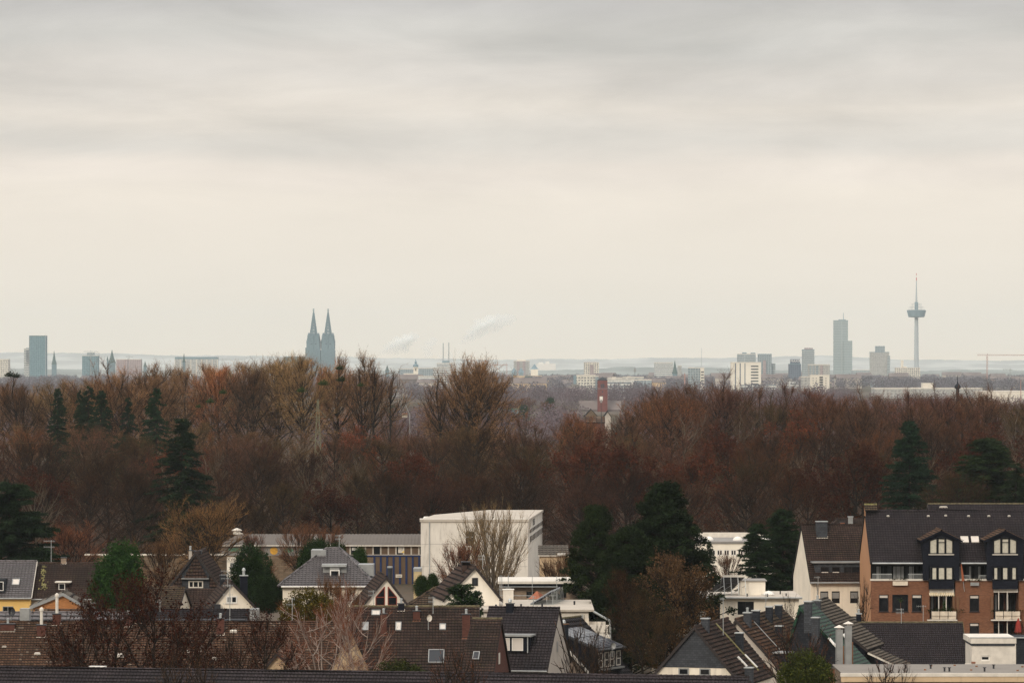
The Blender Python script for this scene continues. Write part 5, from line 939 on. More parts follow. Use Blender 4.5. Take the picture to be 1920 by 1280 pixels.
v_ = .6; a, b = fr.u(1528,v_), L; g = MB(); g.box(fr, a, b, v_, 4.2, fr.w(1084,a,v_), fr.w(1055,a,v_)); dmr = g.build('dormer', M['slate_grey'], R); box_part(dmr, fr, 'dormer_roof', 'metal', (a-.3, b, v_-.3, 4.9, fr.w(1055,a,v_), fr.w(1052.5,a,v_)))
for pa, pb, bl in ((1538.5,1554.5,[(.05,.95,0,.45)]), (1559.5,1575,[(.05,.95,0,.45)]), (1582,1612,None)): window(dmr, fr, fr.u(pa,v_), fr.u(pb,v_), fr.w(1079.5,a,v_), fr.w(1062,a,v_), v=v_, recess=0, out=.02, frame='blackframe', mull=(.5,) if bl is None else (), blind=bl, blindmat='shutter')
roofchimney(R, S, fr, 1541.5, 1008, 978, 1.15, .8, mat='slate_grey', cap='galv', pots=0)
R2, f2, L2, e2, r2, S2 = house_u('house', 'small dark roof with grey chimney peeping over the white house ridge', 1556, 1640, 973, 1000, 475, 0, 8, 'cream', 'tile_umber', gut=None, hip=(1570,1640)); roofchimney(R2, S2, f2, 1595, 985, 969, .5, .5, mat='metal', cap='galv', flash=None); roofchimney(R2, S2, f2, 1580, 985, 979, .45, .3, mat='terracotta', flash=None)
aerial(1534, 1080, 1110, 452, 'thin aerial pole on the cream gable beside the flat roof', 1, .5)
# brick apartment house
fr = Fr(1633, 440, 0); D = 14; p = fr.p; L = fr.u(2010); U = fr.u; W = fr.w; rz = W(957.5,0,D/2); ez = W(1055,0,-.3); capz = W(1088)
R = root('apartment_house', 'large red brown brick apartment house with dark dormers and balconies, lower right', 'apartment building', p(L/2, D/2, 0))
secs = [(1633,1743), (1791,1863), (1910,2010)]; g = MB()
def frontwall(mb, a, b, z0, z1, v, hs):
    us = sorted(set([a, b]+[x for h in hs for x in h[:2]])); ws = sorted(set([z0, z1]+[x for h in hs for x in h[2:4]]))
    for x0, x1 in zip(us, us[1:]):
        for c, d in zip(ws, ws[1:]):
            if any(h[0]-1e-4 <= x0 and x1 <= h[1]+1e-4 and h[2]-1e-4 <= c and d <= h[3]+1e-4 for h in hs): continue
            mb.face([p(x0,v,c), p(x1,v,c), p(x1,v,d), p(x0,v,d)])
    for h in hs:
        x0, x1, c, d = h[:4]; r = v+.2; mb.face([p(x0,v,c), p(x0,v,d), p(x0,r,d), p(x0,r,c)]); mb.face([p(x1,v,c), p(x1,r,c), p(x1,r,d), p(x1,v,d)]); mb.face([p(x0,v,d), p(x1,v,d), p(x1,r,d), p(x0,r,d)]); mb.face([p(x0,v,c), p(x0,r,c), p(x1,r,c), p(x1,v,c)])
wins = {0: [(1648,1666,1114,1146), (1673,1703,1114,1146), (1710,1728.5,1114,1146)], 1: [(1818,1836,1115,1146), (1818,1836,1167,1196)], 2: [(1935,1955,1115,1146)]}
for i, (a, b) in enumerate(secs):
    hs = [(U(x0), U(x1), W(y1), W(y0)) for x0, x1, y0, y1 in wins[i]]; frontwall(g, U(a), U(b), 0, capz, 0, hs)
    for x in (U(a), U(b)): 
        if x > .1: g.face([p(x,0,0), p(x,2.2,0), p(x,2.2,capz), p(x,0,capz)])
    for (x0, x1, z0, z1) in hs: window(R, fr, x0, x1, z0, z1, frame='blackframe', recess=.16, fw=.08, blind=[(0,1,.84,1)] if x1-x0 < 1.2 else None, blindmat='shutter', sill='blackframe')
g.face([p(L,0,0), p(L,D,0), p(L,D,ez), p(L,0,ez)]); g.face([p(L,D,0), p(0,D,0), p(0,D,ez), p(L,D,ez)]); g.build('wall', M['brick'], R)
g = MB(); g.face([p(0,D,0), p(0,0,0), p(0,0,capz), p(0,.4,capz), p(0,.4,ez+.2), p(0,D/2,rz-.1), p(0,D,ez+.2)]); g.slab([p(-.04,D/2-.6,rz+.45), p(-.04,D/2+.4,rz+.45), p(-.04,D,ez+.1), p(-.04,0,ez+.1)][::-1], .03) if False else None; g.build('side_gable', M['orange'], R)
g = MB()
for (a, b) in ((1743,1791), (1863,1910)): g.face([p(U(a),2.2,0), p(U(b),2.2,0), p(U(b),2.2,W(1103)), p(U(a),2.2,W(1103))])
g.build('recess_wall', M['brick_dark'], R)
g = MB(); g.box(fr, 0.1, L, 1.9, 2.1, capz-.2, ez+.1); rw = g.build('terrace_wall', M['darkmetal'], R)
# terrace glazing in three stretches
for a, b, k in ((1641,1664,3), (1671,1698,3), (1702,1728,3), (1795,1812,2), (1815,1828,2), (1832,1846,2)):
    window(rw, fr, U(a,1.9), U(b,1.9), capz+.05, ez-.35, v=1.9, recess=0, out=.03, frame='blackframe', mull=tuple((i+1)/k for i in range(k-1)), blind=[(.05,.42,0,.98)] if a != 1671 else [(.1,.9,0,.98)], blindmat='metal')
g = MB()
for a, b in secs: g.box(fr, U(a)-.06, U(b)+.06, -.1, .35, capz, capz+.18)
g.build('parapet_cap', M['offwhite'], R); box_part(R, fr, 'terrace_floor', 'roofgrey', (0.05, L-.05, .3, 1.95, capz-.3, capz-.05))
def railing(a, b, z, h_, v, n, name='railing', parent=R):
    g = MB(); g.tube(p(U(a),v,z+h_), p(U(b),v,z+h_), .035, n=6); g.tube(p(U(a),v,z+h_*.9), p(U(b),v,z+h_*.9), .02, n=5)
    for i in range(n+1): x = U(a)+(U(b)-U(a))*i/n; g.tube(p(x,v,z), p(x,v,z+h_), .014, n=4)
    g.build(name, M['galv'], parent)
railing(1636, 1672, capz+.18, .5, .1, 24); railing(1703, 1738, capz+.18, .5, .1, 24); railing(1793, 1818, capz+.18, .35, .1, 16); railing(1836, 1861, capz+.18, .35, .1, 16)
box_part(R, fr, 'planter_box', 'planter', (U(1673.5), U(1701.5), -.35, -.12, W(1096.5), W(1089))); box_part(R, fr, 'planter_box', 'metal', (U(1819), U(1835), -.35, -.12, W(1097), W(1091)))
tl = leafmass(90, [(-.6,0,.1,.5,.15,.25), (.4,0,.12,.6,.15,.3)], 400, .08, 'planter_flowers', 1); tl.materials.append(M['leafy'])
for px, py, c_ in ((1687,1087,(.4,.4,.4)), (1827,1089,(.8,.7,.4)), (1775,1144,(.7,.6,.3)), (1760,1144,(.5,.5,.3))): o = bpy.data.objects.new('planter_flowers', tl); COL.objects.link(o); o.parent = R; o.location = p(U(px), -.25, W(py))-woff(R); o.color = (*c_, 1)
# roof
hx = [(U(1728), U(1800)), (U(1849), U(1921))]
q1 = (p(-.1,-.3,ez), p(L,-.3,ez), p(L,D/2,rz), p(-.1,D/2,rz)); S = Slope(*q1); ro = roofpart(R, [q1, (p(L,D+.3,ez), p(-.1,D+.3,ez), p(-.1,D/2,rz), p(L,D/2,rz))], 'tile_dark', [(p(-.1,D/2,rz), p(L,D/2,rz))], tw=.27, th=.30)
q2 = (p(-.1,D/2-.75,rz+.05), p(U(1644,7),D/2-.75,rz+.05), p(U(1644,7),D/2+.2,rz+.62), p(-.1,D/2+.2,rz+.62)); roofpart(ro, [q2], 'tile_moss', [(q2[3], q2[2])], 'lichen', name='raised_ridge', tw=.27); g = MB(); g.slab([p(-.1,D/2-1,rz-.5), p(-.1,D/2+.3,rz-.5), p(-.1,D/2+.3,rz+.6), p(-.1,D/2-.7,rz+.1)][::-1], .04); g.build('raised_gable', M['orange'], ro)
g = MB(); g.tube(p(.1,-.4,ez-.03), p(U(1729),-.4,ez-.03), .085, n=8); g.tube(p(U(1802),-.4,ez-.03), p(U(1849),-.4,ez-.03), .085, n=8); g.build('gutter', M['galv'], R)
for px in (1665, 1740.5, 1773, 1816, 1854, 1892): roofvent(R, S, px, 968 if px != 1773 else 967, .3, .25)
for px, py in ((1808.5,1012.5), (1828,1012.5)): skylight(R, S, px, py, .78, 1.0, 'offwhite', 'shutter')
# two dormer bays, each with a balcony recess below
for bi_, (c0, c1) in enumerate(((1730,1798), (1849.5,1917.5))):
    m = (c0+c1)/2; xa, xb, xm = U(c0), U(c1), U(m); zb = W(1087); zs_ = W(1010); zt = W(993.5); wa, wb = U(c0+9), U(c1-9)
    g = MB(); e0 = -.42
    hsd = [(U(m-23), U(m+23), W(1037.5), W(1006)), (U(m-23), U(m+23), W(1086), W(1062))]
    us = [xa, hsd[0][0], hsd[0][1], xb]; 
    frontwall(g, xa, xb, zb, zs_, e0, [(h[0], h[1], h[2], min(h[3], zs_-.02)) for h in hsd]); g.face([p(xa,e0,zs_), p(xb,e0,zs_), p(xm,e0,zt)])
    for x, f_ in ((xa, 1), (xb, -1)):
        q = [p(x,e0,zb), p(x,e0,zs_), p(x,6.0,zs_), p(x,3.0,zb)]; g.face(q if f_ > 0 else q[::-1])
    dmr = g.build('dormer', M['slate_blue'], R)
    k = .35; sl_ = (zt-zs_)/(xm-xa); A0 = (p(xa-k,6.5,zs_-sl_*k), p(xa-k,-.75,zs_-sl_*k), p(xm,-.75,zt), p(xm,6.5,zt)); A1 = (p(xb+k,-.75,zs_-sl_*k), p(xb+k,6.5,zs_-sl_*k), p(xm,6.5,zt), p(xm,-.75,zt))
    roofpart(dmr, [A0, A1], 'tile_brown' if True else 'tile_dark', [(p(xm,-.75,zt), p(xm,6.5,zt))], name='dormer_roof', verge='slate_blue', tw=.27)
    # upper window with sloping outer lights, lower window in three
    for j, (o0, o1) in enumerate(((-21,-8.5), (-5.5,6.5), (9,21))):
        a, b = U(m+o0), U(m+o1); w0, wt = W(1036.5), (W(1013) if j != 1 else W(1007)); wi = W(1008.5)
        fm = MB(); pts = [p(a,e0-.03,w0), p(b,e0-.03,w0), p(b,e0-.03,wi if j == 0 else wt), p(a,e0-.03,wi if j == 2 else wt)]
        for i in range(4): fm.tube(pts[i], pts[(i+1) % 4], .045, n=4)
        if j == 1: fm.tube(p(a,e0-.03,W(1016)), p(b,e0-.03,W(1016)), .05, n=4)
        fo = fm.build('window', M['blackframe'], dmr); pn_ = MB(); pn_.slab([Vector(q)+Vector((0,.03,0)) for q in pts], .02); pn_.build('pane', M['curtain'], fo)
        cur = {0: ((.0,.5) if bi_ else (.35,1)), 1: (0,1) if not bi_ else (.1,.85), 2: (0,1) if not bi_ else (.4,1)}[j]
        window(dmr, fr, a, b, W(1086), W(1062.5), v=e0, recess=0, out=.03, frame='blackframe', blind=[(cur[0], cur[1], .02, .98)], fw=.05)
    bb = MB(); bb.face([p(U(m-24),e0+.25,W(1038)), p(U(m+24),e0+.25,W(1038)), p(U(m+24),e0+.25,zs_), p(xm,e0+.25,W(999)), p(U(m-24),e0+.25,zs_)]); bb.build('inner_wall', M['blackframe'], dmr)
    box_part(dmr, fr, 'sill', 'offwhite', (U(m-24), U(m+24), -.56, -.43, W(1039.5), W(1038)))
    box_part(dmr, fr, 'apron', 'slate_blue', (U(m-23), U(m+24), -.44, .04, W(1103.5), W(1087.5)))
    box_part(R, fr, 'balcony_beam', 'offwhite', (U(m-22), U(m+25), .02, .3, W(1110), W(1103.6)))
    if bi_ == 0:
        aw = MB(); n = 24; u0_, u1_ = U(m-22), U(m+25)
        for i in range(n): a = u0_+(u1_-u0_)*i/n; b = u0_+(u1_-u0_)*(i+1)/n; aw.slab([p(a,-.25,W(1116.5 if i % 2 else 1115)), p(b,-.25,W(1116.5 if i % 2 else 1115)), p(b,0,W(1110.2)), p(a,0,W(1110.2))], .02)
        aw.build('awning', M['awning'], R)
    for o_ in ((-4, 10) if bi_ == 0 else (-11, 5)): g = MB(); g.tube(p(U(m+o_),-.05,3 if bi_ else 4), p(U(m+o_),-.05,W(1104)), .055, n=7); g.build('post', M['offwhite'], R)
    box_part(R, fr, 'balcony_floor', 'offwhite', (U(m-26), U(m+30), -.55, 2.1, W(1162.5), W(1160.5)))
    pl = MB()
    for i in range(3): a = U(m-18)+i*(U(m+29)-U(m-18))/3; b = a+(U(m+29)-U(m-18))/3-.07; pl.box(fr, a, b, -.6, -.35, W(1153), W(1145)); pl.box(fr, a, b, -.5, -.45, W(1160), W(1153.5))
    pl.build('balcony_planters', M['planter'], R)
    fl = leafmass(91+bi_, [(U(m-22)+i*.55, -.45, W(1144)+.02, .35, .2, .22) for i in range(7)], 260, .09, 'balcony_plants', 1); fl.materials.append(M['leafy']); o = bpy.data.objects.new('balcony_plants', fl); COL.objects.link(o); o.parent = R; o.location = fr.o-woff(R); o.color = (.55,.5,.35,1)
    for a, b in ((m-20,m-2), (m+2,m+20)): window(R, fr, U(a,2.1), U(b,2.1), W(1160,0,2), W(1113,0,2), v=2.15, recess=0, out=.03, frame='blackframe' if bi_ else 'wood', mull=(.5,), blind=[(.05,.3,0,1)], blindmat='metal'); window(R, fr, U(a,2.1), U(b,2.1), W(1204,0,2), W(1170,0,2), v=2.15, recess=0, out=.03, frame='blackframe', mull=(.5,))
g = MB(); 
for px in (1795.5, 1859.5, 1788): g.box(fr, U(px)-.12, U(px)+.12, -.12, -.0, W(1158), W(1117))
g.build('wooden_screen', M['wood'], R)
Rt = root('potted_conifer', 'small bright green conifer on the left balcony of the brick house', 'plant', p(U(1772), .3, W(1160))); jt = leafmass(95, [(0,0,.8,.3,.3,.8), (0,0,1.5,.16,.16,.4)], 700, .1, 'foliage', 1); jt.materials.append(M['leafy']); o = bpy.data.objects.new('foliage', jt); COL.objects.link(o); o.parent = Rt; o.color = (1.1,1.6,.7,1); g = MB(); g.lathe(Rt.location, [(.18,0), (.25,.35), (.22,.36)], 12); g.build('pot', M['terracotta'], Rt)
def parasol(c, h, label, mat, r=.16):
    Rp = root('closed_parasol', label, 'parasol', c); g = MB(); g.tube(c, c+Vector((0,0,h)), .025); g.build('pole', M['galv'], Rp); g = MB(); g.lathe(c+Vector((0,0,h*.35)), [(r,0), (r*1.15,.1), (r*.7,h*.4), (.03,h*.66)], 10); g.build('canopy', M[mat], Rp); return Rp
pa = parasol(p(U(1808), -.2, W(1108)), 3.0, 'closed orange parasol leaning beside the left dormer', 'orangecloth', .13); pa.rotation_euler = (0, math.radians(-7), 0)
parasol(p(U(1908), -.6, 3.2), 2.3, 'closed red parasol under the right balcony', 'redcloth', .35)
Rg = root('balcony_plant', 'potted indoor tree in the middle brick wall window', 'plant', p(U(1689), .1, W(1144))); jt = leafmass(96, [(0,0,1.0,.32,.06,.3)], 500, .09, 'foliage', 1); jt.materials.append(M['leafy']); o = bpy.data.objects.new('foliage', jt); COL.objects.link(o); o.parent = Rg; o.color = (1.2,1.5,.7,1); g = MB(); g.tube(Rg.location, Rg.location+Vector((0,0,.9)), .02); g.build('stem', M['wood'], Rg)
aerial(1731, 1134, 1166, 436, 'white aerial mast in front of the left balcony', 1, .8)
t_ = text(R, 'A16', p(-.03, 5.0, W(1104.5,0,5)), .55, 'darkmetal'); t_.rotation_euler = (math.pi/2, 0, -math.pi/2)
# roof behind the apartment house
R, f2, L2, e2, r2, S2 = house_u('apartment_house', 'second dark roof with moss lined ridge showing above the brick apartment roof', 1752, 2010, 945, 1010, 462, 0, 12, 'brick', 'tile_dark', cap='mosscap', gut=None, verge='darkwood')
roofvent(R, S2, 1769, 951, .9, .3, 'offwhite')
# dark roof in front of the apartments
R, fr, L, ez, rz, S = house_u('row_house', 'house with smooth dark tiled roof in front of the brick apartments', 1556, 1812, 1167, 1249, 399, .0, 9, 'greyrender', 'tile_dark', cap='mosscap', gut=None, tw=.2, th=.30, verge='mosscap')
roofchimney(R, S, fr, 1610.5, 1168, 1151, .45, .45, mat='slate_blue', cap='galv', flash=None, pots=1)
g = MB(); A, B = S.find(1611,1168), S.find(1606,1210); g.slab([S.p(B[0]-.12,B[1],.14), S.p(B[0]+.12,B[1],.14), S.p(A[0]+.12,A[1]-.02,.14), S.p(A[0]-.12,A[1]-.02,.14)], .05); g.build('valley_tiles', M['tile_pale'], R)
# white box annex
fr = Fr(1822, 358, 0); p = fr.p; L = fr.u(1905); R = root('annex', 'white rendered flat roofed annex with one small white window, right edge', 'annex', p(L/2, 2, 0)); walls(R, fr, L, 5, fr.w(1207), 'offwhite', [(fr.u(1839), fr.u(1856), fr.w(1238), fr.w(1228.5))])
window(R, fr, fr.u(1839), fr.u(1856), fr.w(1238), fr.w(1228.5), frame='white', fw=.1, recess=.12); box_part(R, fr, 'fascia', 'slate_grey', (-.02, L-.1, -.06, 5, fr.w(1210), fr.w(1205.5))); box_part(R, fr, 'roof', 'offwhite', (-.08, L+.02, -.1, 6, fr.w(1205.5), fr.w(1195.5))); box_part(R, fr, 'roof_edge', 'galv', (-.12, fr.u(1960), -.12, .1, fr.w(1195.5), fr.w(1193.8))); box_part(R, fr, 'slate_wing', 'slate', (L+.02, fr.u(1965), .1, 5, 0, fr.w(1196)))
R = root('low_wall', 'low pale wall with terracotta coping left of the white annex', 'wall', at(1818, 1252, 357)); f2 = Fr(1810, 357, 0); box_part(R, f2, 'wall', 'offwhite', (0, f2.u(1828), 0, .3, 0, f2.w(1243))); box_part(R, f2, 'coping', 'terracotta', (f2.u(1822), f2.u(1829), -.05, .35, f2.w(1243), f2.w(1240)))
# flat grey roof, bottom right
fr = Fr(1583, 322, 0); p = fr.p; D = 9.5; L = fr.u(1990); zr = fr.w(1262); R = root('garage_block', 'garage block with flat grey sheet roof along the bottom right edge', 'garage', p(L/2, D/2, 0)); walls(R, fr, L, D, zr-.2, 'brick_pale')
g = MB()
for i in range(int(D/.62)): v_ = i*.62; g.hexa([p(-.2,v_,zr-.05), p(L,v_,zr-.05), p(L,v_+.58,zr-.05), p(-.2,v_+.58,zr-.05)], [p(-.2,v_,zr+.02), p(L,v_,zr+.02), p(L,v_+.58,zr+.07), p(-.2,v_+.58,zr+.07)])
g.build('roof', M['sheetroof'], R); box_part(R, fr, 'fascia', 'offwhite', (-.3, L, -.3, -.02, zr-.2, zr+.05)); box_part(R, fr, 'lower_fascia', 'sand', (-.25, L, -.25, -.02, zr-.6, zr-.205))
for px, py in ((1745,1254), (1780,1259), (1863,1256), (1846,1263), (1698,1256), (1771,1266-3)):
    v_ = 4.6 if py < 1257 else 1.6; g = MB(); g.tube(p(fr.u(px,v_),v_,zr+.05), p(fr.u(px,v_),v_,zr+.32), .07, n=8); g.tube(p(fr.u(px,v_),v_,zr+.32), p(fr.u(px,v_),v_,zr+.37), .13, n=8); g.build('vent_pipe', M['darkmetal'], R)
for px, v_ in ((1734.5,2.8), (1746,7), (1821,2.5), (1831,6.5), (1908,2), (1917,6), (1790,7.5)): g = MB(); g.tube(p(fr.u(px,v_),v_,zr+.05), p(fr.u(px,v_),v_,zr+.15), .09, n=8); g.build('vent_cap', M['rust'], R)
for px, yt, yb, Y in ((1573.5,1171,1290,333), (1590.5,1164,1252,338)):
    c = at(px, yb, Y); Rf = root('flue_chimney', ('tall square grey chimney with conical cap, left one' if px < 1580 else 'tall square grey chimney with conical cap, right one')+' of the pair by the flat roof', 'chimney', c); f2 = Fr(px, Y, 8); h_ = ZZ(yt, Y)
    g = MB(); g.box(f2, -.24, .24, -.24, .24, c.z, h_-.35); g.build('shaft', M['metal'], Rf); g = MB(); g.lathe(Vector((f2.o.x, f2.o.y, h_-.35)), [(.12,0), (.12,.15), (.42,.16), (.02,.36)], 14); g.build('cap', M['offwhite'], Rf); g = MB(); g.tube(f2.p(.32,-.1,c.z), f2.p(.32,-.1,h_-1.6), .045); g.build('pipe', M['rust'], Rf)
R = root('garden_wall', 'bright red brick wall at the foot of the left square chimney', 'wall', at(1560, 1290, 340)); f2 = Fr(1545, 340, 0); box_part(R, f2, 'wall', 'brick', (0, f2.u(1575), 0, .3, 0, f2.w(1253))); box_part(R, f2, 'coping', 'tile_pale', (-.1, f2.u(1576), -.1, .4, f2.w(1253), f2.w(1251)))
# terraces seen end-on, lower right
R, fr, L, ez, rz, S, S2 = house_v('gabled_house', 'grey slate gable over cream wall with two small windows, lower right', 1303, 1176.5, 1216, 1388, 1276, 352, -15.5, 12, 'cream', 'tile_umber', cap='tile_umber', tw=.32, th=.36, verge='darkwood')
p = fr.p; a = fr.u(1303); zc = fr.w(1249); k = (rz-.06-zc)/(rz-.06-ez); g = MB(); g.slab([p(a-a*k,-.04,zc), p(a+(L-a)*k,-.04,zc), p(a,-.04,rz-.06)], .03); g.build('slate_gable', M['slate_grey'], R)
for pa_, pb_ in ((1272.5,1292), (1312,1332)): window(R, fr, fr.u(pa_), fr.u(pb_), fr.w(1263.5), fr.w(1250), recess=0, out=.05, frame='metal', fw=.1)
fr_ = fr; x, t = 0, 0
roofchimney(R, S, fr, 1321, 1180, 1160, .6, .6, mat='slate_grey', cap='galv', flash=None)
g = MB(); A = S.find(1339,1168); B = S.find(1420,1257); g.slab([S.p(B[0]-.0,max(0,B[1]),.10), S.p(B[0]+.42,max(0,B[1]),.10), S.p(A[0]+.42,min(.97,A[1]),.10), S.p(A[0],min(.97,A[1]),.10)], .06); g.build('moss_strip', M['lichen'], R)
for A_, B_ in (((1381,1232), (1398,1250)), ((1394,1228), (1417,1252))):
    A = S.find(*A_); B = S.find(*B_); g = MB(); g.slab([S.p(B[0]-.05,B[1],.16), S.p(B[0]+.3,B[1],.16), S.p(A[0]+.3,A[1],.16), S.p(A[0]-.05,A[1],.16)], .1); g.build('skylight', M['white'], R)
roofchimney(R, S, fr, 1403, 1275, 1252, .62, .6, mat='slate_grey', cap='galv', flash=None)
roofchimney(R, S, fr, 1385, 1215, 1187, .6, .6, mat='slate', cap='galv', flash=None)
aerial(1356, 1120, 1190, 354, 'tall thin aerial mast on the moss striped roof', 1, .3)
R, fr, L, ez, rz, S, S2 = house_v('gabled_house', 'taupe rendered gable with patchy brown tiled roof behind the slate gable', 1380, 1162, 1330, 1496, 1286, 376, -16.5, 8, 'greyrender', 'tile_brown', tw=.32, th=.36, cap='tile_brown')
for px, yb, yt in ((1400,1172,1149), (1416,1168,1145)): roofchimney(R, S, fr, px, yb, yt, .6, .6, mat='slate' if px > 1405 else 'slate_grey', cap='galv', pots=1 if px < 1405 else 0, flash=None)
g = MB(); A = S.find(1412,1166); B = S.find(1460,1218); g.slab([S.p(B[0],max(0,B[1]),.13), S.p(B[0]+.09,max(0,B[1]),.13), S.p(A[0]+.09,A[1],.13), S.p(A[0],A[1],.13)], .05); g.build('lead_flashing', M['galv'], R)
c = S.find(1460,1224); q = S.p(*c); f2 = Fr(1445, q.y-1, -16); box_part(R, f2, 'dormer', 'slate', (0, 1.6, -.6, 1.4, q.z-1.3, q.z+.1)); box_part(R, f2, 'dormer_roof', 'metal', (-.2, 1.8, -.8, 1.6, q.z+.1, q.z+.2))
R, fr, L, ez, rz, S, S2 = house_v('gabled_house', 'brown tiled house with three dark chimneys and a felt roofed dormer', 1420, 1153, 1370, 1548, 1270, 386, -16, 10, 'slate', 'tile_moss', tw=.32, th=.36)
for px, yb, yt in ((1441,1164,1138), (1458.5,1158,1135), (1459.5,1200,1174)): roofchimney(R, S, fr, px, yb, yt, .58, .58, mat='slate', cap='galv', pots=0, flash=None)
c = S.find(1500,1204); q = S.p(*c); f2 = Fr(1470, q.y-1.2, -16); box_part(R, f2, 'dormer', 'slate', (0, 2.6, -.4, 2, q.z-2.2, q.z-.1)); box_part(R, f2, 'dormer_roof', 'roofgrey', (-.2, 3.0, -.7, 2.4, q.z-.1, q.z+.02))
R, fr, L, ez, rz, S, S2 = house_v('gabled_house', 'slate gabled house with green glazed tile roof', 1500, 1138, 1466, 1604, 1246, 380, -16, 5.5, 'slate', 'tile_green', tw=.32, th=.36, cap='tile_green', verge='tile_green')
for px, yb, yt in ((1514,1160,1128), (1528,1185,1158)): roofchimney(R, S, fr, px, yb, yt, .62, .6, mat='slate_grey', cap='galv', flash=None)
for A_, B_ in (((1551,1197), (1562,1210)), ((1561,1208), (1569,1218))):
    A = S.find(*A_); B = S.find(*B_); g = MB(); g.slab([S.p(B[0],B[1],.16), S.p(B[0]+.55,B[1],.16), S.p(A[0]+.55,A[1],.16), S.p(A[0],A[1],.16)], .1); g.build('skylight', M['white'], R)
R, fr, L, ez, rz, S, S2 = house_v('gabled_house', 'house with pale grey brown tiled roof sweeping down beside the green roof', 1519, 1131, 1488, 1622, 1212, 387, -15, 8, 'slate_blue', 'tile_pale', tw=.32, th=.36, cap='tile_pale')
roofchimney(R, S, fr, 1532, 1140, 1126, .5, .5, mat='slate_grey', cap='galv', pots=1, flash=None); p = fr.p
q = (p(L+4.0,-.2,ez-2.0), p(L+4.0,5,ez-2.0), p(L+.3,5,ez-.35), p(L+.3,-.2,ez-.35)); roofpart(R, [q], 'tile_pale', tw=.32, th=.36, name='swept_eave', verge='offwhite'); box_part(R, fr, 'extension_wall', 'sand', (L, L+3.6, .3, 4.6, 0, ez-2.2))
A = S.find(1579,1190); B = S.find(1587,1203); g = MB(); g.slab([S.p(B[0],B[1],.16), S.p(B[0]+.7,B[1],.16), S.p(A[0]+.7,A[1],.16), S.p(A[0],A[1],.16)], .1); g.build('skylight', M['white'], R)
# lattice pylon and its wires
Yp = 800; c = at(596, 830, Yp); c.z = gz(c.x, Yp); R = root('lattice_pylon', 'narrow pale steel lattice pylon standing in the wood', 'pylon', c); g = MB(); top = at(593, 748, Yp); H = top.z-c.z
def pr(t): return .9*(1-t)+.12
lv = [0, .12, .24, .36, .46, .56, .66, .76, .86, 1]
for a, b in zip(lv, lv[1:]):
    P = [[Vector((c.x+sx_*pr(t)-.0, Yp+sy_*pr(t), c.z+H*t)) for sx_, sy_ in ((-1,-1),(1,-1),(1,1),(-1,1))] for t in (a, b)]
    for i in range(4): j = (i+1) % 4; g.tube(P[0][i], P[1][i], .075, n=4); g.tube(P[0][i], P[1][j], .045, n=4); g.tube(P[0][j], P[1][i], .045, n=4)
g.build('mast', M['pylonsteel'], R)
for py in (781, 825):
    z = ZZ(py, Yp); arm = MB()
    for sx_ in (-1, 1):
        e = Vector((c.x+sx_*1.55, Yp, z)); 
        for sy_ in (-.5, .5): arm.tube(Vector((c.x+sx_*.35, Yp+sy_, z)), e, .05, n=4); arm.tube(Vector((c.x+sx_*.25, Yp+sy_, z+1.3)), e, .05, n=4)
    arm.build('crossarm', M['pylonsteel'], R)
Rw = root('power_line', 'thin power wires running left and right from the lattice pylon', 'wire', at(593, 750, Yp)); g = MB()
for (x0, y0, x1, y1) in ((593,749,-60,800), (593,749,900,758), (581,781,-60,832), (604,781,900,800)):
    A = at(x0, y0, Yp); B = at(x1, y1, Yp+(60 if x1 > 600 else -70)); pr_ = A
    for i in range(1, 13): t = i/12; q = A+(B-A)*t-Vector((0,0,2.0*4*t*(1-t)*.6)); g.tube(pr_, q, .007, n=3, cap=False); pr_ = q
g.build('wire', M['pylonsteel'], Rw)

for px, y0, y1, Y, lab, n_, w_ in [(176,1128,1166,370,'small aerial on the brown terrace behind the red leaved trees',2,.5), (548,1120,1168,368,'small aerial at the right end of the brown terrace',2,.6), (812,1118,1150,370,'small aerial with cable on the umber terrace',2,.5), (700,1106,1140,372,'thin aerial above the left roof windows of the umber terrace',2,.5),
  (1000,1116,1142,377,'aerial on the anthracite ridge below the solar collectors',2,.5), (1436,1112,1142,388,'aerial behind the three dark chimneys',2,.5), (1690,1140,1168,403,'aerial on the smooth dark ridge before the apartments',2,.6), (300,1120,1146,382,'aerial on the low dark roof below the tile hung house',2,.5), (636,1002,1030,436,'aerial on the grey hipped roof ridge',2,.5), (905,1040,1066,414,'aerial behind the cream boarded gable top',2,.5)]:
    aerial(px, y0, y1, Y, lab, n_, w_)
dish(803, 1158, 368, 'small pale satellite dish on the umber terrace beside the right brick chimney', .3, 'offwhite'); dish(1148, 1210, 384, 'small grey satellite dish by the solar panel dormer', .3, 'metal')
# ---------------------------------------------------------------- the far city
def facade(name, c, dark, bw, bh, ms, off=0.0): M[name] = grid(name, dark, c, bw, bh, ms, off, .6, .15)
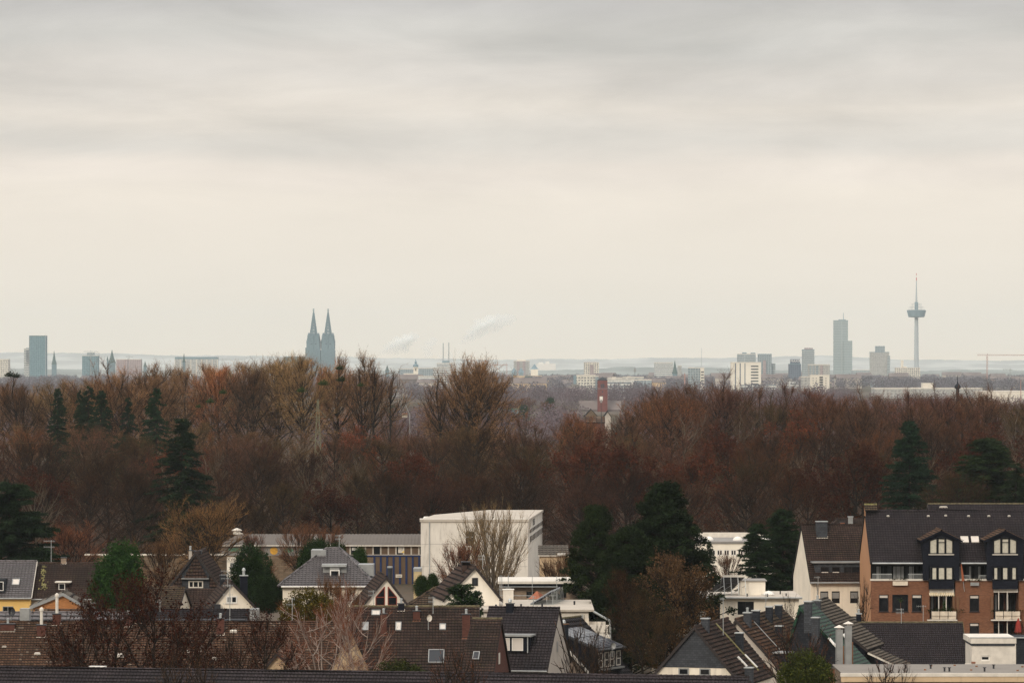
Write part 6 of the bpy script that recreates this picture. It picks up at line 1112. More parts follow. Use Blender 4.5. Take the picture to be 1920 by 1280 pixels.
# c is the frame or wall colour, dark the openings; both carry painted distance haze
facade('fac_teal', (.24,.34,.37), (.12,.20,.23), 3.5, 3.6, .35); facade('fac_white_bands', (.70,.68,.63), (.24,.27,.29), 60, 3.4, 1.0); facade('fac_white_grid', (.75,.70,.60), (.15,.15,.16), 3.6, 3.3, .9)
facade('fac_pink', (.46,.37,.36), (.26,.22,.23), 3.2, 3.3, .8); facade('fac_grey', (.36,.41,.43), (.20,.24,.26), 3.4, 3.3, .7); facade('fac_grey_bands', (.44,.47,.47), (.18,.22,.24), 60, 3.3, 1.1); facade('fac_dark', (.17,.20,.25), (.12,.145,.18), 3.2, 3.3, .5)
facade('fac_concrete', (.46,.45,.42), (.22,.22,.22), 4, 3, 1.2)
M['stone'] = plaster('haze_tinted_gothic_stone', (.17,.24,.27), .4, dirt=(.10,.145,.165)); M['paleslab'] = plain('pale_slab', (.74,.68,.58), .8, var=.05, scale=.05); M['farroof'] = plain('far_roof', (.16,.13,.12), .8, var=.3, scale=.03); M['churchred'] = grid('church_brick', (.20,.075,.065), (.13,.06,.055), .5, .25, .02); M['towershaft'] = plain('tower_concrete', (.42,.45,.46), .8, var=.05, scale=.05); M['podium'] = plain('pod_grey', (.20,.28,.32), .7, var=.1, scale=.1); M['signalred'] = plain('signal_red', (.55,.03,.02), .6, var=.05); M['greenroof'] = plain('copper_roof', (.08,.12,.11), .7); M['darkglassband'] = plain('window_band', (.035,.04,.05), .3, .5, var=.1, scale=.1); M['cranered'] = plain('crane_red', (.42,.24,.20), .7)  # stone, shaft and pod painted paler and bluer to stand for distance haze
def fbox(parent, name, mat, px0, px1, y0, y1, Y, depth=20, dy=0):
    fr = Fr(px0, Y+dy, 0); g = MB(); g.box(fr, 0, fr.u(px1), 0, depth, max(-.5, ZZ(y1, Y)), ZZ(y0, Y)); return g.build(name, M[mat], parent)
def tower(name, label, cat, px0, px1, y0, Y, mat, depth=20, top=None, bands=0, fins=(), bandx=None, ybase=None, roofmat='offwhite', group=None):
    R = root(name, label, cat, (XX((px0+px1)/2, Y), Y+depth/2, 0), group); fr = Fr(px0, Y, 0); z0 = 0 if ybase is None else ZZ(ybase, Y); zt = ZZ(y0, Y); L = fr.u(px1)
    g = MB(); g.box(fr, 0, L, 0, depth, z0, zt); g.build('wall', M[mat], R); g = MB(); g.box(fr, -.15, L+.15, -.15, depth+.15, zt, zt+1.0); g.build('roof', M[roofmat], R)
    for t in (top or ()): fbox(R, 'roof_house', t[3], t[0], t[1], t[2], y0-.2, Y, depth*.5, 3)
    bx = bandx or (px0+1, px1-1)
    for i in range(bands):
        z = zt-3.5-i*3.7; 
        if z < 4: break
        g = MB(); g.box(fr, fr.u(bx[0]), fr.u(bx[1]), -.12, .2, z-1.6, z); g.build('window_band', M['darkglassband'], R)
    for f in fins: g = MB(); g.box(fr, fr.u(f[0]), fr.u(f[1]), -.25, .3, z0, zt-.5); g.build('window_strip', M[f[2]], R)
    return R, fr, L, zt
def spire(name, label, px, y0, yb, Y, w, mat='stone', roof='greenroof', tip=None, cat='church', four=8, onion=False):
    x = XX(px, Y); R = root(name, label, cat, (x, Y, 0)); zt = ZZ(y0, Y); zb = ZZ(yb, Y); g = MB(); g.box(Fr(px, Y), -w/2, w/2, -w/2, w/2, 0, zb); g.build('tower', M[mat], R); g = MB(); c = Vector((x, Y, zb)); h = zt-zb
    if onion: g.lathe(c, [(w*.5,0), (w*.62,h*.14), (w*.55,h*.3), (w*.22,h*.42), (w*.22,h*.55), (w*.3,h*.6), (w*.12,h*.75), (.15,h)], 12)
    else: g.lathe(c, [(w*.62,0), (w*.34,h*.35), (.12,h)], four)
    g.build('spire', M[roof], R); return R
# -- glass tower at the left
R, fr, L, zt = tower('skyscraper', 'blue glass office tower, tallest at the left of the skyline', 'skyscraper', 54.5, 86, 630, 8350, 'fac_teal', 26, bands=0, roofmat='greenroof')
g = MB(); g.box(fr, 0, 1.2, -.4, .2, 0, zt+1); g.box(fr, L-1.2, L, -.4, .2, 0, zt+1); g.build('corner_fin', M['fac_grey'], R)
tower('tower_block', 'narrow striped slab attached left of the blue glass tower', 'building', 45, 54, 654, 8380, 'fac_white_bands', 18, top=[(49,54,652,'podium')], bands=8, bandx=(49,54))
tower('office_block', 'cream block with rows of square windows at the far left edge', 'building', -30, 16, 674, 7300, 'fac_white_grid', 25)
spire('church', 'dark stepped church spire right of the blue glass tower', 101.5, 657, 683, 8800, 9)
tower('tower_block', 'teal grey block topped with cranes left of centre city', 'building', 154, 184, 667, 9000, 'fac_teal', 25, top=[(163,177,661,'fac_grey')])
R = spire('church', 'pointed dark church spire with smaller turret left of the pink blocks', 210, 655, 680, 8800, 13); fbox(R, 'turret', 'stone', 200, 203, 675, 700, 8800, 6); g = MB(); g.lathe(at(201.5, 675, 8803), [(2.2,0), (.1,9)], 8); g.build('turret_roof', M['greenroof'], R)
tower('office_block', 'pink office block, left one of a pair', 'building', 218, 239, 674, 7600, 'fac_pink', 22); tower('office_block', 'pink office block with a crane behind it, right one of a pair', 'building', 241, 264.5, 674, 7550, 'fac_pink', 22)
spire('church', 'small dark spire right of the pink blocks', 272, 676, 687, 8800, 6)
R, fr, L, zt = tower('office_block', 'long flat office block with dark top storey behind the wood on the left', 'building', 328, 408, 670, 7400, 'fac_white_bands', 22); fbox(R, 'top_storey', 'podium', 328, 408, 669, 673, 7400, 22, -.5)
for i in range(9): g = MB(); a = fr.u(328+i*10); g.box(fr, a-.5, a+.5, -1, .1, 0, zt-3); g.build('pilaster', M['paleslab'], R)
spire('church', 'needle thin dark spire in front of the long flat office block', 345, 662, 679, 7200, 5)
# -- cathedral
Yc = 9000; s_ = Yc/F; R = root('cathedral', 'huge dark gothic cathedral with twin openwork spires', 'cathedral', (XX(600, Yc), Yc+30, 0))
for k, px in enumerate((588, 615.2)):
    cx_ = XX(px, Yc); T = root('spire_tower', None, None, (cx_, Yc, 0)); bpy.data.objects.remove(T); c = Vector((cx_, Yc, 0)); g = MB()
    fw = Fr(px, Yc)
    def sq(h0, y0, h1, y1, gg=None): 
        z0 = 0 if y0 is None else ZZ(y0, Yc); z1 = ZZ(y1, Yc); b = [c+Vector((sx_*h0, sy_*h0, z0)) for sx_, sy_ in ((-1,-1),(1,-1),(1,1),(-1,1))]; t = [c+Vector((sx_*h1, sy_*h1, z1)) for sx_, sy_ in ((-1,-1),(1,-1),(1,1),(-1,1))]; (gg or g).hexa(b, t)
    sq(15.0, None, 14.6, 656); sq(13.6, 656, 12.8, 642); sq(12.2, 642, 11.2, 629.5)
    for i in range(6):
        x_ = -12.0+i*4.8; g.hexa([c+Vector((x_-.8,-15.6,0)), c+Vector((x_+.8,-15.6,0)), c+Vector((x_+.8,-14,0)), c+Vector((x_-.8,-14,0))], [c+Vector((x_*.86-.5,-12.4,ZZ(630,Yc))), c+Vector((x_*.86+.5,-12.4,ZZ(630,Yc))), c+Vector((x_*.86+.5,-11,ZZ(630,Yc))), c+Vector((x_*.86-.5,-11,ZZ(630,Yc)))])
    tw_ = g.build('tower', M['stone'], R)
    # octagon spire with real openings: eight ribs and rings
    o = MB(); z0 = ZZ(634, Yc); z1 = ZZ(586, Yc); r0 = 8.6; r1 = 1.3; n = 8
    def ring(t): return [c+Vector(((r0+(r1-r0)*t)*math.cos(math.pi*(2*i+1)/n), (r0+(r1-r0)*t)*math.sin(math.pi*(2*i+1)/n), z0+(z1-z0)*t)) for i in range(n)]
    for i in range(n): o.tube(ring(0)[i], ring(1)[i], 1.25, .55, n=5)
    for t in (.0, .12, .24, .36, .47, .58, .68, .78, .87, .94):
        q = ring(t); q2 = ring(min(1, t+.055))
        for i in range(n): j = (i+1) % n; o.slab([q[i], q[j], q2[j], q2[i]], .8)
    for t in (.06, .18, .30, .42, .53, .63, .73, .83):
        q = ring(t-.05); q2 = ring(t+.06)
        for i in range(n): j = (i+1) % n; m0 = (q[i]+q[j])/2; m1 = (q2[i]+q2[j])/2; o.tube(m0, m1, .5, n=4)
    o.lathe(c, [(1.7, z1-2), (1.0, ZZ(583,Yc)), (2.1, ZZ(582.3,Yc)), (.6, ZZ(581,Yc)), (.45, ZZ(578,Yc))], 8); w_ = 2.3; zc_ = ZZ(580, Yc)
    o.hexa([c+Vector((-w_,-.5,zc_-.5)), c+Vector((w_,-.5,zc_-.5)), c+Vector((w_,.5,zc_-.5)), c+Vector((-w_,.5,zc_-.5))], [c+Vector((-w_,-.5,zc_+.5)), c+Vector((w_,-.5,zc_+.5)), c+Vector((w_,.5,zc_+.5)), c+Vector((-w_,.5,zc_+.5))])
    o.build('spire', M['stone'], R)
    for (r_, yb_, yt_, w0) in ((13.6,647,632,2.0), (11.6,636,623.5,2.0), (8.6,633,623.5,1.7)):
        for a_ in range(8):
            if r_ < 10 and a_ % 2: continue
            t = math.pi/4*a_+math.pi/4; rr = r_*(1.12 if a_ % 2 == 0 else .95); e = c+Vector((rr*math.cos(t), rr*math.sin(t), ZZ(yb_, Yc))); hh = ZZ(yt_, Yc)-ZZ(yb_, Yc)
            pm_ = MB(); pm_.lathe(e, [(w0,-8), (w0,hh*.35), (w0*1.2,hh*.38), (.1,hh)], 4); pm_.build('pinnacle', M['stone'], R)
    b_ = MB()
    for i in range(6): x = cx_-13.5+i*5.4; b_.hexa([Vector((x-.6,Yc-16,0)), Vector((x+.6,Yc-16,0)), Vector((x+.6,Yc-14,0)), Vector((x-.6,Yc-14,0))], [Vector((x-.4,Yc-15.2,ZZ(657,Yc))), Vector((x+.4,Yc-15.2,ZZ(657,Yc))), Vector((x+.4,Yc-14.4,ZZ(657,Yc))), Vector((x-.4,Yc-14.4,ZZ(657,Yc)))])
    b_.build('buttress', M['stone'], R)
    for i in range(2): gl = MB(); x = cx_-4.2+i*8.4; gl.box(Fr(px, Yc-14), x-cx_-1.5, x-cx_+1.5, 1.0, 1.6, ZZ(654,Yc), ZZ(644,Yc)); gl.build('window', M['darkglassband'], R)
g = MB(); a = XX(533, Yc+40); b = XX(575, Yc+40); zr_ = ZZ(668.5, Yc+40); ze_ = zr_-14
g.hexa([Vector((a,Yc+10,0)), Vector((b,Yc+10,0)), Vector((b,Yc+40,0)), Vector((a,Yc+40,0))], [Vector((a,Yc+10,ze_)), Vector((b,Yc+10,ze_)), Vector((b,Yc+40,ze_)), Vector((a,Yc+40,ze_))]); g.build('nave', M['stone'], R)
g = MB(); m = Yc+25; g.face([Vector((a,Yc+10,ze_)), Vector((b,Yc+10,ze_)), Vector((b,m,zr_)), Vector((a,m,zr_))]); g.face([Vector((b,Yc+40,ze_)), Vector((a,Yc+40,ze_)), Vector((a,m,zr_)), Vector((b,m,zr_))]); g.face([Vector((a,Yc+40,ze_)), Vector((a,Yc+10,ze_)), Vector((a,m,zr_))]); g.build('nave_roof', M['greenroof'], R)
g = MB(); g.lathe(Vector((XX(547.5, Yc), m, ZZ(668, Yc))), [(4.5,0), (4.2,7), (3,8), (3,11), (.2,17)], 8); g.build('crossing_turret', M['paleslab'], R)
fbox(R, 'aisle', 'stone', 572.5, 579, 651.5, 710, Yc, 14, -4); 
spire('church', 'small spire behind the gaunt trees right of the cathedral', 726, 684, 695, 8200, 7)
# -- works with steam
for px, y0 in ((831,643), (841.5,642)): c = at(px, 690, 14500); Rk = root('chimney_stack', 'tall pinkish chimney stack, '+('left' if px < 835 else 'middle')+' one of the three beside the steam', 'chimney', (c.x, c.y, 0)); g = MB(); g.lathe((c.x, c.y, 0), [(2.6,0), (1.6, ZZ(y0,14500))], 10); g.build('stack', M['fac_concrete'], Rk)
c = at(853, 690, 14500); Rk = root('chimney_stack', 'shortest chimney stack, right one of the three beside the steam', 'chimney', (c.x, c.y, 0)); g = MB(); g.lathe((c.x, c.y, 0), [(1.6,0), (1.0, ZZ(652,14500))], 10); g.build('stack', M['paleslab'], Rk)
tower('works_building', 'pale industrial works with dark top at the foot of the stacks', 'building', 819, 852, 681, 8600, 'fac_white_bands', 30, top=[(829,843,676,'podium')])
R = spire('church', 'cream church tower with onion dome', 779.5, 673, 688, 6200, 6.5, 'cream2', 'podium', onion=True); fbox(R, 'belfry_opening', 'darkglassband', 778.6, 780.4, 691, 695, 6196, .5); fbox(R, 'clock_stage', 'paleslab', 775.6, 783.4, 688, 689.5, 6195, 8)
tower('hall', 'cream hall at the foot of the onion domed tower', 'building', 757, 781, 701, 6150, 'cream2', 20); tower('hall', 'dark roofed long hall left of the onion domed tower', 'building', 748, 775, 692, 6600, 'fac_grey', 20); tower('hall', 'grey long hall right of the onion domed tower', 'building', 785, 812, 691, 6700, 'fac_grey', 20); tower('office_block', 'striped office block right of the onion domed tower', 'building', 812, 842, 690, 6500, 'fac_white_bands', 20)
tower('hall', 'long low pale hall below the onion domed tower', 'building', 784, 838, 706, 5600, 'fac_white_bands', 20)
# -- centre
R, *_ = tower('tower_block', 'pale concrete twin slab with darker stripe left of the dark church', 'building', 963, 993, 677, 8500, 'fac_concrete', 20, top=[(969,986,674,'paleslab')]); fbox(R, 'stair_shaft', 'fac_pink', 969, 974, 677, 715, 8500, 3, -2); fbox(R, 'stair_shaft', 'fac_pink', 980, 985, 677, 715, 8500, 3, -2)
R = spire('church', 'romanesque church with pyramid roofed tower in the centre', 1002, 682, 692, 7200, 12, 'cream2', 'podium', four=4); fbox(R, 'nave', 'sand', 962, 1018, 704, 722, 7150, 18); fbox(R, 'nave_roof', 'greenroof', 984, 1002, 704.5, 713, 7148, 3); 
for px in (964, 977): g = MB(); g.box(Fr(px, 7160), -4, 4, -4, 4, 0, ZZ(698,7160)); g.lathe(at(px, 698, 7160), [(5.6,0), (.2,8)], 4); g.build('side_tower', M['podium'], R)
tower('domed_hall', 'bright white domed works far off behind the romanesque church', 'building', 1006, 1042, 682, 14000, 'white', 40, top=[(1010,1018,679,'white'), (1023,1030,677,'white')], roofmat='white')
R, *_ = tower('tower_block', 'cream tower block behind the white office with square windows', 'building', 1095, 1123, 680, 7000, 'fac_white_grid', 18, top=[(1101,1117,678.5,'fac_pink')]); fbox(R, 'stair_shaft', 'fac_pink', 1106, 1113, 684, 705, 7000, 3, -2)
R, *_ = tower('office_block', 'white office block with rows of small windows left of the red brick tower', 'building', 1081, 1116, 704, 5200, 'fac_white_grid', 18); fbox(R, 'end_stair', 'podium', 1075.5, 1081, 704, 724, 5205, 12); tower('office_block', 'grey end of the white office beside the red brick tower', 'building', 1115, 1122, 706, 5230, 'fac_grey', 14)
tower('office_block', 'glazed white striped office block left of the dark pointed spire', 'building', 1227, 1262, 680, 7600, 'fac_white_bands', 20); spire('church', 'dark pointed spire right of the striped office block', 1265.3, 675, 700, 7300, 8); tower('tower_block', 'slim pale tower right of the dark pointed spire', 'building', 1271, 1278, 686, 7700, 'fac_concrete', 14)
for (x0, x1, y0, Y, lab) in ((1139,1190,712,4300,'low white hall right of the red brick tower'), (1168,1207,708,4500,'low white hall with small roof house in the right centre'), (1190,1222,713,4250,'low cream hall in front of the radio mast'), (1140,1170,709,4800,'low grey hall behind the red brick tower')): tower('hall', lab, 'building', x0, x1, y0, Y, 'fac_white_bands' if 'white' in lab else 'fac_grey', 25, top=[(x0+8,x0+15,y0-2.5,'paleslab')])
def mast(px, y0, Y, label, w_=.6, mat='metal', head=None, name='radio_mast'):
    x = XX(px, Y); R = root(name, label, 'mast', (x, Y, 0)); g = MB(); g.tube((x, Y, 0), (x, Y, ZZ(y0, Y)), w_, w_*.4, 6); g.build('pole', M[mat], R)
    for (yy, hw, hh, mt) in head or (): g = MB(); f_ = Fr(px, Y-w_); g.box(f_, -hw, hw, -.3, .3, ZZ(yy, Y)-hh, ZZ(yy, Y)+hh); g.build('antenna_head', M[mt], R)
    return R
mast(1190.5, 688, 6000, 'thin mast with a box head over the wooded plain', .5, 'darkmetal', [(694,1.6,2.4,'metal')]); mast(1315.5, 652, 13000, 'very thin tall transmitter mast far behind the city', 1.2, 'galv'); mast(1284, 699, 4200, 'slim red brown works chimney near the grey office block', 1.0, 'cranered', name='works_chimney')
# -- red brick church tower
Yr = 3000; R = root('church', 'red brick church tower with dark pyramid roof standing beyond the wood', 'church', (XX(1129.7, Yr), Yr, 0)); f2 = Fr(1120.5, Yr); L = f2.u(1139); g = MB(); g.box(f2, 0, L, 0, L, 0, ZZ(713,Yr)); g.build('tower', M['churchred'], R)
g = MB(); g.box(f2, -.15, L+.15, -.15, L+.15, ZZ(713,Yr), ZZ(712.3,Yr)); A = [f2.p(-.2,-.2,ZZ(712.3,Yr)), f2.p(L+.2,-.2,ZZ(712.3,Yr)), f2.p(L+.2,L+.2,ZZ(712.3,Yr)), f2.p(-.2,L+.2,ZZ(712.3,Yr))]; T = f2.p(L/2,L/2,ZZ(706,Yr))
for i in range(4): g.face([A[i], A[(i+1) % 4], T])
g.build('tower_roof', M['slate_grey'], R); c = f2.p(L/2,-.1,ZZ(723,Yr))
g = MB(); g.slab([c+Vector((1.45*math.cos(t), 0, 1.45*math.sin(t))) for t in [2*math.pi*i/20 for i in range(20)]], .1); g.build('round_window', M['darkglassband'], R); g = MB(); g.box(Fr(1129.7, Yr-.25), -.09, .09, -.05, .05, c.z-1.4, c.z+1.4); g.box(Fr(1129.7, Yr-.25), -1.4, -.1, -.05, .05, c.z-.09, c.z+.09); g.box(Fr(1129.7, Yr-.25), .1, 1.4, -.05, .05, c.z-.09, c.z+.09); g.build('tracery', M['churchred'], R)
for yy in (733.5, 742): g = MB(); g.box(Fr(1129.7, Yr-.1), -.35, .35, -.05, .1, ZZ(yy+2,Yr), ZZ(yy-1,Yr)); g.build('slit_window', M['darkglassband'], R)
g = MB(); g.box(f2, -.08, L+.08, -.1, 0, ZZ(728,Yr)-.2, ZZ(728,Yr)); g.build('string_course', M['podium'], R)
g = MB(); a, b = Fr(1088,Yr+14), None; A = at(1085,765,Yr+8); Bv = at(1165,765,Yr+8); rz_ = ZZ(751,Yr+14); ez_ = ZZ(768,Yr+8)
g.face([Vector((A.x,Yr+6,ez_)), Vector((Bv.x,Yr+6,ez_)), Vector((Bv.x,Yr+14,rz_)), Vector((A.x,Yr+14,rz_))]); g.face([Vector((Bv.x,Yr+22,ez_)), Vector((A.x,Yr+22,ez_)), Vector((A.x,Yr+14,rz_)), Vector((Bv.x,Yr+14,rz_))]); g.box(Fr(1085,Yr+6), 0, Bv.x-A.x, .3, 15.5, 0, ez_); g.build('nave', M['farroof'], R)
mast(1127.3, 743, 1500, 'floodlight style phone mast with white antennas before the red brick tower', .16, 'darkmetal', [(747,.55,.75,'white'), (752,.35,.5,'metal')])
Ry = 1650
for (a, yt, yb, w_, mt, lab) in ((1108,767,776,12,'blockwork','brownish gable of a villa in front of the red brick church'), (1139,771,777,6,'greyrender','small pale gable right of the phone mast')):
    Rv, f2, L2, e2, r2, s1, s2_ = house_v('villa', lab, a, yt, a-w_, a+w_, 780, Ry, 0, 10, mt, 'tile_black', 'house', tw=2, th=2)
Rv, f2, L2, e2, r2, s1 = house_u('villa', 'red roofed house in front of the red brick church', 1098, 1134, 781, 792, Ry-60, 0, 9, 'brick_dark', 'tile_brown', gut=None, tw=2, th=2)
Rv = root('sports_hall', 'low hall with pale green edge left of the red brick tower', 'hall', at(960, 780, 2000)); fbox(Rv, 'hall_body', 'podium', 935, 972, 767, 775, 2000, 12); fbox(Rv, 'roof_edge', 'signgreen', 934, 973, 766, 767, 1999, 13)
# crane and little house seen in the gap
c = at(769, 790, 1300); Rk = root('tilted_crane', 'pale crane jib and small lit house in the gap of the tall grove', 'crane', (c.x, c.y, 0)); g = MB(); P = [at(769.5,790,1300), at(768,777,1300), at(762,762,1300), at(758,754,1300)]; P[0].z = 0
for a, b in zip(P, P[1:]): g.tube(a, b, .13, n=5)
g.build('jib', M['metal'], Rk); Rk = root('kiosk', 'tiny pale hut beside the tilted jib', 'hut', at(758, 790, 1310)); fbox(Rk, 'hut_body', 'cream2', 754, 763, 776, 782, 1310, 4); fbox(Rk, 'hut_roof', 'terracotta', 753.5, 763.5, 774.5, 776, 1309, 5)
# -- right
tower('office_block', 'grey striped office block with white end left of the white slab block', 'building', 1291, 1320, 690, 5600, 'fac_grey', 18, top=[(1303,1314,688,'podium')]); R, *_ = tower('stair_tower', 'white balconied end of the grey striped office block', 'building', 1313.5, 1320.5, 691, 5590, 'paleslab', 8, bands=5)
R, *_ = tower('slab_block', 'big white slab block with dark vertical strips and balcony stripes', 'building', 1371, 1427, 680, 5400, 'paleslab', 20, fins=[(1378,1379.8,'fac_dark'), (1387,1388.8,'fac_dark'), (1396,1397.6,'fac_dark')], top=[(1386,1394,678.5,'podium')], bands=10, bandx=(1408,1422)); fbox(R, 'low_wing', 'fac_white_bands', 1388, 1455, 721, 735, 5380, 15)
tower('tower_block', 'grey bands tower behind the white slab block', 'building', 1383, 1417, 664, 7800, 'fac_grey_bands', 20, top=[(1392,1400,660.5,'podium'), (1408,1416.5,661,'podium')]); R, *_ = tower('tower_block', 'grey tower right behind the white slab block', 'building', 1422, 1447, 664.5, 6700, 'fac_grey', 20, roofmat='podium'); fbox(R, 'side_wing', 'fac_grey_bands', 1447, 1454, 681, 725, 6705, 14); fbox(R, 'stair_shaft', 'fac_pink', 1431, 1436, 675, 725, 6697, 2)
R, *_ = tower('office_tower', 'dark blue grey office tower with white roof sign letters', 'building', 1479.5, 1502, 683, 6800, 'fac_dark', 20, top=[(1482,1500,673,'fac_dark')], roofmat='podium'); t_ = text(R, 'MAXX', at(1491.5, 676.6, 6797), 5.5, 'white', 'sign_lettering', .1)
R, *_ = tower('tower_block', 'tall grey grid tower right of the dark office tower', 'building', 1505, 1527, 656, 7600, 'fac_grey_bands', 20, top=[(1508.5,1524,652,'fac_pink')], roofmat='podium')
R, *_ = tower('apartment_block', 'cream and pink tower block below the tall grey grid tower', 'building', 1516, 1556, 684, 5900, 'fac_concrete', 16, fins=[(1518,1521,'fac_grey'), (1524,1527,'fac_grey'), (1530,1534,'fac_grey'), (1538,1543,'fac_pink')]); R, *_ = tower('apartment_block', 'pale cream slab with balconies at the edge of the wood', 'building', 1520, 1555, 704, 4500, 'paleslab', 14, bands=0); fr = Fr(1536, 4495)
for i in range(6): fbox(R, 'balcony', 'darkglassband', 1536.5, 1543, 706+i*4.6, 708.3+i*4.6, 4499, 2)
for px in (1524, 1530, 1548): 
    for i in range(5): fbox(R, 'window', 'darkglassband', px, px+1.2, 708+i*4.6, 709.6+i*4.6, 4499, 2)
tower('apartment_block', 'low cream block left of the balconied slab', 'building', 1503, 1519, 707, 4560, 'fac_concrete', 14)
M['fac_kt'] = grid('fac_kt', (.24,.30,.31), (.42,.46,.45), 60, 4.2, 1.1, 0, .5, .1)
R, fr, L, zt = tower('skyscraper', 'tallest glass skyscraper with antenna and lower right wing', 'skyscraper', 1564, 1590, 601, 11000, 'fac_kt', 28, top=[(1573,1586,598.5,'fac_grey')], roofmat='podium')
fbox(R, 'wing', 'fac_kt', 1582.5, 1598, 638.5, 716, 10990, 26); g = MB(); g.tube(at(1581.5,599,11010), at(1581.5,586,11010), .9, .5, 6); g.build('antenna', M['podium'], R)
tower('hall', 'long low hall left of the pale slab with the raised core', 'building', 1598, 1632, 694, 9500, 'fac_grey_bands', 25); R, *_ = tower('tower_block', 'pale slab tower with raised central core', 'building', 1632, 1667.5, 660.5, 9200, 'fac_concrete', 22, top=[(1641.5,1659,648.5,'fac_grey')], roofmat='podium'); fbox(R, 'side_wing', 'fac_grey_bands', 1664, 1669, 667, 712, 9196, 16)
tower('office_block', 'wide white block with fine window grid below the television tower', 'building', 1679.5, 1725.5, 690, 7400, 'fac_white_grid', 22, top=[(1692,1700,687,'paleslab'), (1690,1694,675,'paleslab')])
Yt = 10900; x = XX(1718.3, Yt); R = root('television_tower', 'television tower with dark saucer shaped pod and red white mast', 'tower', (x, Yt, 0)); c = Vector((x, Yt, 0)); Zt = lambda y: ZZ(y, Yt)
g = MB(); g.lathe(c, [(6.4,0), (5.3,Zt(640)), (4.6,Zt(594))], 20); g.build('shaft', M['towershaft'], R); g = MB(); g.lathe(c, [(6,Zt(595)), (19.5,Zt(594.5)), (20.5,Zt(593.5)), (24.2,Zt(582.5)), (24.2,Zt(581.5)), (6,Zt(581))], 32); g.build('pod', M['podium'], R)
g = MB(); g.lathe(c, [(4.8,Zt(582)), (4.6,Zt(566.5)), (2.2,Zt(566))], 14); g.build('upper_shaft', M['podium'], R)
for y, r_ in ((576,19), (570,13), (581,22)):
    g = MB(); n = 24
    for i in range(n): t0, t1 = 2*math.pi*i/n, 2*math.pi*(i+1)/n; g.tube(c+Vector((r_*math.cos(t0), r_*math.sin(t0), Zt(y))), c+Vector((r_*math.cos(t1), r_*math.sin(t1), Zt(y))), .35, n=4)
    for i in range(8): t0 = 2*math.pi*i/8; g.tube(c+Vector((4*math.cos(t0), 4*math.sin(t0), Zt(y))), c+Vector((r_*math.cos(t0), r_*math.sin(t0), Zt(y))), .35, n=4); g.tube(c+Vector((r_*math.cos(t0), r_*math.sin(t0), Zt(y))), c+Vector((r_*math.cos(t0), r_*math.sin(t0), Zt(581))), .3, n=4)
    g.build('antenna_ring', M['galv'], R)
g = MB(); g.lathe(c, [(2.6,Zt(566)), (1.6,Zt(545)), (1.1,Zt(526))], 10); g.build('antenna', M['towershaft'], R); g = MB(); g.lathe(c, [(1.1,Zt(526)), (.9,Zt(520))], 10); g.lathe(c, [(.8,Zt(516)), (.6,Zt(512))], 10); g.build('red_section', M['signalred'], R); g = MB(); g.lathe(c, [(.9,Zt(520)), (.8,Zt(516))], 10); g.build('white_section', M['white'], R)
# onion spire rising from the wood on the right
Yo = 1300; x = XX(1795.5, Yo); R = root('onion_spire', 'small dark onion dome with needle tip poking out of the wood on the right', 'church', (x, Yo, 0)); g = MB(); Zo = lambda y: ZZ(y, Yo); g.lathe((x, Yo, 0), [(.5,0), (.5,Zo(729)), (1.0,Zo(727)), (.8,Zo(722)), (.3,Zo(719)), (.12,Zo(715)), (.05,Zo(703))], 12); g.build('dome', M['slate'], R)
# cranes and halls at the right
def crane(px, y0, xa, xb, Y, label, mat='cranered', yb=720):
    x = XX(px, Y); R = root('tower_crane', label, 'crane', (x, Y, 0)); g = MB(); w_ = .8
    zt = ZZ(y0, Y)
    for a, b in ((-w_,-w_),(w_,-w_),(w_,w_),(-w_,w_)): g.tube((x+a,Y+b,0), (x+a,Y+b,zt), .28, n=4)
    n = int(zt/4)
    for i in range(n): g.tube((x-w_,Y-w_,i*4), (x+w_,Y-w_,i*4+4), .2, n=4)
    g.build('mast', M[mat], R); g = MB(); A, B = XX(xa, Y), XX(xb, Y); g.tube((A,Y,zt), (B,Y,zt), .45, n=4); g.tube((A,Y,zt+1.5), (B,Y,zt+1.5) if False else (B,Y,zt+.4), .2, n=4)
    g.build('jib', M[mat], R); g = MB(); g.tube((x,Y,zt), (x,Y,zt+3), .4, n=4); g.build('cab', M[mat], R)
crane(1851, 666, 1832, 1925, 6500, 'tower crane with long level jib at the right edge'); crane(1894, 693, 1880, 1898, 6000, 'small tower crane below the big one at the right edge', 'galv'); crane(242, 669, 236, 250, 7700, 'small crane above the pink office blocks', 'galv'); crane(417, 674, 408, 460, 7400, 'pale crane jib right of the long flat office block', 'galv'); crane(950, 684, 918, 952, 7200, 'red tower crane left of the romanesque church')
crane(170, 659, 156, 184, 9000, 'crane over the teal grey block', 'galv'); crane(898, 676, 895, 915, 9000, 'small far crane behind the lone round tree', 'galv')
tower('warehouse', 'long white roofed warehouse above the wood at the right edge', 'building', 1842, 2100, 735, 3600, 'paleslab', 60, roofmat='offwhite'); tower('warehouse', 'long pale hall roof left of the white warehouse', 'building', 1640, 1842, 729, 4300, 'fac_concrete', 40, roofmat='offwhite')
tower('warehouse', 'cream cube building among the pale halls on the right', 'building', 1730, 1750, 719, 5200, 'cream2', 20); tower('warehouse', 'pinkish hall between the pale halls on the right', 'building', 1712, 1728, 728, 4700, 'fac_pink', 20)
mast(1914, 712, 3000, 'slender pinkish mast at the right edge above the wood', .5, 'cranered'); mast(1813, 740, 3200, 'thin light pole above the wood near the onion dome', .12, 'galv') if False else None
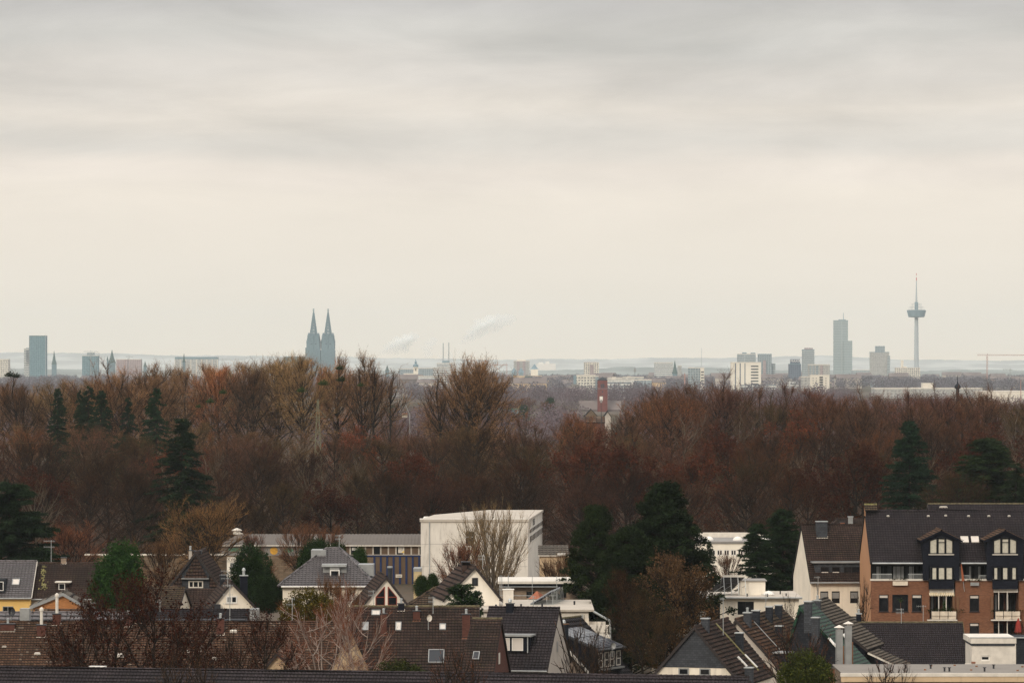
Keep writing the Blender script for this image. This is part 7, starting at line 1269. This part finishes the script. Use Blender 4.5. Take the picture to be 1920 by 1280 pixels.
# -- low houses and trees of the plain
rg_ = random.Random(77); mats_ = ['fac_white_bands','sand','fac_concrete','farroof','fac_grey','greyrender','fac_pink','roofgrey']
protos = []
for i in range(8):
    me_w = MB(); f0 = Fr(960, 0); w_ = rg_.uniform(14, 34); d_ = rg_.uniform(10, 16); h_ = rg_.uniform(7, 13); me_w.box(f0, -w_/2, w_/2, 0, d_, 0, h_); o = me_w.build('wall', M[mats_[i]], None); me1 = o.data; bpy.data.objects.remove(o)
    g = MB()
    if i % 2: g.slab([f0.p(-w_/2-.5,-.5,h_), f0.p(w_/2+.5,-.5,h_), f0.p(w_/2+.5,d_/2,h_+5), f0.p(-w_/2-.5,d_/2,h_+5)], .3); g.slab([f0.p(w_/2+.5,d_+.5,h_), f0.p(-w_/2-.5,d_+.5,h_), f0.p(-w_/2-.5,d_/2,h_+5), f0.p(w_/2+.5,d_/2,h_+5)], .3); g.face([f0.p(w_/2,0,h_), f0.p(w_/2,d_,h_), f0.p(w_/2,d_/2,h_+4.8)]); g.face([f0.p(-w_/2,d_,h_), f0.p(-w_/2,0,h_), f0.p(-w_/2,d_/2,h_+4.8)])
    else: g.box(f0, -w_/2-.2, w_/2+.2, -.2, d_+.2, h_, h_+.9); g.box(f0, -3, 4, 3, 7, h_+.9, h_+3)
    o = g.build('roof', M['farroof' if i % 2 else 'roofgrey'], None); me2 = o.data; bpy.data.objects.remove(o); protos.append((me1, me2))
cols = ['white banded','sandy','concrete grey','dark','grey windowed','pale grey','pinkish','grey roofed']
def strip(px):
    for a, b, s in ((-400,130,'near the blue glass tower'), (130,320,'around the pink blocks'), (320,560,'left of the cathedral'), (560,740,'beneath the cathedral'), (740,870,'around the onion domed tower'), (870,1060,'around the romanesque church'), (1060,1220,'around the red brick tower'), (1220,1360,'left of the white slab block'), (1360,1560,'around the white slab block'), (1560,1700,'below the tallest skyscraper'), (1700,1820,'below the television tower'), (1820,3000,'under the right hand cranes')):
        if a <= px < b: return s
for i in range(235):
    px = rg_.choice([rg_.uniform(-150, 2070), rg_.uniform(740, 1240), rg_.uniform(1240, 1920)]); Y = 9500-(5000 if px < 1240 else 3600)*rg_.random()**1.6; k = rg_.randrange(8)
    far = 'far' if Y > 6500 else 'middle distance' if Y > 4700 else 'nearer'
    R = root('town_building', f'small {cols[k]} {"gabled" if k % 2 else "flat roofed"} building {far}, {strip(px)}', 'building', (XX(px, Y), Y, 0), 'small buildings of the hazy plain', rg_.uniform(-.5, .5)); s = rg_.uniform(.8, 1.3); R.scale = (s, s, s)
    for me, nm in zip(protos[k], ('wall', 'roof')): o = bpy.data.objects.new(nm, me); COL.objects.link(o); o.parent = R
M['fartwig'] = leaf('far_wood', (.21,.175,.175), (.15,.13,.13), .02); rgn = np.random.RandomState(5)  # paler and greyer than near twigs: distance haze painted into the colour
def woodstuff(name, n, Y0, Y1, size, hz, col, k):
    P = []; Y = Y0+(Y1-Y0)*rgn.rand(n)**1.0; px = rgn.uniform(-300, 2220, n); X_ = (px-CX)/F*Y
    clear = ((px > 1078) & (px < 1180) & (Y < 3010)) | ((px > 1600) & (Y > 2700) & (Y < 4350))
    ok = ~clear & (np.sin(X_*.004+Y*.0021)+np.sin(X_*.0013-Y*.0009+2)+.5*np.sin(X_*.011) > -.55)
    X_ = X_[ok]; Y = Y[ok]; c = np.stack([X_, Y, hz*(.45+.2*rgn.rand(len(Y)))], 1); c = np.repeat(c, k, 0); g = unit(rgn.normal(size=c.shape)); r = rgn.rand(len(c))[:, None]**.4
    P = c+g*r*np.array([hz*.5, hz*.5, hz*.48]); V = cards(P, size, rgn); me = arrmesh(name, V, np.arange(len(V)).reshape(-1, 3)); me.materials.append(M['fartwig']); o = bpy.data.objects.new(name, me); COL.objects.link(o); o.color = (*col, 1); tag(o, kind='stuff'); o['label'] = {'near_plain_wood':'reddish bare woodland of the plain right behind the wood', 'far_plain_wood':'hazy woodland between the far houses'}[name]; o['category'] = 'woodland'
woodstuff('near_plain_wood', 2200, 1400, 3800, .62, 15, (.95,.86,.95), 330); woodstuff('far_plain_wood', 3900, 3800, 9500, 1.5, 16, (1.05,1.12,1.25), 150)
for i in range(46):
    px = rg_.uniform(735, 1260); Y = rg_.uniform(1350, 2900)
    if 1075 < px < 1180: Y = rg_.uniform(1150, 1300)
    ev = rg_.random() < .22; lab = f'{"dark evergreen" if ev else "reddish bare"} tree beyond the wood, {"near" if Y < 2000 else "farther"}, {strip(px)}'
    if ev: place('evergreen_tree', thuja, lab, 'tree', (XX(px, Y), Y, 0), (.8,1.1,1.1), rg_.uniform(1.1, 1.7), mats=('bark','leafy','leafy'), group='trees beyond the wood')
    else: place('bare_tree', rg_.choice(broad), lab, 'tree', (XX(px, Y), Y, 0), (1.2,.85,.85), .75, rg_.uniform(.55, .8), rg_.uniform(0, 6), 'trees beyond the wood')
# -- steam
def dnz(t, dens):
    n = noise(t, .022, 5, rough=.6); r = N(t, 'ShaderNodeMapRange'); r.inputs[1].default_value = .36; r.inputs[2].default_value = .56; r.inputs[4].default_value = dens; t.links.new(n, r.inputs[0]); return r.outputs[0]
def steam(name, label, pts, Y, dens):
    g = MB(); rr = random.Random(3)
    import bmesh
    bm = bmesh.new()
    for px, py, r in pts:
        m_ = bmesh.ops.create_icosphere(bm, subdivisions=2, radius=1); c = at(px, py, Y)
        for v in m_['verts']: d = v.co.copy(); k = 1+.30*math.sin(d.x*5+px)*math.sin(d.z*6+py)+.16*math.sin(d.x*13+d.z*11); v.co = c+Vector((d.x*k*r, d.y*r*1.0, d.z*k*r*.85))*1.0
    me = bpy.data.meshes.new(name); bm.to_mesh(me); bm.free(); o = bpy.data.objects.new(name, me); COL.objects.link(o)
    rm = o.modifiers.new('remesh', 'REMESH'); rm.mode = 'VOXEL'; rm.voxel_size = 4; dg = bpy.context.evaluated_depsgraph_get(); me2 = bpy.data.meshes.new_from_object(o.evaluated_get(dg)); o.modifiers.clear(); o.data = me2
    m = bpy.data.materials.new(name); m.use_nodes = True; t = m.node_tree; t.nodes.clear(); v = N(t, 'ShaderNodeVolumePrincipled'); v.inputs['Color'].default_value = (1, 1, .98, 1); v.inputs['Density'].default_value = dens; ou = N(t, 'ShaderNodeOutputMaterial'); t.links.new(v.outputs[0], ou.inputs['Volume']); me2.materials.clear(); me2.materials.append(m)
    tag(o, label, 'steam', kind='stuff')
steam('steam_plume', 'white steam plume low on the horizon left of the stacks', [(713,664,7),(720,659,13),(729,653,20),(740,648,27),(752,643,33),(765,637,30),(776,631,21),(757,651,24),(743,657,19)], 15000, .016)
steam('steam_core', 'denser white heart of the low left steam plume', [(718,660,4),(726,654,7),(737,648,11),(749,642,15),(762,638,17),(770,634,13),(758,650,10)], 15000, .06)
steam('steam_plume', 'faint steam puff between the other two plumes', [(800,655,18),(806,645,20),(812,638,18),(803,664,16)], 15500, .012)
steam('steam_plume', 'white steam plume rising to the right above the stacks', [(862,644,7),(869,638,13),(877,633,18),(886,627,24),(896,619,29),(908,611,36),(924,604,37),(941,600,31),(957,598,22)], 15000, .014)
steam('steam_core', 'denser white heart of the right rising steam plume', [(867,639,5),(875,632,9),(885,625,12),(896,616,15),(908,610,18),(921,604,17)], 15000, .05)
steam('steam_plume', 'thin steam drifting around the foot of the stacks', [(826,668,12),(838,672,14),(850,668,12),(858,660,10),(842,662,10)], 15200, .009)
# ---------------------------------------------------------------- haze
g = MB(); g.hexa([Vector((-7000,-500,-3)), Vector((7000,-500,-3)), Vector((7000,20500,-3)), Vector((-7000,20500,-3))], [Vector((-7000,-500,290)), Vector((7000,-500,290)), Vector((7000,20500,290)), Vector((-7000,20500,290))])
hm = bpy.data.materials.new('haze'); hm.use_nodes = True; t = hm.node_tree; t.nodes.clear(); v = N(t, 'ShaderNodeVolumePrincipled'); v.inputs['Color'].default_value = (.84,.95,1.0,1); v.inputs['Density'].default_value = 2.9e-5; v.inputs['Anisotropy'].default_value = 0
ou = N(t, 'ShaderNodeOutputMaterial'); t.links.new(v.outputs[0], ou.inputs['Volume']); ho = g.build('haze', hm, None); tag(ho, kind='stuff')
# a label shared by several things is told apart by their order in the photograph, left to right
from collections import defaultdict
bl = defaultdict(list)
for o in bpy.data.objects:
    if o.parent is None and 'label' in o and o.get('kind') is None: bl[o['label']].append(o)
ordn = ['leftmost', 'second from left', 'third from left', 'fourth from left', 'fifth from left', 'sixth from left', 'seventh from left', 'eighth from left', 'ninth from left', 'tenth from left', 'eleventh from left']
for k, L_ in bl.items():
    if len(L_) < 2: continue
    L_.sort(key=lambda o: o.location.x/max(1, o.location.y)); n = len(L_)
    for i, o in enumerate(L_):
        s_ = {2: ('left one', 'right one'), 3: ('left one', 'middle one', 'right one')}.get(n, None); s_ = s_[i] if s_ else 'rightmost' if i == n-1 else ordn[i] if i < 11 else 'farther right'
        o['label'] = k+', '+s_
for o in bpy.data.objects:
    if o.parent is None and 'label' in o and len(o['label'].split()) > 16: print('LONG', o['label'])
print('objects', len(bpy.data.objects))
